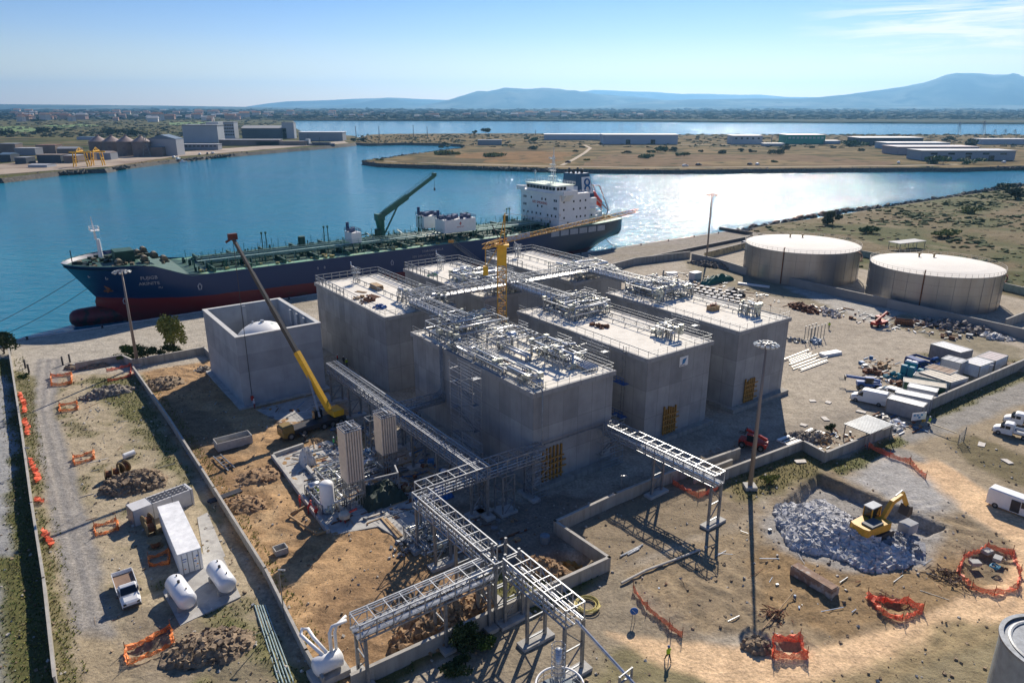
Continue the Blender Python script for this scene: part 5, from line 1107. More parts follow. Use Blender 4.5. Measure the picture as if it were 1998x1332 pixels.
# ---------------------------------------------------------------- vehicles
def wheels(t,xs,y,r=.36,w=.26):
    for x in xs:
        for s in (-1,1):
            MB().path([(x,s*y-w/2,r),(x,s*y+w/2,r)],r,16).build('wheel',rubber,t,False); MB().path([(x,s*(y+w/2)-.01,r),(x,s*(y+w/2)+.012,r)],r*.55,10).build('rim',galv_dull,t)
def grid_body(mb,secs):
    """secs: (x, halfwidth_low, halfwidth_mid, halfwidth_top, z0, zmid, ztop) -> smooth closed shell"""
    vs=[];fs=[];n=8
    for x,wl,wm,wt,z0,zm,zt in secs:
        vs+=[(x,-wl,z0),(x,-wm,zm),(x,-wt-.02,zt-.12),(x,-wt+.12,zt),(x,wt-.12,zt),(x,wt+.02,zt-.12),(x,wm,zm),(x,wl,z0)]
    for i in range(len(secs)-1):
        for j in range(n): a=i*n+j; b=i*n+(j+1)%n; fs.append((a,b,b+n,a+n))
    fs.append(tuple(range(n))[::-1]); k=(len(secs)-1)*n; fs.append(tuple(k+j for j in range(n))); mb.add(vs,[f[::-1] for f in fs]); return mb
def van(label,loc,rz,paint,L=5.6,H=2.4,open_door=False,group=None,short=False,name='panel_van'):
    t=thing(name,label,'van',loc,rz,group); h=L/2; w=.98
    b=MB(); grid_body(b,[(-h,.93,w,.86,.42,1.2,H-.12),(-h+.12,.95,w,.88,.32,1.2,H),(h-2.0,.95,w,.88,.32,1.2,H),(h-1.75,.95,w,.84,.32,1.15,H-.12),(h-1.05,.95,w,.80,.32,1.05,1.42),(h-.25,.92,.94,.78,.32,.85,1.12),(h,.8,.86,.6,.4,.75,.95)])
    b.build('body',paint,t)
    b=MB(); b.add([(h-1.73,-.76,H-.2),(h-1.73,.76,H-.2),(h-1.03,.82,1.47),(h-1.03,-.82,1.47)],[(0,1,2,3)]); o=b.build('windscreen',glassd,t); o.location=(.035,0,.03)
    for s in (-1,1):
        b=MB(); y=s*.995; q=[(h-2.0,y*.955,H-.35),(h-1.72,y*.955,H-.4),(h-1.15,y*.985,1.42),(h-2.0,y*.995,1.3)]
        b.add([(a,c*1.0+s*.02,d) for a,c,d in q],[(0,1,2,3)] if s>0 else [(3,2,1,0)]); b.build('side_window',glassd,t)
        if short:
            b=MB(); b.bz(-h+.6,h-2.3,s*1.0-.01,s*1.0+.01,1.35,1.85); b.build('side_window',glassd,t)
        b=MB(); b.box(h-1.15,s*1.12,1.4,.15,.22,.3); b.build('mirror',darkp,t)
        b=MB(); b.box(h-.06,s*.66,.84,.14,.3,.2,); b.build('headlight',glassd,t)
        b=MB(); b.box(-h-.005,s*.85,1.2,.05,.14,.6); b.build('tail_light',redp,t)
    b=MB(); b.box(h-.02,0,.5,.2,1.75,.26); b.box(-h,0,.45,.14,1.8,.2); b.build('bumper',darkp,t)
    if open_door:
        b=MB(); b.bz(h-3.15,h-2.1,-1.03,-.96,.45,2.05); b.build('open_doorway',darkp,t,label='open dark sliding-door opening')
    wheels(t,(-h+1.1,h-.95),.84); return t
def flatbed(label,loc,rz,paint,L=5.8,crew=False,bed=None,group=None,dropside=True,name='flatbed_truck',tipped=False):
    t=thing(name,label,'truck',loc,rz,group); h=L/2; cl=2.7 if crew else 2.0; w=.95; H=2.15
    b=MB(); grid_body(b,[(h-cl,.93,w,.82,.4,1.15,H-.1),(h-cl+.15,.93,w,.84,.35,1.15,H),(h-1.75,.93,w,.84,.35,1.1,H),(h-1.5,.93,w,.8,.35,1.1,H-.12),(h-.95,.93,w,.78,.35,1.02,1.36),(h-.2,.9,.92,.76,.35,.85,1.08),(h,.8,.84,.6,.42,.75,.92)]); b.build('cab',paint,t)
    b=MB(); b.add([(h-1.47,-.72,H-.2),(h-1.47,.72,H-.2),(h-.93,.8,1.41),(h-.93,-.8,1.41)],[(0,1,2,3)]); o=b.build('windscreen',glassd,t); o.location=(.04,0,.03)
    for s in (-1,1):
        for x0,x1 in (((h-2.3,h-1.6),(h-1.55,h-1.0)) if crew else ((h-1.9,h-1.0),)):
            b=MB(); b.bz(x0,x1-.05,s*.93-.012,s*.93+.012,1.25,H-.4); b.build('side_window',glassd,t)
        b=MB(); b.box(h-1.05,s*1.1,1.4,.14,.2,.28); b.build('mirror',darkp,t)
        b=MB(); b.box(h-.05,s*.64,.82,.13,.28,.18); b.build('headlight',glassd,t)
    b=MB(); b.box(h-.02,0,.5,.18,1.7,.24); b.build('bumper',darkp,t)
    x0,x1=-h,h-cl-.12; b=MB(); b.bz(x0,x1,-1.02,1.02,.82,.92); b.build('flatbed',bed or wood,t)
    b=MB(); 
    if dropside:
        b.bz(x0,x1,-1.05,-1.0,.9,1.28); b.bz(x0,x1,1.0,1.05,.9,1.28); 
        if tipped: b.add([(x0,-1,.9),(x0,1,.9),(x0-.1,1,1.3),(x0-.1,-1,1.3),(x0-.06,-1,.9),(x0-.06,1,.9),(x0-.16,1,1.3),(x0-.16,-1,1.3)],[(0,1,2,3),(7,6,5,4),(3,2,6,7)])
        else: b.bz(x0-.05,x0,-1.05,1.05,.9,1.28)
    b.bz(x1,x1+.06,-1.0,1.0,.9,1.75); b.build('dropside',galv_dull if not bed else paint,t)
    b=MB(); b.bz(x0+.1,h-1,-.45,.45,.5,.82); b.build('chassis',darkp,t); wheels(t,(-h+1.15,h-.85),.82); return t
def yaw_px(a,b): d=G(*b)-G(*a); return math.atan2(d.y,d.x)
def mid(a,b): return (G(*a)+G(*b))/2
flatbed('white flatbed truck parked on the left lot beside the long white container',G(250,1160),yaw_px((236,1130),(256,1190)),whitep,5.9,bed=pm('worn brown bed',(.2,.13,.09),.8),tipped=True)
van('white panel van with open side door at the right edge',mid((1945,985),(2010,1010)),yaw_px((1930,975),(2010,1005)),whitep,5.9,2.5,open_door=True)
van('white panel van parked beside the cluster of site cabins',G(1694,785),yaw_px((1740,795),(1660,778)),whitep,5.8,2.45)
van('small white van half hidden behind the white panel van',G(1733,773),yaw_px((1745,778),(1700,765)),whitep,4.3,1.9,short=True)
flatbed('white crew-cab pickup in front of its twin on the right verge',G(1975,850),yaw_px((2020,860),(1945,842)),whitep,5.4,True,bed=galv_dull)
flatbed('white crew-cab pickup standing behind the other at the right edge',G(1995,830),yaw_px((2040,842),(1960,824)),whitep,5.4,True,bed=galv_dull)
flatbed('blue flatbed truck furthest back behind the site cabins',G(1808,712),yaw_px((1775,702),(1838,722)),bluep,6.4,False,bed=darkp)
van('dark blue panel van beside the portable toilets',G(1790,722),yaw_px((1775,712),(1815,728)),pm('navy paint',(.015,.04,.16),.35),5.2,2.2)
def car(label,loc,rz,paint,group=None):
    t=thing('parked_car',label,'car',loc,rz,group); b=MB(); grid_body(b,[(-2.1,.78,.82,.6,.35,.7,.95),(-1.9,.82,.86,.66,.25,.75,1.05),(-1.55,.84,.88,.64,.22,.9,1.4),(.2,.84,.88,.64,.22,.9,1.45),(.95,.84,.88,.7,.22,.8,1.02),(1.9,.8,.84,.66,.25,.65,.8),(2.15,.7,.75,.5,.35,.55,.68)]); b.build('body',paint,t)
    b=MB(); b.add([(.3,-.62,1.38),(.3,.62,1.38),(.98,.7,1.04),(.98,-.7,1.04)],[(0,1,2,3)]); b.build('windscreen',glassd,t).location=(.03,0,.03)
    for s in (-1,1): MB().bz(-1.4,.4,s*.8-.03,s*.8+.04,1.0,1.28).build('side_window',glassd,t)
    wheels(t,(-1.35,1.35),.74,.31,.2); return t
cd_=car('dark car on the ramp beside the left storage tank',G(1454,477),yaw_px((1440,480),(1462,474)),pm('dark maroon paint',(.03,.01,.02),.25))
# ---------------------------------------------------------------- containers and cabins
def cabin(label,pa,pb,wd,H,roof,wallm,corr=True,name='site_cabin',cat='cabin',group=None,door=None,z=0):
    """pa, pb: pixels of the two near ground corners; the body extends away from the camera"""
    A,B=G(*pa),G(*pb); L=(B-A).length; a=math.atan2(B.y-A.y,B.x-A.x); t=thing(name,label,cat,A,a,group)
    b=MB(); b.bz(0,L,0,wd,.12,H)
    if corr:
        for k in range(int(L/.35)): b.bz(.15+k*.35,.28+k*.35,-.035,0,.25,H-.18)
        for k in range(int(wd/.35)): b.bz(-.035,0,.15+k*.35,.28+k*.35,.25,H-.18); b.bz(L,L+.035,.15+k*.35,.28+k*.35,.25,H-.18)
    b.build('shell',wallm,t)
    r=MB(); r.bz(-.05,L+.05,-.05,wd+.05,H,H+.07)
    for k in range(int(L/1.1)+1): r.bz(k*1.1,k*1.1+.07,0,wd,H+.07,H+.12)
    r.build('roof',roof,t)
    f=MB()
    for x in (0,L): 
        for y in (0,wd): f.bz(x-.07,x+.07,y-.07,y+.07,0,H+.1)
    for z_ in (.1,H+.06): f.bar((0,-.03,z_),(L,-.03,z_),.12); f.bar((0,wd+.03,z_),(L,wd+.03,z_),.12); f.bar((-.03,0,z_),(-.03,wd,z_),.12); f.bar((L+.03,0,z_),(L+.03,wd,z_),.12)
    f.build('corner_frame',door or galv_dull,t); return t
grey=pm('pale grey cabin',(.45,.46,.48),.55,0,.08,1); 
cabin('large grey-sided container nearest the gate barrier',(1727,805),(1796,823),2.4,2.6,whiteroof,pm('mid grey container',(.30,.31,.33),.55),group='site cabins and containers')
cabin('white-roofed container just behind the grey-sided one',(1742,793),(1812,808),2.3,2.6,whiteroof,grey,group='site cabins and containers')
cabin('third white-roofed container in the row of three',(1766,780),(1822,792),2.3,2.5,whiteroof,grey,group='site cabins and containers')
cabin('dark green container with pale roof and open door',(1759,770),(1841,783),2.4,2.5,pm('dusty pale roof',(.42,.38,.30)),pm('dark green container',(.03,.10,.05),.6,0,.2,2),group='site cabins and containers')
cabin('low dark-roofed container behind the green one',(1778,755),(1838,768),2.3,2.3,pm('dark slate roof',(.10,.09,.09)),grey,group='site cabins and containers')
cabin('cabin with a rusty brown roof and white end wall',(1800,742),(1848,756),3.2,2.6,pm('rusty brown roof',(.28,.19,.13),.8,0,.2,1),whitep,group='site cabins and containers')
cabin('cabin with pale cream ribbed roof against the wall',(1850,772),(1884,762),6.0,2.5,pm('cream ribbed roof',(.58,.52,.42),.7),grey,group='site cabins and containers')
cabin('grey-roofed cabin below the tallest one',(1832,725),(1870,735),3.2,2.7,pm('grey sheet roof',(.36,.38,.40),.6),grey,group='site cabins and containers')
cabin('tallest white-roofed cabin at the back of the group',(1868,718),(1892,712),6.2,3.2,whiteroof,pm('brown-grey wall',(.25,.23,.23)),group='site cabins and containers')
cabin('white flat cabin furthest right beside the wall',(1908,738),(1935,728),3.4,2.4,whiteroof,pm('blue-white cabin wall',(.5,.58,.66)),group='site cabins and containers')
cabin('pinkish-roofed cabin adjoining the furthest right one',(1938,727),(1962,716),3.4,2.4,pm('pale pink roof',(.52,.45,.43)),pm('blue-white cabin wall',(.5,.58,.66)),group='site cabins and containers')
# portable toilets
def toilet(label,loc,body,roofm):
    t=thing('portable_toilet',label,'portable toilet',loc,YAW+.2,'portable toilets'); MB().bz(-.55,.55,-.55,.55,0,2.1).build('cabin',body,t); b=MB(); b.add([(-.6,-.6,2.1),(.6,-.6,2.1),(.6,.6,2.1),(-.6,.6,2.1),(-.4,-.4,2.35),(.4,-.4,2.35),(.4,.4,2.35),(-.4,.4,2.35)],[(3,2,1,0),(4,5,6,7),(0,1,5,4),(1,2,6,5),(2,3,7,6),(3,0,4,7)]); b.build('roof',roofm,t); MB().bz(-.38,.38,-.6,-.55,.15,1.9).build('door',pm('door blue',(.02,.12,.40),.5),t)
for x,y,lb in ((1762,734,'teal portable toilet at the left of the group'),(1776,738,'blue-fronted portable toilet in the middle of the group'),(1793,742,'teal portable toilet at the right of the group'),(1770,724,'white-roofed portable toilet at the back left'),(1781,727,'white-roofed portable toilet behind the blue-fronted one')):
    toilet(lb,G(x,y),tealp,whitep if 'white' in lb else tealp)
for x,y,lb in ((1853,703,'left of two tall green toilets behind the cabins'),(1866,706,'right of two tall green toilets behind the cabins')):
    toilet(lb,G(x,y),greenp,greenp)
# the long white container and its neighbours
def reefer():
    a=yaw_px((353,1124),(318,1037)); t=thing('shipping_container','long white forty-foot container on the left lot','container',G(353,1124),a)
    b=MB(); b.bz(0,12.19,-2.44,0,.1,2.75)
    for k in range(30): b.bz(.3+k*.4,.42+k*.4,0,.03,.3,2.55)
    b.build('shell',whitep,t); MB().bz(-.02,12.2,-2.46,.02,2.75,2.82).build('roof',pm('clean white roof',(.8,.8,.78),.4),t)
    for y0,y1 in ((-2.36,-1.25),(-1.19,-.08)): MB().bz(-.05,-.005,y0,y1,.2,2.65).build('door',whitep,t)
    b=MB()
    for y in (-2.1,-1.5,-.94,-.35): b.bar((-.09,y,.2),(-.09,y,2.65),.06)
    b.build('lock_rod',galv_dull,t)
    for y,z,w_,h_ in ((-2.0,2.0,.3,.2),(-1.7,1.4,.25,.15),(-.6,2.0,.45,.12),(-.6,1.7,.35,.1),(-1.8,.7,.2,.1)): MB().box(-.055,y,z,.012,w_,h_).build('door_marking',pm('door marking blue',(.1,.2,.45)),t)
    b=MB()
    for y,z in ((-1.7,1.75),(-.55,.75),(-1.9,1.0)): b.box(-.056,y,z,.012,.16,.12)
    b.build('hazard_plate',pm('hazard orange',(.8,.35,.05)),t); return t
reefer()
A,B=G(264,1027),G(380,982); L=(B-A).length; t=thing('perforated_crate','long grey box with rows of round openings on top, behind the white container','crate',A,math.atan2(B.y-A.y,B.x-A.x))
b=MB(); b.bz(0,L,0,2.2,0,2.2); b.build('shell',pm('pale crate panels',(.55,.55,.55),.6,0,.08,1),t)
for i in range(9):
    for j in range(3): MB().lathe([(.3,2.2),(.3,2.23)],14,L*.36+i*L*.068,.45+j*.62).build('fan_opening',darkp,t)
b=MB(); 
for k in range(int(L/2.4)+1): b.bz(k*2.4-.03,k*2.4+.03,-.03,2.23,0,2.24)
b.build('panel_joint',galv_dull,t)
# horizontal white tanks on saddles
def htank(label,pa,pb):
    A,B=G(*pa),G(*pb); d=B-A; L=d.length; t=thing('horizontal_tank',label,'storage tank',(A+B)/2,math.atan2(d.y,d.x),'twin horizontal tanks'); r=.98
    MB().path([(-L/2,0,r+.45),(-L/2+.15,0,r+.45),(-L/2+.5,0,r+.45),(L/2-.5,0,r+.45),(L/2-.15,0,r+.45),(L/2,0,r+.45)],[r*.45,r*.8,r,r,r*.8,r*.45],28).build('vessel',pm('tank white',(.72,.73,.74),.35,.1,.04,1),t,True)
    for x in (-L*.3,L*.3): MB().bz(x-.2,x+.2,-.95,.95,0,.75).build('saddle',conc,t)
    b=MB(); b.tube((-.2,0,2*r+.4),(-.2,0,2*r+.7),.15,8); b.tube((L*.28,.25,2*r+.35),(L*.28,.25,2*r+.6),.08,6); b.tube((-L*.3,.2,2*r+.35),(-L*.3,.2,2*r+.6),.08,6); b.build('nozzle',darkp,t)
htank('left of two white horizontal tanks near the long container',(341,1153),(372,1198)); htank('right of two white horizontal tanks near the long container',(420,1124),(450,1166))
sl4=MB(); sl4.prism([tuple(G(x,y)[:2]) for x,y in ((318,1155),(372,1085),(430,1075),(470,1165),(365,1215),(352,1222))],-.2,.13); tag(sl4.build('tank_slab',conc),'pale concrete pad under the two horizontal tanks','slab')
sl4=MB(); sl4.prism([tuple(G(x,y)[:2]) for x,y in ((385,1010),(405,1000),(440,1085),(402,1110))],-.2,.08); tag(sl4.build('tank_slab',conc),'worn concrete strip right of the long white container','slab')
def mound(name,label,loc,rx,ry,h,rz,mat,seed=1,cat='earth mound',rough=.35,n=34,rocks=60,rs=.16,group=None):
    rn=random.Random(seed); vs=[];fs=[]
    gx=np.linspace(-1,1,n); Xg,Yg=np.meshgrid(gx,gx,indexing='ij'); rr=np.hypot(Xg,Yg)
    nz=fbm(Xg*rx+seed*7,Yg*ry,max(rx,ry)*.35,seed,5); nz2=fbm(Xg*rx+seed*7,Yg*ry,.6,seed+3,3)
    Zg=np.clip(1-(rr+ (nz-.5)*.8)**2,0,1)**.8*h*(.6+.8*nz)+ (nz2-.5)*rough*np.clip(1.15-rr,0,1)*1.6-.06
    for i in range(n):
        for j in range(n): vs.append((gx[i]*rx,gx[j]*ry,float(Zg[i,j]) if rr[i,j]<1.2 else -.3))
    for i in range(n-1):
        for j in range(n-1): a=i*n+j; fs.append((a,a+n,a+n+1,a+1))
    t=thing(name,label,cat,loc,rz,group); MB().add(vs,fs).build('soil',mat,t)
    b=MB()
    for k in range(rocks):
        a,q=rn.uniform(0,6.28),math.sqrt(rn.random())*.95; i=int((math.cos(a)*q+1)/2*(n-1)); j=int((math.sin(a)*q+1)/2*(n-1)); b.rock((gx[i]*rx,gx[j]*ry,max(0,float(Zg[i,j]))+.03),rs*rn.uniform(.5,1.8),rn)
    o=b.build('stones',mat,t); o['kind']='stuff'; return t
soilbr=pm('brown dug soil',(.27,.20,.13),.95,0,.35,1.5,.4,5,second=(.16,.12,.08),sscale=1.2); soilor=pm('orange dug soil',(.33,.21,.11),.95,0,.3,1.5,.4,5,second=(.22,.14,.08),sscale=1.2); soilgr=pm('grey-brown rubble soil',(.30,.26,.21),.95,0,.4,1.8,.4,5,second=(.14,.12,.1),sscale=1.5)
mound('earth_mound','brown rubble heap behind the perforated box on the left lot',G(262,945),4.3,3.2,1.5,.3,soilbr,1,rocks=160,rs=.22)
mound('earth_mound','long dark clod heap by the upper left orange net',G(212,768),2.2,4.6,1.2,-.9,soilgr,2,rocks=120,rs=.22)
mound('earth_mound','brown soil heap beside the dividing wall near the light mast',G(318,750),4,3.2,1.2,.4,soilbr,3,rocks=90)
mound('earth_mound','small gravel heap beside the open concrete box',G(398,722),1.6,1.2,.7,.2,soilgr,4,rocks=50)
mound('earth_mound','brush-covered heap below the curving wall',G(170,715),4.4,2.2,1.1,.2,soilbr,5,rocks=60)
mound('earth_mound','dark clod heap at the bottom left with a hollow',G(410,1265),4.2,2.6,1.2,.2,soilbr,6,rocks=160,rs=.2)
mound('earth_mound','stony heap under the lower left pipe rack',G(870,1215),6.5,3.0,1.9,YAW+.1,soilor,7,rocks=420,rs=.26)
mound('earth_mound','orange stony heap beside the excavated corner',G(1060,1112),3.2,1.8,1.3,-.5,soilor,8,rocks=120)
mound('earth_mound','orange spoil ridge right of the dividing wall',G(505,930),3.4,2.6,.8,.2,soilor,9,rocks=40)
mound('earth_mound','orange spoil ridge near the dark pipe bundle',G(480,985),3.2,2.2,.8,-.3,soilor,10,rocks=40)
mound('earth_mound','grassy spoil bank behind the cabins',G(1935,712),9,3,.9,-.3,soilbr,11,rocks=20)
mound('earth_mound','long grey clod ridge along the bund wall',G(1400,520),11,3,1.3,-.62,pm('grey clod soil',(.17,.15,.13),.95,0,.35,.8,.4),12,rocks=200,rs=.3)
mound('earth_mound','clod heap next to the lower orange net enclosure',G(1478,1262),1.5,1.2,.9,0,soilbr,13,rocks=40)
mound('earth_mound','brown rubble corner behind the shed wall',G(1580,855),3.6,1.8,.8,-.3,soilgr,14,rocks=120,rs=.18)
# blue-grey broken rock in the pit
rn=random.Random(11); b=MB(); rockm=pm('blue-grey quarry rock',(.44,.44,.44),.85,0,.4,1.6,second=(.6,.6,.6),sscale=1.5)
poly=[tuple(G(x,y)[:2]) for x,y in ((1515,985),(1560,975),(1600,958),(1660,990),(1720,1030),(1735,1060),(1780,1080),(1770,1105),(1690,1115),(1640,1090),(1545,1070),(1520,1030))]
px0,px1=min(p[0] for p in poly),max(p[0] for p in poly); py0,py1=min(p[1] for p in poly),max(p[1] for p in poly)
xs=np.array([rn.uniform(px0,px1) for _ in range(11000)]); ys=np.array([rn.uniform(py0,py1) for _ in range(11000)]); dd=sdist(xs,ys,poly)
for x,y,d in zip(xs,ys,dd):
    if d>-.1: 
        q=rn.random(); s=.1+.42*q**2.5
        b.rock((x,y,gh(x,y)+min(1.7,d*.5)*(.7+.5*vn(np.array(x*.5),np.array(y*.5),3))+.02),s,rn)
tag(b.build('broken_rock',rockm),'heap of blue-grey broken rock beside the excavator','rock pile',kind='stuff')
mound('rock_base','low grey gravel bank under the broken rock and excavator',G(1650,1042),8.6,4.4,1.5,-.5,pm('grey gravel bank',(.25,.255,.27),.9,0,.3,2,.5),21,cat='gravel bank',rocks=300,rs=.2)
# excavator
def excavator():
    t=thing('excavator','yellow tracked excavator working on top of the broken rock','excavator',G(1698,1052,.3),R(205)); yl=pm('excavator yellow',(.62,.33,.03),.45,0,.15,2)
    t.location.z=.95
    for s in (-1,1):
        b=MB(); b.sideprism([(-1.9,.25),(-1.6,0),(1.6,0),(1.9,.25),(1.9,.55),(1.6,.85),(-1.6,.85),(-1.9,.55)],s*1.15-.3,s*1.15+.3); b.build('track',darkp,t)
    MB().box(0,0,.75,1.6,1.8,.4).build('undercarriage',darkp,t)
    b=MB(); b.prism([(-2.4,-1.1),(-2.6,-.6),(-2.6,.6),(-2.4,1.1),(1.2,1.35),(1.4,1.2),(1.4,-1.2),(1.2,-1.35)],1.0,1.9); b.build('body',yl,t)
    MB().bz(-1.9,.1,-1.1,.2,1.9,2.1).build('engine_deck',pm('engine deck dark',(.10,.11,.12)),t)
    cab=MB(); cab.bz(-.1,1.4,.25,1.25,1.9,3.1); co=cab.build('cab',glassd,t); b=MB(); b.bz(-.2,1.5,.2,1.3,3.1,3.22); b.build('cab_roof',pm('cab roof grey',(.42,.45,.46)),t)
    b=MB()
    for x in (-.1,1.4):
        for y in (.25,1.25): b.bz(x-.05,x+.05,y-.05,y+.05,1.9,3.1)
    b.build('cab_post',yl,t)
    b=MB(); b.bar((1.2,-.2,1.7),(2.6,-.2,3.5),.42,.6); b.bar((2.5,-.2,3.45),(4.6,-.2,3.9),.38,.5); b.build('boom',yl,t)
    b=MB(); b.bar((4.3,-.2,4.15),(5.6,-.2,2.2),.32,.42); b.build('stick',yl,t)
    b=MB(); b.bar((1.5,-.2,1.6),(2.9,-.2,3.1),.16); b.bar((3.0,-.2,4.1),(4.2,-.2,4.5),.14); b.build('hydraulic_ram',galv,t)
    b=MB(); b.sideprism([(5.4,2.3),(6.0,2.1),(6.1,1.2),(5.5,.9),(5.0,1.2)],-.75,.35); b.build('bucket',pm('bucket dark steel',(.08,.07,.06),.6,.4),t)
    textmesh('side_lettering','CAT',.75,whitep,t,Matrix.Translation((-1.5,1.235,1.45))@Matrix.Rotation(math.pi,4,'Z')@Matrix.Rotation(math.pi/2,4,'X'),.01); 
    MB().bz(-2.35,-.75,1.2,1.228,1.15,1.75).build('logo_panel',pm('logo panel black',(.02,.015,.01)),t)
    t.rotation_euler=(0,0,R(30)); t.scale=(1.08,)*3; return t
ex=excavator()
bx=MB(); bx.box(0,0,.55,1.9,1.4,1.3); tag(bx.build('concrete_block',pm('grey stone block',(.36,.37,.38),.9,0,.15,1),loc=G(1770,1035),rz=.5),'large grey stone block beside the excavator bucket','block')
bx=MB(); bx.box(0,0,.55,5.2,1.3,1.1); bx.box(0,0,1.14,5.0,1.1,.08); tag(bx.build('rusty_beam_block',pm('rust-stained concrete beam',(.26,.17,.12),.9,0,.4,1.5,second=(.42,.38,.33),sscale=1.2),loc=G(1587,1140),rz=yaw_px((1553,1118),(1618,1158))),'long rust-stained concrete beam lying on the ploughed ground','beam')
# ---------------------------------------------------------------- orange netting
def net(label,pts,h=.9,closed=True,mat=None,posts=True,seed=1,sag=.25,z=0,cat='safety net',w=1):
    rn=random.Random(seed); ps=[G(x,y) for x,y in pts]; o=ps[0].copy(); t=thing('safety_net',label,cat,o); 
    if closed: ps=ps+[ps[0]]
    V=[];Fc=[];n=0; col=5
    for p,q in zip(ps,ps[1:]):
        k=max(2,int((q-p).length/.35)); nrm=Vector((-(q-p).y,(q-p).x,0)).normalized()
        for i in range(k+1):
            c=p.lerp(q,i/k)-o; s=sag*4*(i/k)*(1-i/k)*rn.uniform(.6,1.2)
            for j in range(col):
                f=j/(col-1); V.append(c+nrm*rn.uniform(-.2,.2)*w+Vector((0,0,.02+(h*.85-s*1.5)*f*rn.uniform(.75,1.1))))
        for i in range(k):
            for j in range(col-1): a=n+i*col+j; Fc.append((a,a+col,a+col+1,a+1))
        n+=(k+1)*col
    MB().add(V,Fc).build('netting',mat or netm,t)
    if posts:
        for p in (ps[:-1] if closed else ps): MB().tube(p-o,p-o+Vector((0,0,h+.25)),.035,5).build('post',rust,t)
    return t
on=netm2
net('orange net around a small pit at the top of the left lot',((100,736),(141,732),(140,750),(101,754)),1.1,mat=on,seed=1)
net('orange net bundle on the left lot below the first',((116,792),(151,786),(152,800),(117,804)),.9,mat=on,seed=2)
net('orange net with a red machine beside it on the left lot',((143,895),(183,884),(185,896),(145,908)),.9,mat=on,seed=3)
net('orange net pen near the shadow of the perforated box',((184,1028),(228,1018),(232,1034),(186,1046)),.8,mat=on,seed=4)
net('long orange net around the trench at the bottom left',((245,1272),(333,1228),(340,1262),(250,1298)),1.0,mat=on,seed=5,w=1.3)
net('orange net in the shade of the long white container',((290,1092),(330,1078),(331,1100),(292,1106)),.8,mat=on,seed=6)
net('red-orange net stretched near the dividing wall top',((208,725),(256,714),(255,735),(210,745)),.9,closed=False,seed=7)
for k,(a_,b_,c_) in enumerate((((38,770),(48,806),'uppermost red net sagging from the far left wall'),((46,820),(54,850),'second red net hanging on the far left wall'),((58,898),(75,942),'long red net pooled at the far left wall'),((72,974),(80,983),'small red net scrap by the far left wall'),((82,1038),(103,1068),'lowest red net heap beside the far left wall'))):
    net(c_,(a_,((a_[0]+b_[0])/2+5,(a_[1]+b_[1])/2),b_),.8,False,seed=20+k,posts=False,w=2.5)
net('red-orange net around the pit at the bottom of the field',((1508,1250),(1560,1250),(1574,1285),(1508,1285)),1.3,seed=11,w=1)
net('sagging red-orange net pen beside the sandy track',((1692,1165),(1725,1175),(1770,1178),(1801,1192),(1760,1212),(1722,1200)),1.1,seed=12,w=1.6)
net('large ring of red-orange net around blocks and a blue hose',((1868,1118),(1880,1090),(1925,1070),(1975,1082),(1990,1120),(1985,1150),(1940,1162),(1895,1150)),1.1,seed=13)
net('straight red-orange net fence in the middle foreground',((1235,1152),(1262,1190),(1305,1226),(1331,1244)),1.1,False,seed=14,w=.6)
net('long red-orange net fence beside the grey stone dust',((1692,872),(1735,892),(1775,905),(1806,935)),1.2,False,seed=15,w=.6)
net('red-orange net corner beneath the right-hand pipe rack',((1312,945),(1362,972),(1402,955)),1.2,False,seed=16,w=.6)
# cables, hoses, timbers
def coil(label,loc,r,n,tr,mat,seed=1,name='hose_coil',cat='hose'):
    rn=random.Random(seed); pts=[]
    for k in range(n*20):
        a=k*2*math.pi/20; q=r*(1+.14*math.sin(a*.37+seed)); pts.append((math.cos(a)*q+.15*math.sin(a*.21),math.sin(a)*q,tr+abs(math.sin(a*.5+k*.07))*.12+k*.002))
    tag(MB().path(pts,tr,6).build(name,mat,loc=loc),label,cat)
coil('coiled yellow hose on the grass by the corner wall',G(1146,1182),1.15,6,.06,pm('yellow hose',(.55,.46,.15),.5))
coil('small blue hose coil inside the net ring',G(1940,1108),.4,6,.04,pm('blue hose',(.03,.25,.38),.5),2)
def tangle(label,loc,r,n,mat,seed,name='steel_tangle',cat='scrap steel'):
    rn=random.Random(seed); b=MB()
    for k in range(n):
        a=rn.uniform(0,6.28); p=Vector((math.cos(a)*r*rn.random(),math.sin(a)*r*rn.random(),rn.uniform(.05,.6))); pts=[p]
        for j in range(5): p=p+Vector((rn.uniform(-1,1),rn.uniform(-1,1),rn.uniform(-.25,.2)))*r*.4; p.z=max(.05,p.z); pts.append(p)
        b.path(pts,rn.uniform(.03,.07),5)
    tag(b.build(name,mat,loc=loc),label,cat)
tangle('rusty reinforcing bar tangle near the middle net pen',G(1845,1125),1.7,26,pm('dark rusty bars',(.07,.035,.025),.8),3); tangle('scrap timber and bar heap in the lower field',G(1508,1200),1.2,16,rust,4)
for a_,b_,lb in (((1487,1228),(1548,1155),'long pole lying on the scrap heap in the lower field'),):
    p,q=G(*a_,.15),G(*b_,.6); tag(MB().tube(p,q,.06,6).build('pole',wood),lb,'pole')
tag(MB().path([G(1212,1137,.2),G(1260,1112,.2),G(1320,1090,.2),G(1365,1072,.2)],.14,8).build('long_pipe',pm('pale plastic pipe',(.45,.42,.36))),'long pale pipe lying along the foot of the walled field','pipe')
for k,(a_,b_,lb) in enumerate((((1210,1085),(1254,1062),'upper steel tube of three on the walled field'),((1216,1082),(1250,1066),'middle steel tube of three on the walled field'),((1225,1082),(1247,1070),'short steel tube of three on the walled field'))): tag(MB().tube(G(a_[0],a_[1],.12),G(b_[0],b_[1],.12),.11,8).build('steel_tube',galv),lb,'pipe')
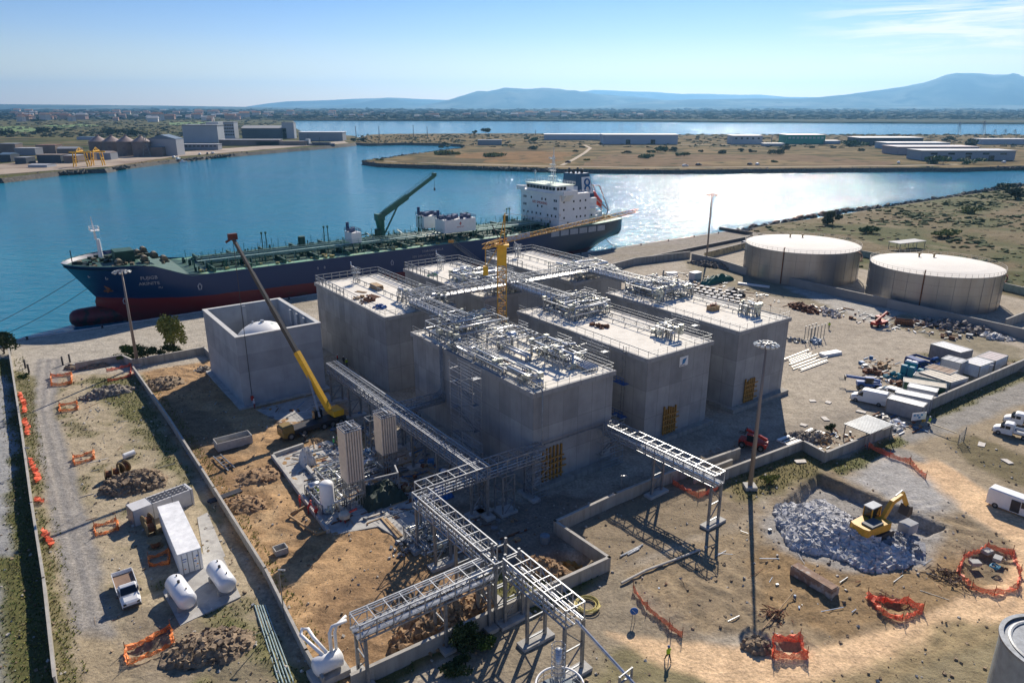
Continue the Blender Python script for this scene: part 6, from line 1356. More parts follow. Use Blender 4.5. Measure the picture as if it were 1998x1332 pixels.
p,q=G(241,890,.45),G(262,882,.45); tag(MB().tube(p,q,.42,14).build('white_tube',whitep),'short fat white tube lying on the left lot','tube')
for k in range(5):
    a_,b_=(497+k*5,1180),(545+k*7,1332); tag(MB().tube(G(*a_,.1+.1*(k%2)),G(*b_,.1+.1*(k%2)),.07,7).build('steel_tube',pm('teal-grey tube',(.35,.45,.45),.4,.5)),['leftmost long tube beside the dividing wall','second long tube from the left beside the dividing wall','middle long tube of the bundle beside the dividing wall','fourth long tube of the bundle beside the dividing wall','tube nearest the dividing wall in the bundle'][k],'pipe','long tubes beside the dividing wall')
stack('pipe_bundle','dark pipe bundle lying across the orange earth by the dividing wall',G(440,968),YAW+.15,5,(4.6,.2,.2),darkp,3,1.1,cat='pipe bundle')
def reel(label,loc,rz,r=.95,lay=False):
    t=thing('cable_reel',label,'cable reel',loc,rz,'cable reels'); w=.9
    if lay: A,B,ax=(0,0,0),(0,0,w),'z'
    z=r
    for x in (-w/2,w/2): 
        MB().path([(x-.05,0,z),(x+.05,0,z)] if not lay else [(0,0,x+w/2),(0,0,x+w/2+.08)],r,22).build('flange',woodreel,t)
    MB().path([(-w/2+.05,0,z),(w/2-.05,0,z)] if not lay else [(0,0,.08),(0,0,w)],r*.6,18).build('drum',rust,t)
reel('wooden cable reel lying flat nearest the white container door',G(304,1066),0,.85,True); reel('wooden cable reel standing behind the flat one beside the container',G(296,1042),.7,.9); reel('third cable reel by the long container, furthest back',G(290,1028),.9,.9)
reel('left yellow-brown cable reel on the left lot',G(215,935),.4,.85); reel('middle yellow-brown cable reel on the left lot',G(228,930),.5,.85); reel('tilted right-hand cable reel on the left lot',G(243,921),1.2,.9)
# yard stacks, racks and scrap
rn=random.Random(14)
for k in range(12): 
    p=G(1531+k*2.6,702+k*2.1,.12); q=G(1578+k*3.6,684+k*1.8,.12); f0,f1=rn.uniform(-.08,.12),rn.uniform(.75,1.1); p,q=p.lerp(q,f0),p.lerp(q,f1); p.z=q.z=rn.choice((.12,.12,.34)); tag(MB().bar(p,q,rn.choice((.1,.16,.3)),.2).build('steel_section',pm('pale steel section',(.55,.54,.5),.5,.3)),'pale steel section in the long stack on the yard','steel section','steel sections stacked on the yard')
bx=MB(); bx.box(0,0,.3,5,1.6,.6); tag(bx.build('sheet_stack',whitep,loc=G(1620,692),rz=YAW-.2),'white sheet stack at the end of the steel sections','sheet stack')
t=thing('pipe_stand_group','group of tall thin steel stands on the yard','steel stand',G(1580,668),YAW); 
for k in range(9):
    b=MB(); x,y=(k%5)*1.35,(k//5)*1.4; b.bar((x,y,0),(x,y,3.4),.11); b.bar((x-.4,y,3.4),(x+.4,y,3.4),.1); b.bar((x-.4,y,.05),(x+.4,y,.05),.1); b.build('stand',galv_dull,t)
heap('scrap_heap','pale scrap pile at the foot of the steel stands',G(1553,665),1.6,40,galv_dull,11,.25); heap('scrap_heap','blue wrapped bundles beside the steel stands',G(1592,668),1.0,12,pm('pale blue wrap',(.25,.33,.42)),12,.5,'bundle')
heap('scrap_heap','mixed scrap heap beside the bund wall on the yard',G(1570,603),2.6,60,rust,13,.5,el=2); heap('scrap_heap','pale offcut heap just below the mixed scrap',G(1620,612),2.2,50,pm('mixed pale scrap',(.38,.35,.32),.8,0,.5,1),14,.4,el=2)
heap('scrap_heap','long grey rubble and pipe heap near the bund wall',G(1870,640),4.6,160,pm('grey scrap',(.24,.21,.19),.8,0,.5,1),15,.45,el=2.2); heap('scrap_heap','white sheeting heap at the right end of the rubble',G(1938,658),2.2,50,pm('white sheeting',(.6,.58,.54)),16,.45)
heap('scrap_heap','dark scrap left of the long rubble heap',G(1795,632),1.6,24,rust,17,.35)
for k,(x,y,lb) in enumerate(((1706,728,'rusty bin beside the blue lifting machine'),(1722,716,'brown scrap heap behind the blue lifting machine'),(1745,735,'teal and green scrap heap by the portable toilets'),(1752,752,'mixed small scrap beside the green container'))): heap('scrap_heap',lb,G(x,y),1.2,22,(rust,wood,tealp,rust)[k],30+k,.4,flat=.7)
heap('debris_heap','dark bags and barrels by the gate',G(1722,822),1.2,16,darkp,35,.4); heap('debris_heap','white bags beside the gate post',G(1750,828),1.2,16,whitep,36,.35); heap('debris_heap','pale bags at the corner of the enclosure wall',G(1742,838),.9,10,pm('grey bags',(.4,.4,.38)),37,.4)
# round insulated valve covers (dark boxes with white lids) behind the right front house
rn=random.Random(4); lid=pm('white lid',(.72,.70,.66)); k=0
for r_ in range(4):
    for c_ in range(8):
        x=1345+c_*12+r_*4+rn.uniform(-2,2); y=560+r_*6.5+c_*2.2; p=G(x,y); tt=thing('lidded_drum','dark lidded drum in the crowded group behind the right front house','drum',p,0,'lidded drums behind the right front house')
        if k==0: MB().lathe([(.5,0),(.5,.95)],10).build('body',pm('dark drum body',(.07,.05,.04)),tt); MB().lathe([(.66,.95),(.66,1.05),(.3,1.15)],12).build('lid',lid,tt); t0=tt
        else:
            for ch in t0.children: c2=ch.copy(); scn.collection.objects.link(c2); c2.parent=tt
        k+=1
tarp('dark green tarpaulin over a long row behind the right front house',G(1400,550),6.5,1.6,2.2,greenp if False else pm('bottle green tarpaulin',(.01,.11,.075),.5),9)
bx=MB(); bx.box(0,0,1.1,3.2,2.2,2.2); bx.box(0,0,2.25,3.4,2.4,.1); tag(bx.build('grey_cabin_box',grey,loc=G(1356,545),rz=YAW),'grey cabin box left of the bottle-green tarpaulin','cabin')
heap('dark_vehicle_heap','black covered machine at the end of the tarpaulin row',G(1440,575),1.6,16,darkp,41,.8,'machine',flat=.6)
bx=MB(); bx.box(0,0,.3,9,.8,.5); tag(bx.build('white_beam',whitep,loc=G(1470,558),rz=-.55),'long white beam lying by the bund wall','beam')
bx=MB(); bx.box(0,0,.4,3.5,1.8,.8); tag(bx.build('white_pallet',whitep,loc=G(1310,536),rz=.3),'white pallet stack near the corner of the low wall','pallet')
for k,(x,y,a) in enumerate(((1530,862,.32),(1536,866,.32),(1562,855,.42),(1570,858,.42))): stack('steel_strip_stack',['leftmost white panel strip by the enclosure wall','second white panel strip by the enclosure wall','third white panel strip by the enclosure wall','rightmost white panel strip by the enclosure wall'][k],G(x+14,y-6),a+.25,3,(5.2,.42,.3),whitep,50+k,1.5,cat='panel strip',group='white panel strips by the enclosure wall')
heap('timber_pile','small timber and pallet pile beside the white strips',G(1605,858),1.4,20,wood,43,.4); 
# corrugated open shed
A,B=G(1655,865),G(1700,883); t=thing('open_shed','open shed with corrugated grey roof at the wall corner','shed',G(1690,858),YAW-.05); b=MB()
for k in range(16): b.bz(-3.2+k*.4,-3.0+k*.4,-2.2,2.2,2.72,2.8)
b.bz(-3.2,3.2,-2.2,2.2,2.65,2.72); b.build('roof',pm('corrugated roof grey',(.36,.38,.39),.45,.3),t); b=MB()
for x in (-3,3):
    for y in (-2,2): b.bar((x,y,0),(x,y,2.65),.12)
b.build('post',galv_dull,t); heap('red_toolbox','red tool chest heap under the open shed',G(1680,862),.7,6,redp,61,.4,'tool chest')
# carport by the storage tanks
t=thing('carport_roof','flat grey open-sided shelter behind the storage tanks','shelter',G(1768,486,0),YAW-.2); b=MB(); b.bz(-7,7,-2.5,2.5,2.8,2.95); b.build('roof',pm('shelter roof grey',(.30,.31,.31),.7),t); b=MB()
for x in (-6.5,-2.2,2.2,6.5):
    for y in (-2.3,2.3): b.bar((x,y,0),(x,y,2.8),.15)
b.build('post',galv_dull,t)
# ---------------------------------------------------------------- storage tanks
def tankmat():
    m=pm('aluminium tank cladding',(.36,.355,.345),.33,.7,.1,.25,second=(.28,.25,.22),sscale=.2,slo=.5,shi=.8,streak=True); return m
def stank(label,u,v,r,h,seed):
    t=thing('storage_tank',label,'storage tank',XY(u,v,0),0,'large round storage tanks'); MB().lathe([(r,0),(r,h)],96).build('shell',tankmat(),t,False)
    MB().lathe([(r+.08,h-.02),(r+.08,h+.1),(r*.75,h+.75),(r*.4,h+1.2),(.1,h+1.4)],96).build('roof',pm('cream tank roof',(.74,.70,.62),.8,0,.05,.1),t,False)
    b=MB(); n=64
    for k in range(n):
        a=2*math.pi*k/n; x,y=(r+.12)*math.cos(a),(r+.12)*math.sin(a); b.bar((x,y,h),(x,y,h+1.0),.05); a2=2*math.pi*(k+1)/n; x2,y2=(r+.12)*math.cos(a2),(r+.12)*math.sin(a2); b.bar((x,y,h+1.),(x2,y2,h+1.),.05); b.bar((x,y,h+.5),(x2,y2,h+.5),.04)
    b.build('handrail',pm('rail cream',(.5,.46,.38)),t)
    b=MB()
    for k in range(28): a=2*math.pi*k/28; x,y=(r+.03)*math.cos(a),(r+.03)*math.sin(a); b.bar((x,y,0),(x,y,h),.05)
    for z in (h*.25,h*.5,h*.75):
        for k in range(96): a,a2=2*math.pi*k/96,2*math.pi*(k+1)/96; b.bar(((r+.02)*math.cos(a),(r+.02)*math.sin(a),z),((r+.02)*math.cos(a2),(r+.02)*math.sin(a2),z),.04)
    b.build('cladding_seam',pm('seam grey',(.26,.25,.24),.6,.3),t)
    for dx,dy in ((-2,5),(1.5,4)): b=MB(); b.lathe([(.22,0),(.22,.9),(.5,.95),(.4,1.2),(.05,1.35)],12,dx,dy,h+1.1); b.build('roof_vent',pm('vent tan',(.3,.22,.1)),t)
    b=MB(); a0=R(-70)
    for k in range(46):
        a=a0+k*.028+.4; z=h*(1-k/45); x,y=(r+.5)*math.cos(a),(r+.5)*math.sin(a); b.box(x,y,z,.35,.9,.06,a)
    b.build('spiral_stair',rust,t); b=MB(); a=R(-128); x,y=(r+.2)*math.cos(a),(r+.2)*math.sin(a); b.path([(x*.97,y*.97,h+1.2),(x,y,h+1.2),(x,y,.2)],.16,8); b.build('outlet_pipe',rust,t); return t
stank('left of two large round tanks behind the long wall',201,-124.8,16.6,9.6,1); stank('right of two large round tanks, nearest the right edge',203.4,-86.4,15.9,9.4,2)
# ---------------------------------------------------------------- mobile crane
cb=G(632,832); t=thing('mobile_crane','yellow mobile crane with long boom reaching over the open concrete box','mobile crane',cb,YAW+.1)
b=MB(); b.bz(-5.5,3.5,-1.2,1.2,.7,1.4); b.build('chassis',darkp,t); b=MB(); grid_body(b,[(-7.4,1.1,1.2,1.0,.6,1.4,2.1),(-7.2,1.2,1.25,1.05,.5,1.4,2.3),(-5.6,1.2,1.25,1.05,.5,1.4,2.3)]); b.build('driver_cab',pm('dusty ochre paint',(.2,.13,.03),.6,0,.2,2),t)
MB().bz(-7.46,-7.3,-1,1,1.35,2.1).build('windscreen',glassd,t)
wheels(t,(-6.2,-4,-.5,1,2.5),1.1,.6,.4)
b=MB(); 
for x in (-4.8,3.2):
    for s in (-1,1): b.bar((x,0,.8),(x,s*3,.8),.3); b.bar((x,s*3,.8),(x,s*3,.1),.25); b.box(x,s*3,.06,.9,.9,.12)
b.build('outrigger',darkp,t); b=MB(); b.bz(1.4,3.2,-1.2,1.2,1.6,2.6); b.build('counterweight',yellowp,t); MB().bz(-1.3,.1,.3,1.2,1.6,2.9).build('operator_cab',glassd,t)
hook=G(494,792); tipz=29.6; tipw=Vector((hook.x,hook.y,tipz)); Mi=Matrix.Translation(cb)@Matrix.Rotation(YAW+.1,4,'Z'); tp=Mi.inverted()@tipw; rt=Vector((1.2,0,2.6)); 
s1=rt.lerp(tp,.34); s2=rt.lerp(tp,.6); s3=rt.lerp(tp,.8)
MB().bar(rt,s1,.75,.9).build('boom_base',yellowp,t); b=MB(); b.bar(rt.lerp(tp,.33),s2,.6,.7); b.bar(rt.lerp(tp,.59),s3,.5,.58); b.bar(rt.lerp(tp,.79),tp,.4,.48); b.build('boom_extension',pm('boom dark grey',(.055,.05,.045),.5,0,.2,1),t)
b=MB(); b.box(tp.x,tp.y,tp.z+.2,1.4,.7,1.0); b.bar(tp,tp+Vector((-1.2,0,-.6)),.3); b.build('boom_head',pm('head red brown',(.12,.03,.02)),t); MB().bar((-.6,0,1.9),rt.lerp(tp,.24),.3).build('lift_ram',galv,t)
b=MB(); b.tube(tp,Vector((tp.x,tp.y,1.6)),.05,5); b.build('hoist_rope',darkp,t); MB().box(tp.x,tp.y,1.5,.4,.4,.8).build('hook_block',redp,t)
# ---------------------------------------------------------------- machines in the yard
def tele(label,loc,rz,paint,ang=.25,ext=4.2):
    t=thing('telehandler',label,'telehandler',loc,rz); MB().bz(-2.1,2.0,-.85,.85,.55,1.2).build('chassis',paint,t); MB().bz(-.6,.8,.2,.95,1.2,2.3).build('cab',glassd,t); MB().bz(-.65,.85,.15,1.0,2.3,2.38).build('cab_roof',paint,t); b=MB(); p=Vector((-2,-.3,1.5)); q=p+Vector((math.cos(ang)*ext*1.3,0,math.sin(ang)*ext*1.3)); b.bar(p,q,.35,.45); b.build('boom',paint,t); b=MB(); b.box(q.x+.1,q.y,q.z-.3,.12,1.2,.8); b.bar(q+Vector((0,-.3,-.7)),q+Vector((1.1,-.3,-.7)),.12); b.bar(q+Vector((0,.3,-.7)),q+Vector((1.1,.3,-.7)),.12); b.build('forks',darkp,t); wheels(t,(-1.4,1.4),.95,.5,.35); return t
tele('red telehandler parked near the bund wall',G(1715,636),.5,redp,.45,3.2); tele('bright blue telehandler with lowered boom beside the white vans',G(1693,757),2.9,bluep,.08,4.6); tele('orange-red machine in the shadow behind the tall light mast',G(1468,872),2.6,redp,.35,2.6)
bx=MB(); bx.bz(-1.9,1.9,-.9,.9,0,.15); bx.bz(-1.9,1.9,-.95,-.85,.1,1.2); bx.bz(-1.9,1.9,.85,.95,.1,1.2); bx.bz(-1.95,-1.85,-.9,.9,.1,1.2); bx.bz(1.85,1.95,-.9,.9,.1,1.2); tag(bx.build('skip_container',rust,loc=G(1763,633),rz=-.4),'rusty skip beside the red telehandler','skip')
bx=MB(); bx.bz(-2.6,2.6,-1.1,1.1,0,.2); bx.bz(-2.6,2.6,-1.15,-1.05,.1,1.4); bx.bz(-2.6,2.6,1.05,1.15,.1,1.4); bx.bz(-2.65,-2.55,-1.1,1.1,.1,1.4); bx.bz(2.55,2.65,-1.1,1.1,.1,1.4); tag(bx.build('precast_trough',conc,loc=G(456,868),rz=YAW),'pale open concrete trough in the shade of the concrete box','trough')
for k,(x,y,lb) in enumerate(((160,1128,''),)): pass
bx=MB(); bx.bz(-.7,.7,-.6,.6,0,.1); bx.bz(-.7,.7,-.65,-.55,.1,.8); bx.bz(-.7,.7,.55,.65,.1,.8); bx.bz(-.75,-.65,-.6,.6,.1,.8); bx.bz(.65,.75,-.6,.6,.1,.8); tag(bx.build('square_manhole_ring',conc,loc=G(548,1078),rz=YAW),'square precast ring on the orange earth','precast ring')
mx_=thing('concrete_mixer','pale site mixer trough beside the slab corner','mixer',G(673,1018),.3); b=MB(); b.lathe([(.3,.5),(.7,.7),(.75,1.2),(.5,1.4)],14); b.build('drum',pm('mixer tan',(.5,.45,.36)),mx_); b=MB(); b.bar((-.7,0,0),(0,0,.7),.1); b.bar((.7,0,0),(0,0,.7),.1); b.bar((0,-.6,0),(0,0,.7),.1); b.bar((.3,0,1.2),(1.6,.3,1.5),.3,.15); b.build('stand',redp,mx_)
# excavated timber-edged square and pit grid
b=MB(); 
for a_,c_ in (((563,1005),(618,1042)),((563,1005),(600,985)),((600,985),(640,1035)),((618,1042),(640,1035))): b.bar(G(*a_,.25),G(*c_,.25),.16,.3)
tag(b.build('timber_edging',wood),'timber-edged square excavation below the vaporizer slab','timber frame')
b=MB()
for k in range(5): b.bar(G(418+k*6,893+k*5,.3),G(432+k*6,888+k*5,.3),.12)
b.bar(G(416,890,.35),G(446,918,.35),.15); b.bar(G(430,886,.35),G(458,912,.35),.15); tag(b.build('steel_grid',galv_dull),'ladder-like steel grid in the dug trench','steel grid')
stack('timber_planks','yellow timber planks along the striped slab edge',G(765,1032),yaw_px((745,1010),(785,1052)),2,(5.2,.3,.35),wood,8,1.3)
heap('debris_heap','excavated grating and pipe scraps at the end of the striped slab',G(790,1068),1.6,30,galv_dull,62,.2)
heap('yellow_planks','yellow shuttering boards in the excavated corner',G(1112,1112,-1.2),1.0,10,shutter,63,.5,'boards')
bx=MB(); bx.lathe([(.55,0),(.6,.3),(.6,1.0),(.3,1.15)],16); tag(bx.build('water_butt',pm('grey-blue butt',(.15,.20,.24)),loc=G(1063,1058)),'grey tank standing outside the corner wall','tank')
# leaning sand-coloured column tank + U pipes at the bottom left rack end
t=thing('vent_stack_vessel','white horizontal drum with looped insulated pipes at the end of the lower left rack','pressure vessel',G(642,1318),YAW)
MB().path([(-1.4,0,1.6),(-1.2,0,1.6),(1.2,0,1.6),(1.4,0,1.6)],[.4,.85,.85,.4],20).build('vessel',whitep,t,True)
MB().path([(-.3,.2,2.4),(-.9,2.4,2.7),(-1.2,3.2,3.0),(-.9,3.7,3.2),(-.4,3.5,3.1),(-.3,2.4,2.8),(.1,.3,2.4)],.17,10).build('loop_pipe',whitep,t,True)
MB().path([(.5,.2,2.4),(.5,.2,4.4),(.8,.3,4.9),(2.2,.2,5.0)],.17,10).build('riser_pipe',whitep,t,True); MB().path([(1.0,.2,2.4),(1.0,.2,4.3),(1.3,.4,4.8),(2.4,.8,5.0)],.15,10).build('riser_pipe',whitep,t,True)
b=MB(); b.box(0,0,.35,3.4,2.2,.7); b.build('plinth',conc,t)
# flare / dispenser platform at the very bottom
t=thing('round_platform_tank','round tank top with white ring rail and bright vent stack at the bottom edge','tank',G(1093,1340,2.0),0); t.location=G(1092,1336,5.2); t.location.z=0
Rr=1.95
MB().lathe([(Rr,0),(Rr,4.0)],40).build('shell',pm('grey tank side',(.4,.4,.4)),t); MB().lathe([(Rr+.1,4.0),(Rr+.1,4.1),(.1,4.15)],40).build('deck',pm('dark slate deck',(.10,.14,.17)),t)
b=MB(); b.path([(Rr*math.cos(a),Rr*math.sin(a),5.25) for a in np.linspace(0,2*math.pi,49)],.09,7); b.build('ring_rail',whitep,t,True); b=MB(); b.path([(Rr*math.cos(a),Rr*math.sin(a),4.7) for a in np.linspace(0,2*math.pi,49)],.03,5)
for k in range(14): a=k*.449; b.bar((Rr*math.cos(a),Rr*math.sin(a),4.1),(Rr*math.cos(a),Rr*math.sin(a),5.25),.05)
b.build('rail_post',galv,t); MB().path([(-.15,.2,4.1),(-.15,.2,8.6)],.28,14).build('vent_stack',steelpipe,t,True)
b=MB()
for z in np.arange(5.8,9.2,.45): b.path([(-.15+.55*math.cos(a),.2+.55*math.sin(a),z) for a in np.linspace(0,2*math.pi,13)],.03,4)
for k in range(6): a=k*1.047; b.bar((-.15+.55*math.cos(a),.2+.55*math.sin(a),4.1),(-.15+.55*math.cos(a),.2+.55*math.sin(a),9.1),.035)
b.build('ladder_cage',galv,t); rn=random.Random(9); b=MB()
for k in range(26): b.tube((rn.uniform(-1.1,1),rn.uniform(-1,.8),4.15),(rn.uniform(-1.1,1),rn.uniform(-1,.8),4.15+rn.uniform(.3,1.4)),rn.uniform(.05,.12),6)
b.build('valve_group',steelpipe,t)
# big pipe running off from the nearest rack + goalpost
p0=XY(35.9,-39.7,6.3); p1=G(1252,1350,3.2); tag(MB().path([p0,p0.lerp(p1,.5),p1],.16,10).build('big_pipe',steelpipe),'long bright pipe descending from the nearest rack to the bottom edge','pipe')
t=thing('pipe_goalpost','small steel goalpost carrying the descending bright pipe','steel frame',G(1205,1338,3.9)); q=p0.lerp(p1,.78); t.location=(q.x,q.y,0); t.rotation_euler=(0,0,YAW+.1); b=MB(); b.bar((-.9,0,0),(-.9,0,q.z+.45),.16); b.bar((.7,0,0),(.7,0,q.z+.45),.16); b.bar((-.9,0,q.z-.35),(.7,0,q.z-.35),.14); b.bar((-.9,0,q.z+.4),(.7,0,q.z+.4),.1); b.build('frame',galv_dull,t)
# dark curved tank rim at the lower right corner
cx=G(2070,1265,6); t=thing('corner_tank','curved rim of a tall open tank cut by the right edge','storage tank',(cx.x,cx.y,0)); r=cx.x-G(1957,1250,6).x
MB().lathe([(r,0),(r,6),(r-.25,6),(r-.25,4.5),(.1,4.5)],64).build('shell',pm('grey-green tank side',(.30,.32,.30)),t,False); MB().lathe([(r-.25,5.2),(r-.25,6.02),(r+.12,6.02),(r+.12,5.8)],64).build('rim',galv_dull,t,False); MB().lathe([(r-.9,4.8),(r-.9,5.9),(r-.75,5.95),(r-.6,5.9),(r-.6,4.8)],64).build('inner_rim',pm('ribbed inner rim',(.45,.46,.44),.5,0,.4,6),t); MB().lathe([(r-1.2,4.55),(r-1.2,5.3),(.1,5.6)],64).build('deck',pm('mottled tank deck',(.22,.26,.20)),t)
# ---------------------------------------------------------------- light masts and poles
def mast(label,loc,h,r=1.35,n=14,scale=1.,lamps=True,group='tall light masts'):
    t=thing('light_mast',label,'light mast',loc,0,group); MB().path([(0,0,0),(0,0,h*.5),(0,0,h)],[.34*scale,.25*scale,.15*scale],12).build('pole',pm('mast bronze steel',(.24,.20,.17),.55,.2,.1,.3),t,True)
    b=MB()
    for k in range(2): b.path([(r*(.55+.35*k)*math.cos(a),r*(.55+.35*k)*math.sin(a),h+.1*(1-k)) for a in np.linspace(0,2*math.pi,19)],.05,5)
    for k in range(6): a=k*1.047; b.bar((0,0,h),(r*.95*math.cos(a),r*.95*math.sin(a),h),.07)
    b.build('ring_frame',galv,t)
    for k in range(n):
        a=2*math.pi*k/n; c=Vector((r*math.cos(a),r*math.sin(a),h-.15)); M=Matrix.Translation(c)@Matrix.Rotation(a,4,'Z')@Matrix.Rotation(.5,4,'Y'); q=MB(); q.box(0,0,0,.5,.42,.2,0,M); q.build('floodlight',pm('lamp housing',(.55,.55,.5),.3,.4,.2,3),t)
    b=MB(); b.box(0,0,.25,1.6,1.6,.5); b.build('footing',conc,t); return t
mast('tall light mast in the right foreground beside the walled field',G(1463,952),21.0); mast('tall light mast in front of the ship bow at left',G(269,714),19.6,1.5,10); mast('thin light mast behind the bund wall near the quay',G(1378,512),22.5,1.5,8)
def pole(label,loc,h,group=None):
    t=thing('lamp_post',label,'lamp post',loc,0,group); MB().path([(0,0,0),(0,0,h)],[.07,.05],6).build('pole',galv_dull,t); b=MB(); b.box(.25,0,h,.7,.12,.1); b.box(.5,0,h-.04,.3,.2,.1); b.build('lamp',galv,t)
pole('slim camera post on the dividing wall below the rack',G(555,1205),5.8); pole('short lamp on the far left wall top',G(58,912),3.2); pole('short lamp at the upper end of the far left wall',G(22,690),3.2); pole('small lamp post on the walled field boundary',G(1211,972),3.4); pole('lamp on the wall behind the cabins',G(1925,745),3.4)
# fence posts at the quay entrance, barrier, signs
for k,(x,y,lb) in enumerate(((123,712,'left dark gate post at the quay entrance'),(137,707,'right dark gate post at the quay entrance'),(50,718,'dark stub post beside the lane'),(57,727,'second dark stub post beside the lane'))): tag(MB().box(0,0,.9,.25,.25,1.8).build('gate_post',darkp,loc=G(x,y)),lb,'post')
bx=MB(); bx.box(0,0,.4,.9,.7,.8); tag(bx.build('grey_box',conc,loc=G(148,717)),'small pale box beside the quay entrance','box')
t=thing('barrier_gate','long striped boom barrier across the site entrance','barrier',G(1805,822)); p,q=G(1808,823,1.0),G(1868,845,1.0); b=MB(); b.bar(p-t.location,q-t.location,.14); b.build('arm',pm('barrier cream',(.6,.5,.32)),t); b=MB(); b.box(-.3,.1,.5,.5,.5,1.1); b.build('stand',yellowp,t)
t=thing('notice_board','white site notice board with blue panels at the gate','sign',G(1790,828),.25); b=MB(); b.box(0,0,1.5,2.8,.06,1.3); b.build('board',whitep,t); b=MB(); 
for x,z in ((-.9,1.75),(-.3,1.7),(.5,1.7),(.1,1.3)): b.box(x,-.04,z,.45,.02,.35)
b.build('panel',pm('notice blue',(.1,.3,.5)),t); b=MB(); b.bar((-1.2,.02,0),(-1.2,.02,2.1),.08); b.bar((1.2,.02,0),(1.2,.02,2.1),.08); b.build('post',galv_dull,t)
t=thing('road_sign','round blue road sign on the sandy lane','road sign',G(1236,1213),0); b=MB(); b.path([(0,-.03,1.35),(0,.03,1.35)],.42,24); b.build('disc',pm('road sign blue',(.01,.12,.42)),t); b=MB(); b.bar((-.22,-.045,1.55),(.15,-.045,1.15),.08,.02); b.build('arrow',whitep,t); b=MB(); b.bar((-.15,.05,0),(-.1,.05,1.3),.05); b.bar((.15,.05,0),(.1,.05,1.3),.05); b.build('stand',galv_dull,t)
tag(MB().tube(G(1312,1215,0),G(1312,1215,2.3),.04,6).build('post',rust),'thin rusty post behind the middle net fence','post')
# mesh gate on the right
t=thing('mesh_gate','leaning wire mesh gate on the right verge','gate',G(1880,862)); b=MB(); b.bar((0,0,0),(0,0,2.6),.1); b.bar((-1.5,-1,0),(-1.5,-1,1.8),.08)
for k in range(9): b.bar((-.17*k,-.11*k,.1),(-.17*k,-.11*k,2.5-.08*k),.03)
for k in range(6): b.bar((0,0,.3+k*.4),(-1.5,-1,.2+k*.3),.03)
b.build('mesh',galv_dull,t)
# manhole slabs and boards on the ground
for k,(x,y,w_,lb) in enumerate(((1585,782,1.2,'pale slab on the yard left of the white van'),(1616,785,1.2,'second pale slab on the yard'),(1610,817,1.6,'largest white board on the yard'),(1568,829,1.1,'small pale board near the front house'),(1562,900,1.8,'pale slab in the grass behind the enclosure wall'),(1915,867,1.8,'pale slab on the grassy verge'),(1965,900,1.6,'white triangular board on the right verge'),(1680,803,1.6,'thin pale plank near the van'),(1100,1306,1.4,'cream plank near the round platform'),(1925,741,1.4,'pale slab beyond the cabin wall'))):
    bx=MB(); bx.prism([(-w_/2,-.5),(w_/2,-.4),(w_*.45,.5),(-w_*.4,.45)],0,.1); tag(bx.build('loose_slab',pm('pale board',(.56,.52,.46),.8,0,.15,2),loc=G(x,y,.05),rz=k*.8),lb,'slab')
for k,(x,y,lb) in enumerate(((1902,1100,'left concrete cover inside the net ring'),(1926,1078,'back concrete cover inside the net ring'),(1946,1092,'right concrete cover inside the net ring'))): bx=MB(); bx.box(0,0,.2,1.1,.8,.4); tag(bx.build('concrete_cover',conc,loc=G(x,y),rz=.4*k),lb,'concrete cover')
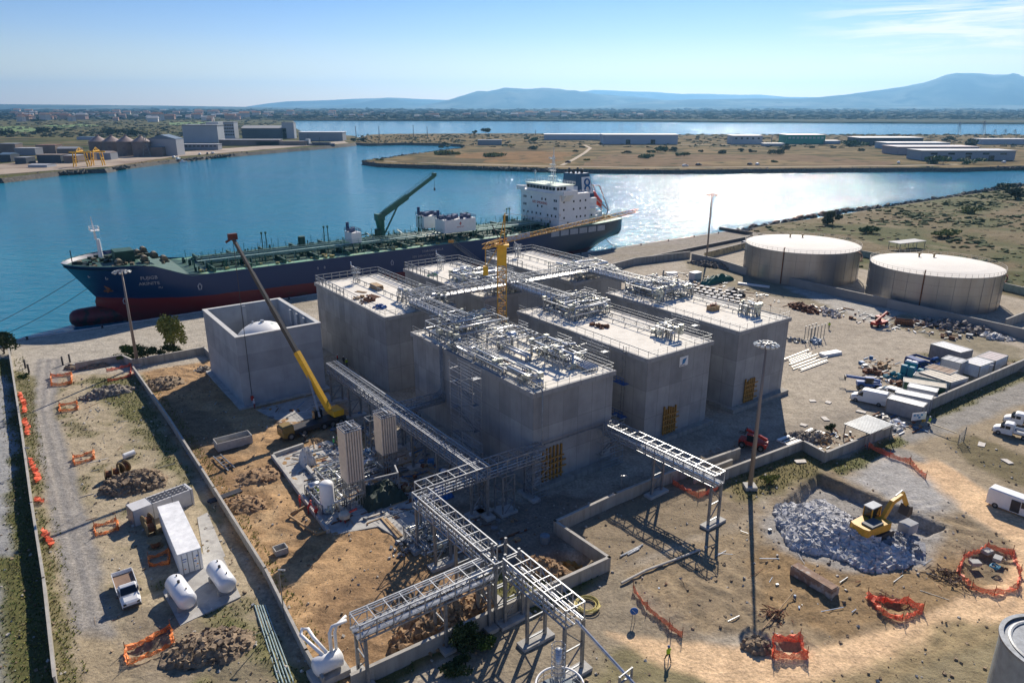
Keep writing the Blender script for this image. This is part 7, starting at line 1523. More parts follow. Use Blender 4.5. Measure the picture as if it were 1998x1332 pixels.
# ---------------------------------------------------------------- people
def person(label,loc,rz,jacket,trousers,pose='stand',helmet=(.8,.8,.78),seed=0,skinc=(.35,.2,.13)):
    t=thing('person',label,'person',loc,rz); s={'stand':0,'walk':.34,'bend':.12}[pose]; lean=.0 if pose!='bend' else .45
    V=[];E=[];Rd=[]
    def jn(p,r,par=None):
        V.append(p);Rd.append(r); i=len(V)-1
        if par is not None: E.append((par,i))
        return i
    pel=jn((0,0,.95),.15); ch=jn((lean*.5,0,1.22),.155,pel); sh=jn((lean*.9,0,1.42),.15,ch); nk=jn((lean+.01,0,1.54),.06,sh); hd=jn((lean+.03,0,1.63),.095,nk); jn((lean+.03,0,1.72),.09,hd)
    for sg in (-1,1):
        f=s*sg; hp=jn((0,sg*.1,.9),.1,pel); kn=jn((f*.55+.03,sg*.11,.5),.07,hp); an=jn((f-.03,sg*.11,.1),.05,kn); jn((f+.14,sg*.12,.05),.045,an)
        so_=jn((lean*.9,sg*.2,1.42),.075,sh); el=jn((lean*.9-f*.3,sg*.27,1.14),.05,so_); wr=jn((lean-f*.5+.12,sg*.26,.92),.035,el); pm_=jn((lean-f*.5+.15,sg*.26,.85),.03,wr)
        for k in range(4): a=jn((lean-f*.5+.155+k*.004,sg*(.235+.017*k),.79),.009,pm_); jn((lean-f*.5+.15,sg*(.235+.017*k),.755-.006*(k%2)),.008,a)
        jn((lean-f*.5+.185,sg*.235,.82),.009,pm_)
    me=bpy.data.meshes.new('body'); me.from_pydata(V,E,[]); o=bpy.data.objects.new('body',me); scn.collection.objects.link(o); o.parent=t
    md=o.modifiers.new('skin','SKIN'); 
    for i,sv in enumerate(me.skin_vertices[0].data): sv.radius=(Rd[i],Rd[i]); sv.use_root=(i==0)
    o.modifiers.new('sub','SUBSURF').levels=1; o.modifiers['sub'].render_levels=1
    m=bpy.data.materials.new('clothed body'); m.use_nodes=True; n=m.node_tree.nodes; l=m.node_tree.links; tc_=n.new('ShaderNodeTexCoord'); sp=n.new('ShaderNodeSeparateXYZ'); l.new(tc_.outputs['Object'],sp.inputs[0]); r=n.new('ShaderNodeValToRGB'); r.color_ramp.interpolation='CONSTANT'
    dv=n.new('ShaderNodeMath'); dv.operation='DIVIDE'; dv.inputs[1].default_value=2; l.new(sp.outputs[2],dv.inputs[0]); l.new(dv.outputs[0],r.inputs[0])
    e=r.color_ramp.elements; e[0].position=0; e[0].color=(.03,.02,.015,1); e[1].position=.06; e[1].color=lin(trousers)
    for p_,c_ in ((.485,jacket),(.765,skinc)): x=e.new(p_); x.color=lin(c_)
    l.new(r.outputs[0],n['Principled BSDF'].inputs['Base Color']); n['Principled BSDF'].inputs['Roughness'].default_value=.8; me.materials.append(m)
    hx=lean+.03; MB().lathe([(.135,1.70),(.14,1.72),(.12,1.79),(.07,1.84),(.01,1.855)],14,hx,0).build('helmet',pm('helmet %d%d'%(int(helmet[0]*9),int(helmet[2]*9)),helmet,.35),t,True)
    b=MB(); b.box(hx+.1,0,1.62,.03,.03,.035); b.build('nose',pm('skin tone',skinc),t); return t
hv=(.45,.62,.03); orj=(.7,.12,.02); rd_=(.6,.03,.02)
person('worker in yellow vest walking on the sandy track',G(1303,1290),2.0,hv,(.06,.05,.04),'walk',(.1,.15,.3))
person('worker crossing the yard beyond the steel stands',G(1617,642),1.,hv,(.10,.10,.08),'walk')
person('worker in red jacket at the timber-edged excavation, leftmost',G(586,990),.5,rd_,(.3,.04,.03),'stand',(.7,.1,.05)); person('worker in red bending over the slab edge',G(602,1003),.9,rd_,(.3,.04,.03),'bend',(.7,.1,.05)); person('third worker in red at the slab edge, rightmost',G(618,1012),2.4,rd_,(.08,.05,.05),'stand',(.7,.1,.05))
person('worker in yellow vest beside the white column tank',G(622,972),1.2,hv,(.05,.06,.08)); person('worker in green vest left of the vaporizer tower',G(652,873),.4,(.1,.6,.15),(.03,.04,.06)); person('worker in bright vest beneath the mobile crane',G(662,868),2.,hv,(.03,.04,.06))
person('worker in red jacket between the concrete box and rear house',G(659,707),.3,rd_,(.03,.03,.05)); person('worker in dark clothes beside the one in red near the rear house',G(671,711),1.3,(.03,.03,.04),(.03,.03,.05)); person('worker in yellow vest near the end of the long pipe rack',G(677,716),2.3,hv,(.03,.03,.05))
person('worker in yellow vest by the boom barrier',G(1812,832),2.,hv,(.05,.05,.08),'stand'); person('worker in yellow vest under the pipe rack junction',G(818,1000),1.0,hv,(.03,.05,.1)); person('worker standing near the hook at the concrete box foot',G(497,797),1.,(.45,.45,.5),(.2,.05,.05),'stand')
# ---------------------------------------------------------------- far bank buildings
def fbase(px0,px1,py,depth,z=.9):
    A,B=G(px0,py,z),G(px1,py,z); return A,B,(B-A).length,math.atan2(B.y-A.y,B.x-A.x)
def hgt(px,py0,py1,z=.9):
    g=G(px,py0,z); d=math.hypot(g.x,g.y); return (py0-py1)/FPX*d/math.cos(PITCH)*math.cos(PITCH)**0*.82
def shed(label,x0,x1,yb,yt,depth,wallm,roofm,gable=False,wins=0,name='warehouse',group=None,z=.9,yaw=0,winm=None,doors=0,cat='warehouse',rh=None,pitch=.12):
    depth=depth*.6; A,B,L,a=fbase(x0,x1,yb,depth,z); h=hgt((x0+x1)/2,yb,yt,z); t=thing(name,label,cat,A,a+yaw,group)
    MB().bz(0,L,0,depth,0,h*(1 if not gable else .8)).build('wall',wallm,t)
    b=MB(); o=L*.01
    if gable=='side':
        b.add([(-o,-o,h*.8),(L+o,-o,h*.8),(L+o,depth+o,h*.8),(-o,depth+o,h*.8),(L/2,-o,h),(L/2,depth+o,h)],[(0,1,4),(3,5,2),(0,4,5,3),(1,2,5,4),(3,2,1,0)])
    elif gable: b.add([(-o,-o,h*.8),(L+o,-o,h*.8),(L+o,depth+o,h*.8),(-o,depth+o,h*.8),(-o,depth/2,h),(L+o,depth/2,h)],[(0,1,5,4),(2,3,4,5),(0,4,3),(1,2,5),(3,2,1,0)])
    else: b.bz(-o,L+o,-o,depth+o,h,h*1.06)
    b.build('roof',roofm,t)
    for r_ in range(max(1,wins//20) if wins else 0):
        n=min(wins,9); 
        for k in range(n):
            x=L*(k+.7)/(n+.4); rows=1 if wins<20 else 4; zz=h*(.6 if rows==1 else .2+r_*.2); MB().bz(x-L*.035,x+L*.035,-.12,-.02,zz,zz+h*(.2 if rows==1 else .1)).build('window',winm or glassd,t)
    for k in range(doors): x=L*(k+1)/(doors+1); MB().bz(x-L*.03,x+L*.03,-.15,-.03,0,h*.5).build('door',glassd,t)
    return t
wbl=pm('blue-white wall',(.36,.42,.50),.7,0,.08,.02); wgr=pm('grey warehouse wall',(.25,.27,.30),.8,0,.1,.02); wdk=pm('dark warehouse front',(.06,.08,.10),.8,0,.2,.03); wwh=pm('white factory wall',(.40,.43,.46),.8,0,.08,.05); rfw=pm('pale metal roof',(.42,.42,.43),.6,0,.06,.02); wbr=pm('brown industrial wall',(.22,.17,.14),.85,0,.3,.05); rbl=pm('blue-grey roof',(.10,.16,.22),.5,0,.1,.05); wgn=pm('green factory wall',(.03,.30,.20),.6,0,.08,.02)
shed('small grey block on the dry peninsula',932,979,283,273,18,wgr,wgr)
shed('low pale warehouse in the middle of the peninsula',1063,1178,273,262,50,wbl,rfw)
shed('long white warehouse right of the low pale one',1177,1322,281.5,262.5,60,wbl,rfw,doors=2)
shed('white modern block with a dark tower on the peninsula',1428,1487,281.5,265,40,wwh,rfw,wins=5)
shed('bright green factory hall on the peninsula',1534,1609,281,264,50,wgn,rfw,wins=9,winm=pm('pale windows',(.3,.45,.42),.3))
shed('long dark-walled hall on the right of the peninsula',1676,1800,283,270,60,wdk,rfw,doors=3)
shed('white warehouse behind the pinkish roofed one',1730,1852,291,280,50,wbl,pm('grey metal roof',(.38,.39,.41),.6))
shed('pinkish-roofed warehouse on the right shore',1750,1908,302,288,55,pm('rose grey wall',(.33,.28,.29),.8),pm('pinkish roof',(.50,.43,.43),.7))
shed('nearest grey warehouse with dark windows on the right shore',1797,1979,313,296,45,pm('grey blue wall',(.27,.31,.36),.8),pm('slate grey roof',(.28,.30,.33),.6),wins=5,doors=3)
shed('pale blue row of low sheds at the far right edge',1915,2010,282,273,40,wbl,rfw)
shed('low white shed between the warehouses',1490,1530,285,280,20,wwh,rfw); shed('pale low shed beside the green hall',1606,1640,281,275,30,wwh,rfw)
# left bank
for k,(x,yb,lb) in enumerate(((186,300,'leftmost of four conical-roofed silos'),(213,303,'second conical-roofed silo from the left'),(241,305,'third conical-roofed silo from the left'),(271,306,'rightmost conical-roofed silo beside the blue-roofed hall'))):
    g=G(x,yb,.9); d=math.hypot(g.x,g.y); r=15/FPX*d; h=hgt(x,yb,278); t=thing('silo',lb,'silo',(g.x,g.y+r,.9),0,'conical-roofed silos'); MB().lathe([(r,0),(r,h)],28).build('drum',pm('brown silo wall',(.19,.15,.13),.8,0,.15,.1,second=(.12,.10,.10),sscale=.1),t); MB().lathe([(r*1.04,h),(r*.15,h+r*.55),(r*.15,h+r*.7)],28).build('cone_roof',pm('rose brown cone roof',(.27,.20,.18),.7),t)
shed('gabled grey hall with a blue roof beside the silos',292,347,304,264,30,pm('grey gable wall',(.34,.35,.37),.8),rbl,gable='side')
shed('brown low shed in front of the blue-roofed hall',292,318,305,288,14,wbr,rbl)
shed('large white grain store block',359,427,279,246,40,wwh,wgr,name='factory_building',cat='factory building')
shed('tall white elevator tower left of the windowed block',406,430,277,241,30,wwh,wwh,name='factory_building',cat='factory building')
shed('white multi-storey block with four rows of dark windows',427,459,271,240,30,wwh,wgr,wins=80,name='factory_building',cat='factory building')
shed('long dark-fronted hall with a pale roof',473,560,270.5,245,45,wdk,pm('grey shed roof',(.35,.35,.34),.7),gable=True,name='factory_building',cat='factory building')
shed('white tower at the right end of the dark-fronted hall',552,575,270.5,240,20,wwh,wgr,name='factory_building',cat='factory building')
shed('flat white-roofed hall near the small blue ship',584,669,275,258,40,wgr,pm('bright flat roof',(.72,.72,.72)))
shed('low pale dock building in front of the grain store',350,426,293,282,20,wgr,rfw,wins=9)
shed('long low dock shed with a white roof',428,545,284,273,25,wbr,rfw); shed('brown dock shed along the quay',500,598,284,276,16,wbr,pm('rusty roof',(.24,.19,.16)))
for k,(x0,x1,yb,yt,m,r,lb) in enumerate(((0,32,298,283,wbr,wgr,'brown works building at the far left edge'),(0,22,316,300,wdk,rbl,'dark works building at the left edge by the shore'),(30,70,303,291,wgr,rfw,'white-roofed works shed at the left'),(72,110,300,285,wbr,pm('red roof old',(.25,.12,.08)),'red-roofed works shed at the left'),(112,150,303,288,wbr,wgr,'grey-roofed works hall left of the yellow gantries'),(30,52,320,309,wdk,wgr,'low dark shed near the left shore'),(125,152,318,305,wbr,rfw,'small works shed beside the left gantry crane'),(190,217,312,296,wgr,pm('pale brown roof',(.32,.26,.22)),'pale-roofed shed below the silos'),(74,120,318,304,wdk,wbr,'rusty works hall behind the shore'),(150,182,312,300,wbr,wgr,'low brown hall behind the gantries'),(55,92,327,321,wwh,rfw,'white trailers parked by the left shore'),(265,310,285,276,wbl,rbl,'pale blue-roofed shed behind the silos'),(150,188,273,268,wbl,rbl,'light blue greenhouse in the fields'))): shed(lb,x0,x1,yb,yt,22,m,r,name='works_building',cat='works building',gable=(k%3==1))
def gantry(label,x,yb,yt,w):
    g=G(x,yb,.95); d=math.hypot(g.x,g.y); s=w/FPX*d; h=hgt(x,yb,yt); t=thing('gantry_crane',label,'gantry crane',g,.2,'yellow gantry cranes'); b=MB()
    for X_ in (-s*.5,s*.5):
        for Y_ in (-3,3): b.bar((X_,Y_,0),(X_*.8,Y_,h*.72),.7)
        b.bar((X_*.9,-3,h*.4),(X_*.9,3,h*.4),.5); b.bar((X_,-3,0),(X_*.9,3,h*.4),.35)
    b.bar((-s*.5,0,h*.3),(s*.5,0,h*.3),.4); b.build('leg_frame',yellowp,t); b=MB(); b.bar((-s*.75,0,h*.75),(s*.8,0,h*.75),1.2); b.bar((0,-8,h*.8),(0,8,h*.8),.9); b.bar((0,0,h*.75),(0,0,h),.8); b.bar((0,0,h),(0,8,h*.8),.3); b.bar((0,0,h),(0,-8,h*.8),.3); b.build('girder',yellowp,t)
gantry('left yellow dockside gantry crane',160,325,290,21); gantry('right yellow dockside gantry crane',192,323,289,17)
def pylon(label,x,yb,yt,group='power pylons',w=.16):
    g=G(x,yb,.6); h=hgt(x,yb,yt,.6); t=thing('pylon',label,'pylon',g,.4,group); b=MB(); s=h*w
    for a_,c_ in ((-1,-1),(1,-1),(1,1),(-1,1)): b.bar((a_*s,c_*s,0),(a_*.4,c_*.4,h),.35)
    for k in range(6): z=h*k/6; f=1-k/6.5; b.bar((-s*f,-s*f,z),(s*f,-s*f,z+h/6),.2); b.bar((s*f,-s*f,z),(-s*f,-s*f,z+h/6),.2)
    for z in (.72,.86): b.bar((-s*1.6,0,h*z),(s*1.6,0,h*z),.3)
    b.build('lattice',galv_dull,t); return t
pylon('left lattice pylon beside the lagoon',1869,262,240); pylon('right lattice pylon beside the lagoon',1916,264,239); pylon('red-brown lattice tower beside the silos',287,306,265,None)
for x,lb in ((1940,'left of three low line gantries'),(1960,'middle of three low line gantries'),(1979,'right of three low line gantries')): pylon(lb,x,262,254,'line gantries',.35)
for x,yb,yt,lb in ((695,268,246,'leftmost thin mast on the dike'),(740,268,247,'second thin mast on the dike'),(807,268,244,'third thin mast on the dike'),(834,268,247,'rightmost thin mast on the dike'),(1045,264,254,'short mast on the lagoon shore'),(58,232,217,'left chimney on the plain'),(70,232,218,'right chimney on the plain'),(1452,281,268,'short dark tower beside the white modern block'),(1505,280,262,'thin mast right of the white modern block')):
    g=G(x,yb,.7); h=hgt(x,yb,yt,.7); t=thing('thin_mast',lb,'mast',g); MB().path([(0,0,0),(0,0,h)],[.7,.4],6).build('pole',pm('mast dark',(.13,.14,.15)),t); MB().box(0,0,h,3,1,.6).build('head',pm('mast dark',(.13,.14,.15)),t)
# small moored ship
A,B,L,a=fbase(594,652,289,5,ZW); t=thing('small_ship','small dark blue ship moored at the far dock','ship',A,a); b=MB(); b.prism([(0,2),(L*.06,-1),(L*.9,-1),(L,5),(L*.9,11),(L*.06,11),(0,8)],-.3,5.5); b.build('hull',pm('small ship navy',(.02,.03,.07),.5),t); MB().bz(L*.04,L*.16,.5,9.5,5.5,11).build('wheelhouse',wwh,t); b=MB(); b.bar((L*.5,5,5.5),(L*.5,5,13),.8); b.bar((L*.12,5,11),(L*.12,5,17),.4); b.bz(L*.25,L*.85,1.5,8.5,5.5,7); b.build('hatch_cover',wdk,t)
sb=thing('small_boat','small white boat on the far bank of the channel','boat',G(357,317,ZW),.4); MB().prism([(-3,-1.2),(2,-1.2),(4,0),(2,1.2),(-3,1.2)],-.1,1.2).build('hull',whitep,sb); MB().bz(-1.5,.6,-.9,.9,1.2,2.4).build('cabin',whitep,sb)
# ---------------------------------------------------------------- foliage
leafm={}
def leafmat(name,c1,c2,c3):
    m=bpy.data.materials.new(name); m.use_nodes=True; n=m.node_tree.nodes; l=m.node_tree.links; b=n['Principled BSDF']; b.inputs['Roughness'].default_value=.7; b.inputs['Specular IOR Level'].default_value=.2
    g=n.new('ShaderNodeNewGeometry'); r=n.new('ShaderNodeValToRGB'); r.color_ramp.elements[0].color=lin(c1); r.color_ramp.elements[1].color=lin(c3); e=r.color_ramp.elements.new(.5); e.color=lin(c2); l.new(g.outputs['Random Per Island'],r.inputs[0]); l.new(r.outputs[0],b.inputs['Base Color']); return m
lf_ol=leafmat('olive leaves',(.10,.11,.02),(.20,.21,.04),(.32,.31,.08)); lf_dk=leafmat('dark shrub leaves',(.02,.04,.012),(.045,.07,.022),(.09,.11,.035)); lf_gr=leafmat('green shrub leaves',(.03,.06,.012),(.06,.11,.02),(.12,.17,.04)); lf_dry=leafmat('dry tufts',(.11,.10,.035),(.2,.17,.07),(.3,.25,.12))
trunkm=pm('tree bark',(.12,.09,.06),.9,0,.3,3)
def leaves(mb,c,rx,ry,rz,n,s,rn,shell=.45):
    lumps=[(Vector((rn.uniform(-.62,.62)*rx,rn.uniform(-.62,.62)*ry,rn.uniform(-.6,.6)*rz)),rn.uniform(.3,.55)) for _ in range(max(5,int(n/160)))]
    for k in range(n):
        lc,lr=rn.choice(lumps); d=Vector((rn.gauss(0,1),rn.gauss(0,1),rn.gauss(0,1))).normalized(); q=shell+(1-shell)*rn.random()
        p=Vector(c)+lc+Vector((d.x*rx*lr*q,d.y*ry*lr*q,d.z*rz*lr*q)); a=Vector((rn.gauss(0,1),rn.gauss(0,1),rn.gauss(0,1))).normalized(); b=a.orthogonal().normalized(); ss=s*rn.uniform(.5,1.3)
        mb.add([p-a*ss-b*ss*.4,p+a*ss*.2-b*ss*.6,p+a*ss+b*ss*.2,p-a*ss*.1+b*ss*.6],[(0,1,2,3)])
def plant(name,label,loc,rx,ry,h,n,s,mat,trunk=0,seed=1,cat='bush',group=None):
    rn=random.Random(seed); t=thing(name,label,cat,loc,0,group); b=MB(); leaves(b,(0,0,trunk+(h-trunk)*.5),rx,ry,(h-trunk)*.55,n,s,rn); b.build('crown',mat,t)
    b=MB(); b.path([(0,0,-.1),(.1,0,max(.3,trunk)),(0,.1,trunk+(h-trunk)*.6)],[.16+h*.012,.12+h*.01,.05],7)
    for k in range(4): a=k*1.6; b.path([(0,0,max(.2,trunk)),(math.cos(a)*rx*.5,math.sin(a)*ry*.5,trunk+(h-trunk)*.55)],[.08,.03],5)
    b.build('trunk',trunkm,t); return t
plant('tree','tall olive-green columnar tree beside the light mast and wall',G(341,688),2.6,2.6,8.2,3600,.22,lf_ol,1.0,1,'tree')
plant('bush','dark spreading bush at the foot of the columnar tree',G(330,694),3.0,1.8,2.6,1500,.2,lf_dk,.1,2); plant('bush','rounded green bush left of the light mast',G(258,695),3.0,1.6,2.6,1500,.2,lf_gr,.1,3); plant('bush','dark green bush right of the light mast',G(288,697),2.6,1.5,2.4,1200,.2,lf_dk,.1,4); plant('bush','low green bush at the bend of the curving wall',G(228,706),3.2,1.3,1.6,1000,.2,lf_gr,.1,5)
plant('tree','dense bushy tree at the far left edge by the quay',G(8,690),3.2,3,4.6,2200,.22,lf_dk,.4,6,'tree'); plant('bush','small clipped bush by the far left wall',G(47,737),1.5,1.0,1.0,500,.14,lf_gr,.05,7)
plant('bush','dense dark bush at the wall below the nearest rack',G(918,1262),1.9,1.7,2.6,2200,.16,lf_dk,.1,8); plant('bush','bright green bush right of the dark bush at the wall',G(952,1262),1.4,1.2,1.4,1000,.14,lf_gr,.1,9); plant('bush','low sprawling bush at the bottom of the wall',G(880,1310),2.0,1.6,1.3,1200,.15,lf_dk,.1,10)
plant('bush','dry yellow-green bush beside the walled field mast',G(1500,945),1.6,1.2,1.3,700,.16,lf_ol,.1,11); plant('bush','small green bush beside the timber pile',G(1622,842),1.0,1.0,1.6,500,.15,lf_dk,.3,12); plant('bush','dark round bush by the tank wall end',G(1624,437),5,4,6,900,.6,lf_dk,.3,13)
plant('bush','large dark bush on the right headland',G(1988,388),8,6,7,1100,.8,lf_dk,.3,14); plant('bush','smaller dark bush on the right headland shore',G(1946,370),9,5,4,900,.8,lf_dk,.2,15); plant('bush','brown-green bush below the headland bushes',G(1896,417),6,4,3.4,700,.6,lf_ol,.2,16); plant('bush','green scrub clump behind the far storage tank',G(1700,455),6,5,2.6,700,.6,lf_gr,.2,17); plant('bush','low scrub clump at the right of the green scrub',G(1850,462),9,5,2.6,900,.6,lf_ol,.2,18)
for k,(x,y,w,mt) in enumerate(((1409,286,12,0),(1407,300,25,0),(1368,297,13,0),(1335,305,32,1),(1449,296,20,0),(1469,297,20,0),(1513,301,32,0),(1534,292,32,0),(1583,289,14,0),(1627,289,15,0),(1509,317,14,1),(1680,295,16,0),(1305,296,30,0),(1036,292,26,0),(1123,297,12,0),(1224,300,22,0),(1260,309,34,1),(1283,298,40,1),(1145,313,14,2),(1034,277,36,1),(873,302,60,2),(961,306,60,2),(999,285,16,2),(1840,320,60,1),(1900,321,40,1),(1660,285,60,1),(1760,276,40,1),(740,313,18,2),(705,276,22,0),(690,275,18,0))):
    g=G(x,y,.6); d=math.hypot(g.x,g.y); r=w/2/FPX*d; plant('bush','dark rounded bush scattered on the dry peninsula' if mt==0 else ('broad green thicket on the dry peninsula' if mt==1 else 'low brown-green scrub patch on the peninsula'),g,r,r*.7,min(6,max(2.2,r*.55))*(1 if mt<2 else .55),260,max(.7,r*.13),(lf_dk,lf_gr,lf_ol)[mt],.1,40+k,'bush',('dark bushes on the peninsula','green thickets on the peninsula','scrub patches on the peninsula')[mt])
g=G(948,263,.6); plant('tree','umbrella-shaped dark tree standing alone on the peninsula',g,11,8,12,700,1.3,lf_dk,3,90,'tree'); plant('tree','smaller tree left of the umbrella-shaped one',G(926,264,.6),5,4,8,260,1.2,lf_dk,2,91,'tree'); plant('tree','dark tree group beside the long dark hall',G(1892,292,.6),13,9,12,700,1.4,lf_dk,2,92,'tree'); plant('tree','dark tree left of the right-hand warehouses',G(1848,279,.6),12,9,9,500,1.4,lf_dk,2,93,'tree')
for k,(x,y,w,lb) in enumerate(((235,262,70,'dark tree row behind the blue greenhouse'),(262,266,30,'dark tree clump right of the tree row'),(75,238,30,'round dark tree in the fields at left'),(15,265,24,'bush on the left fields'),(90,259,50,'hedge across the left fields'))):
    g=G(x,y,.7); d=math.hypot(g.x,g.y); r=w/2/FPX*d; plant('tree',lb,g,r,r*.5,9,500,2.0,lf_dk,1,100+k,'tree')
rn=random.Random(77); b=MB(); b2=MB()
for k in range(5600):
    u,v=rn.uniform(226,640),rn.uniform(-188,-42)
    q=XY(u,v); 
    nn=float(vn(np.array(q.x/16.),np.array(q.y/16.),5)); 
    if rn.random()>nn*1.1: continue
    if sdist(np.array([q.x]),np.array([q.y]),bank)[0]<4: continue
    s=rn.uniform(.2,.6)*(1.6 if nn>.7 else 1); (b if nn>.42 else b2).rock((q.x,q.y,s*.2),s,rn,.7); M_=(b if nn>.42 else b2); M_.v[-8:]=[(q.x+(a_[0]-q.x)*2.2,q.y+(a_[1]-q.y)*1.6,a_[2]) for a_ in M_.v[-8:]]
tag(b.build('green_scrub',pm('green headland scrub',(.055,.075,.02),1,0,.5,1,second=(.10,.11,.035),sscale=.7)),'green scrub over the headland behind the tanks','scrub',kind='stuff'); tag(b2.build('dry_scrub',pm('dry headland scrub',(.14,.105,.05),1,0,.4,1)),'dry brown scrub over the headland behind the tanks','scrub',kind='stuff')
# cars along the far shore and by the green hall
for k,(x,y,c,lb) in enumerate(((1337,325,0,'white car on the shore road'),(1363,323,1,'dark car on the shore road'),(1463,322,1,'dark van on the shore road'),(1478,322,0,'white van on the shore road'),(1753,319,0,'silver car near the right thicket'),(1958,318,0,'white car by the nearest warehouse'),(348,311,0,'white car on the far dock, nearest the boat'),(340,308,0,'white car on the far dock behind the first'),(390,302,0,'white car on the far dock, middle'),(405,301,1,'dark car on the far dock'),(415,300,0,'white car on the far dock, rightmost'),(1108,318,1,'dark car at the track end on the peninsula'))):
    o=dup(cd_,G(x,y,.95 if x<700 else .62),.3+k*.2,lb); o.scale=(1.35,)*3
    if c==0:
        for ch in o.children:
            if ch.name.startswith('body'): ch.data=ch.data.copy(); ch.data.materials[0]=whitep
# ---------------------------------------------------------------- far town and woodland
rn=random.Random(21); cols=[pm('town wall %d'%i,c,.9,0,.05,.1) for i,c in enumerate(((.55,.50,.45),(.50,.33,.26),(.62,.60,.57),(.42,.28,.20)))]; rfs=[pm('town roof %d'%i,c,.9,0,.1,.1) for i,c in enumerate(((.33,.15,.09),(.36,.22,.16),(.45,.43,.4)))]
protos=[]
for k in range(190):
    if k<110: x,y=rn.uniform(20,560),rn.uniform(219.5,231)
    elif k<165: x,y=rn.uniform(560,1330),rn.uniform(222,231.5)
    else: x,y=rn.uniform(10,480),rn.uniform(231,238)
    g=G(x,y,1.0)
    lb,grp=(('pale and reddish house in the far town','far town houses') if k<110 else (('house in the village across the lagoon','lagoon village houses') if k<165 else ('small farm building on the near plain','farm buildings on the plain')))
    if k<6:
        t=thing('far_house',lb,'house',g,rn.uniform(-.4,.4),grp); w,d,h=rn.uniform(14,26),rn.uniform(10,16),rn.uniform(6,13); MB().bz(-w/2,w/2,-d/2,d/2,0,h).build('wall',cols[k%4],t); b=MB(); b.add([(-w/2-1,-d/2-1,h),(w/2+1,-d/2-1,h),(w/2+1,d/2+1,h),(-w/2-1,d/2+1,h),(-w/2,0,h+3.5),(w/2,0,h+3.5)],[(0,1,5,4),(2,3,4,5),(0,4,3),(1,2,5),(3,2,1,0)]); b.build('roof',rfs[k%3],t); protos.append(t)
    else:
        o=dup(protos[k%6],g,rn.uniform(-.4,.4),lb,rn.uniform(.8,1.9)); o['group']=grp
for x0,x1,yb,yt,lb in ((168,200,226,220,'cluster of tall reddish flats in the town'),(205,222,226,221,'white block of flats in the town'),(258,275,225,219,'terracotta block in the town'),(322,346,228.5,226,'long white roof at the town edge')): shed(lb,x0,x1,yb,yt,30,cols[1] if 'red' in lb or 'terra' in lb else cols[2],rfs[0] if 'white' not in lb else rfw,name='town_block',cat='block of flats',z=1.0)
b=MB(); rn=random.Random(33)
for k in range(5200):
    y=214.5+18.5*rn.random()**.8; x=rn.uniform(-350,2400); g=G(x,y,1.0); e=1.0
    if y>230 and x<560 and rn.random()<.6: continue
    s=rn.uniform(4,9)*(1+ (232-y)*.09); b.rock((g.x,g.y,s*.35),s,rn,.55); b.v[-8:]=[(g.x+(v[0]-g.x)*2.4,v[1],v[2]) for v in b.v[-8:]]
tag(b.build('distant_woodland',pm('distant wood foliage',(.025,.042,.02),1,0,.3,.01,second=(.05,.065,.03),sscale=.01)),'dark belts of trees on the far plain','woodland',kind='stuff')
b=MB()
for k in range(1500):
    x=rn.uniform(-200,620); y=rn.uniform(233,268); 
    if x>560 and y<262: continue
    g=G(x,y,.8); s=rn.uniform(1.2,3.6); b.rock((g.x,g.y,s*.3),s,rn,.6); b.v[-8:]=[(g.x+(v[0]-g.x)*1.9,v[1],v[2]) for v in b.v[-8:]]
for k in range(1300):
    x=rn.uniform(860,2100); y=262.6+ rn.random()**2*26
    g=G(x,y,.7); s=rn.uniform(.8,2.4); b.rock((g.x,g.y,s*.25),s,rn,.6); b.v[-8:]=[(g.x+(v[0]-g.x)*1.9,v[1],v[2]) for v in b.v[-8:]]
for k in range(420):
    x=rn.uniform(690,900); y=rn.uniform(262.8,279)
    g=G(x,y,.7); s=rn.uniform(.8,2.2); b.rock((g.x,g.y,s*.25),s,rn,.6)
tag(b.build('field_scrub',pm('field scrub foliage',(.045,.06,.02),1,0,.4,.05,second=(.10,.09,.04),sscale=.05)),'hedges and scrub on the flats beyond the channel','scrub',kind='stuff')
b=MB()
def shoreline(pts,n,s0,s1,z):
    ps=[G(x,y,z) for x,y in pts]; tot=[(q-p).length for p,q in zip(ps,ps[1:])]
    for k in range(n):
        i=rn.choices(range(len(tot)),tot)[0]; p=ps[i].lerp(ps[i+1],rn.random()); b.rock((p.x+rn.uniform(-2,2),p.y+rn.uniform(-2.5,2.5),z+rn.uniform(-.5,.6)),rn.uniform(s0,s1),rn,.7)
shoreline(((712,317),(740,321.5),(900,326.5),(1090,332.5),(1300,334.5),(1500,332.5),(1750,330),(2050,328)),1500,.6,1.8,-.9); shoreline(((712,316),(790,304),(904,290)),260,.6,1.6,-.8)
shoreline(((-60,354),(0,350),(92,340),(205,332),(290,319),(480,300)),700,.6,1.9,-.9)
shoreline(((1437,455),(1480,443),(1560,426),(1640,413),(1740,402.5),(1850,386.5),(1925,371.5),(1998,359)),700,.35,1.2,-1.0)
tag(b.build('shore_boulders',riprap),'dark boulders along the channel banks','boulders',kind='stuff')
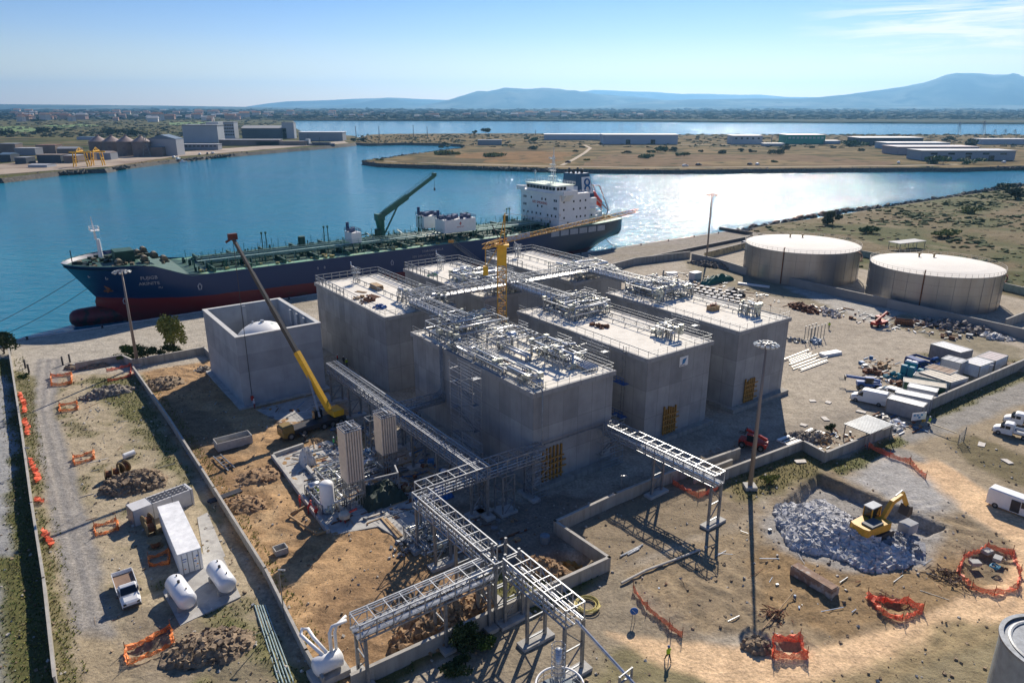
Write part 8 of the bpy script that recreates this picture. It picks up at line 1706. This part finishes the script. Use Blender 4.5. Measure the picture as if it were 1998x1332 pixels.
# ---------------------------------------------------------------- ground cover on the near site: tufts, clods, stones
rn=random.Random(8); idx=np.argwhere((gr>.45)&(np.hypot(X,Y)<190)&(Y>45)&(Z>-.6)); rs_=np.random.RandomState(4); 
def mass(sel,n): return sel[rs_.choice(len(sel),min(n,len(sel)),replace=False)]
b=MB(); bb=MB()
for i,j in mass(idx,16000):
    x,y,z=X[i,j]+rn.uniform(-.3,.3),Y[i,j]+rn.uniform(-.3,.3),Z[i,j]; tgt=b if rn.random()<.55 else bb; hh=rn.uniform(.06,.24)
    for k in range(4):
        a=rn.uniform(0,6.28); c,s_=math.cos(a),math.sin(a); r=rn.uniform(.08,.24); tgt.add([(x-s_*.07,y+c*.07,z-.03),(x+s_*.07,y-c*.07,z-.03),(x+c*r,y+s_*r,z+hh)],[(0,1,2)])
tag(b.build('dry_grass',lf_dry),'dry grass tufts over the waste ground','grass',kind='stuff'); tag(bb.build('green_grass',lf_gr),'green grass and weeds along walls and verges','weeds',kind='stuff')
idx=np.argwhere((ru>.3)&(np.hypot(X,Y)<170)&(Y>45)); b=MB(); b2=MB()
for i,j in mass(idx,5500):
    x,y,z=X[i,j]+rn.uniform(-.3,.3),Y[i,j]+rn.uniform(-.3,.3),Z[i,j]; s_=.04+.16*rn.random()**3; (b if rn.random()<.6 else b2).rock((x,y,z+s_*.3),s_,rn,.7)
tag(b.build('loose_clods',soilbr),'loose clods of earth over the dug ground','clods',kind='stuff'); tag(b2.build('loose_stones',pm('pale loose stone',(.42,.39,.34),.9,0,.3,1)),'pale loose stones over the dug ground','stones',kind='stuff')
b=MB(); wallline=[((22,700),(62,960)),((66,1000),(116,1345)),((262,735),(330,830)),((330,830),(420,975)),((420,975),(632,1345))]
for (p_,q_) in wallline:
    P0,P1=G(*p_),G(*q_); L=(P1-P0).length
    for k in range(int(L*14)):
        p=P0.lerp(P1,rn.random()); off=rn.uniform(.3,2.4)*(-1 if p_[0]>200 else rn.choice((-1,1))); d=(P1-P0).normalized(); p=p+Vector((-d.y,d.x,0))*(-off); s_=rn.uniform(.07,.2)
        for m_ in range(7): a=rn.uniform(0,6.28); c,q2=math.cos(a),math.sin(a); b.add([(p.x-q2*.06,p.y+c*.06,-.02),(p.x+q2*.06,p.y-c*.06,-.02),(p.x+c*s_,p.y+q2*s_,s_*rn.uniform(.5,1.2))],[(0,1,2)])
tag(b.build('wall_weeds',lf_ol),'weeds growing along the foot of the long walls','weeds',kind='stuff')

# ---------------------------------------------------------------- small site clutter nobody could count
rn=random.Random(55); CL=[(MB(),galv_dull,'grey'),(MB(),wood,'timber'),(MB(),rust,'rusty'),(MB(),pm('clutter blue',(.03,.14,.32),.5),'blue'),(MB(),whitep,'white')]
def clutter(pts,n,smin=.08,smax=.4,zb=.05,w=(5,3,3,1,1)):
    ps=[tuple(G(x,y)[:2]) for x,y in pts]; x0,x1=min(p[0] for p in ps),max(p[0] for p in ps); y0,y1=min(p[1] for p in ps),max(p[1] for p in ps)
    xs=np.array([rn.uniform(x0,x1) for _ in range(n*3)]); ys=np.array([rn.uniform(y0,y1) for _ in range(n*3)]); d=sdist(xs,ys,ps); k=0
    for x,y,q in zip(xs,ys,d):
        if q<0 or k>=n: continue
        k+=1; m=rn.choices(CL,w)[0][0]; s=rn.uniform(smin,smax); a=rn.uniform(0,3.14); r_=rn.random()
        if r_<.45: L=rn.uniform(.6,3.2); m.box(x,y,zb+s*.2,L,s*.4,s*.3,a if rn.random()<.5 else YAW)
        elif r_<.6: L=rn.uniform(.5,2); m.tube((x,y,zb+s*.2),(x+math.cos(a)*L,y+math.sin(a)*L,zb+s*.3),s*.2,5)
        else: m.box(x,y,zb+s*.4,s*rn.uniform(.6,2),s*rn.uniform(.6,2),s*rn.uniform(.3,1.6),a)
clutter(((560,880),(640,862),(800,930),(840,1000),(700,1040),(640,1010)),260,zb=.15); clutter(((640,840),(700,800),(900,930),(860,1010),(760,960)),220,zb=.1,smax=.6)
clutter(((1540,860),(1640,835),(1700,860),(1610,895)),90); clutter(((1680,700),(1760,700),(1780,770),(1670,780)),110,smax=.6,w=(3,2,3,3,1)); clutter(((1540,590),(1640,600),(1900,650),(1890,670),(1640,625)),200,smax=.7,w=(5,2,3,0,2))
clutter(((1250,540),(1330,525),(1560,590),(1540,610)),160,smax=.6); clutter(((500,800),(640,780),(660,830),(560,850)),60); clutter(((1700,805),(1790,815),(1800,840),(1740,850)),60,smax=.5); clutter(((860,1000),(1040,1010),(1010,1080),(900,1100)),60); clutter(((130,760),(400,900),(560,1250),(160,1250)),60,.05,.2)
clutter(((1240,590),(1340,600),(1500,640),(1440,650)),0); clutter(((1500,1000),(1800,1050),(1900,1150),(1500,1230),(1250,1150)),60,.05,.25)
for m,mt,nm in CL: tag(m.build('site_clutter',mt),{'grey':'grey steel offcuts and boxes strewn around the works','timber':'timber offcuts and boards strewn around the works','rusty':'rusty scrap bits strewn around the works','blue':'blue plastic bits strewn around the works','white':'white bags and sheets strewn around the works'}[nm],'site clutter',kind='stuff')
# ---------------------------------------------------------------- haze: the air over the whole place
hz=MB(); hz.bz(-23000,23000,-250,23000,-5,720)
hm_=bpy.data.materials.new('haze'); hm_.use_nodes=True; n=hm_.node_tree.nodes; l=hm_.node_tree.links; n.remove(n['Principled BSDF'])
pv=n.new('ShaderNodeVolumePrincipled'); pv.inputs['Color'].default_value=(.27,.61,1,1); pv.inputs['Density'].default_value=5.4e-5; pv.inputs['Anisotropy'].default_value=.5
l.new(pv.outputs[0],n['Material Output'].inputs['Volume'])
ho=hz.build('haze',hm_); struct(ho,'stuff')
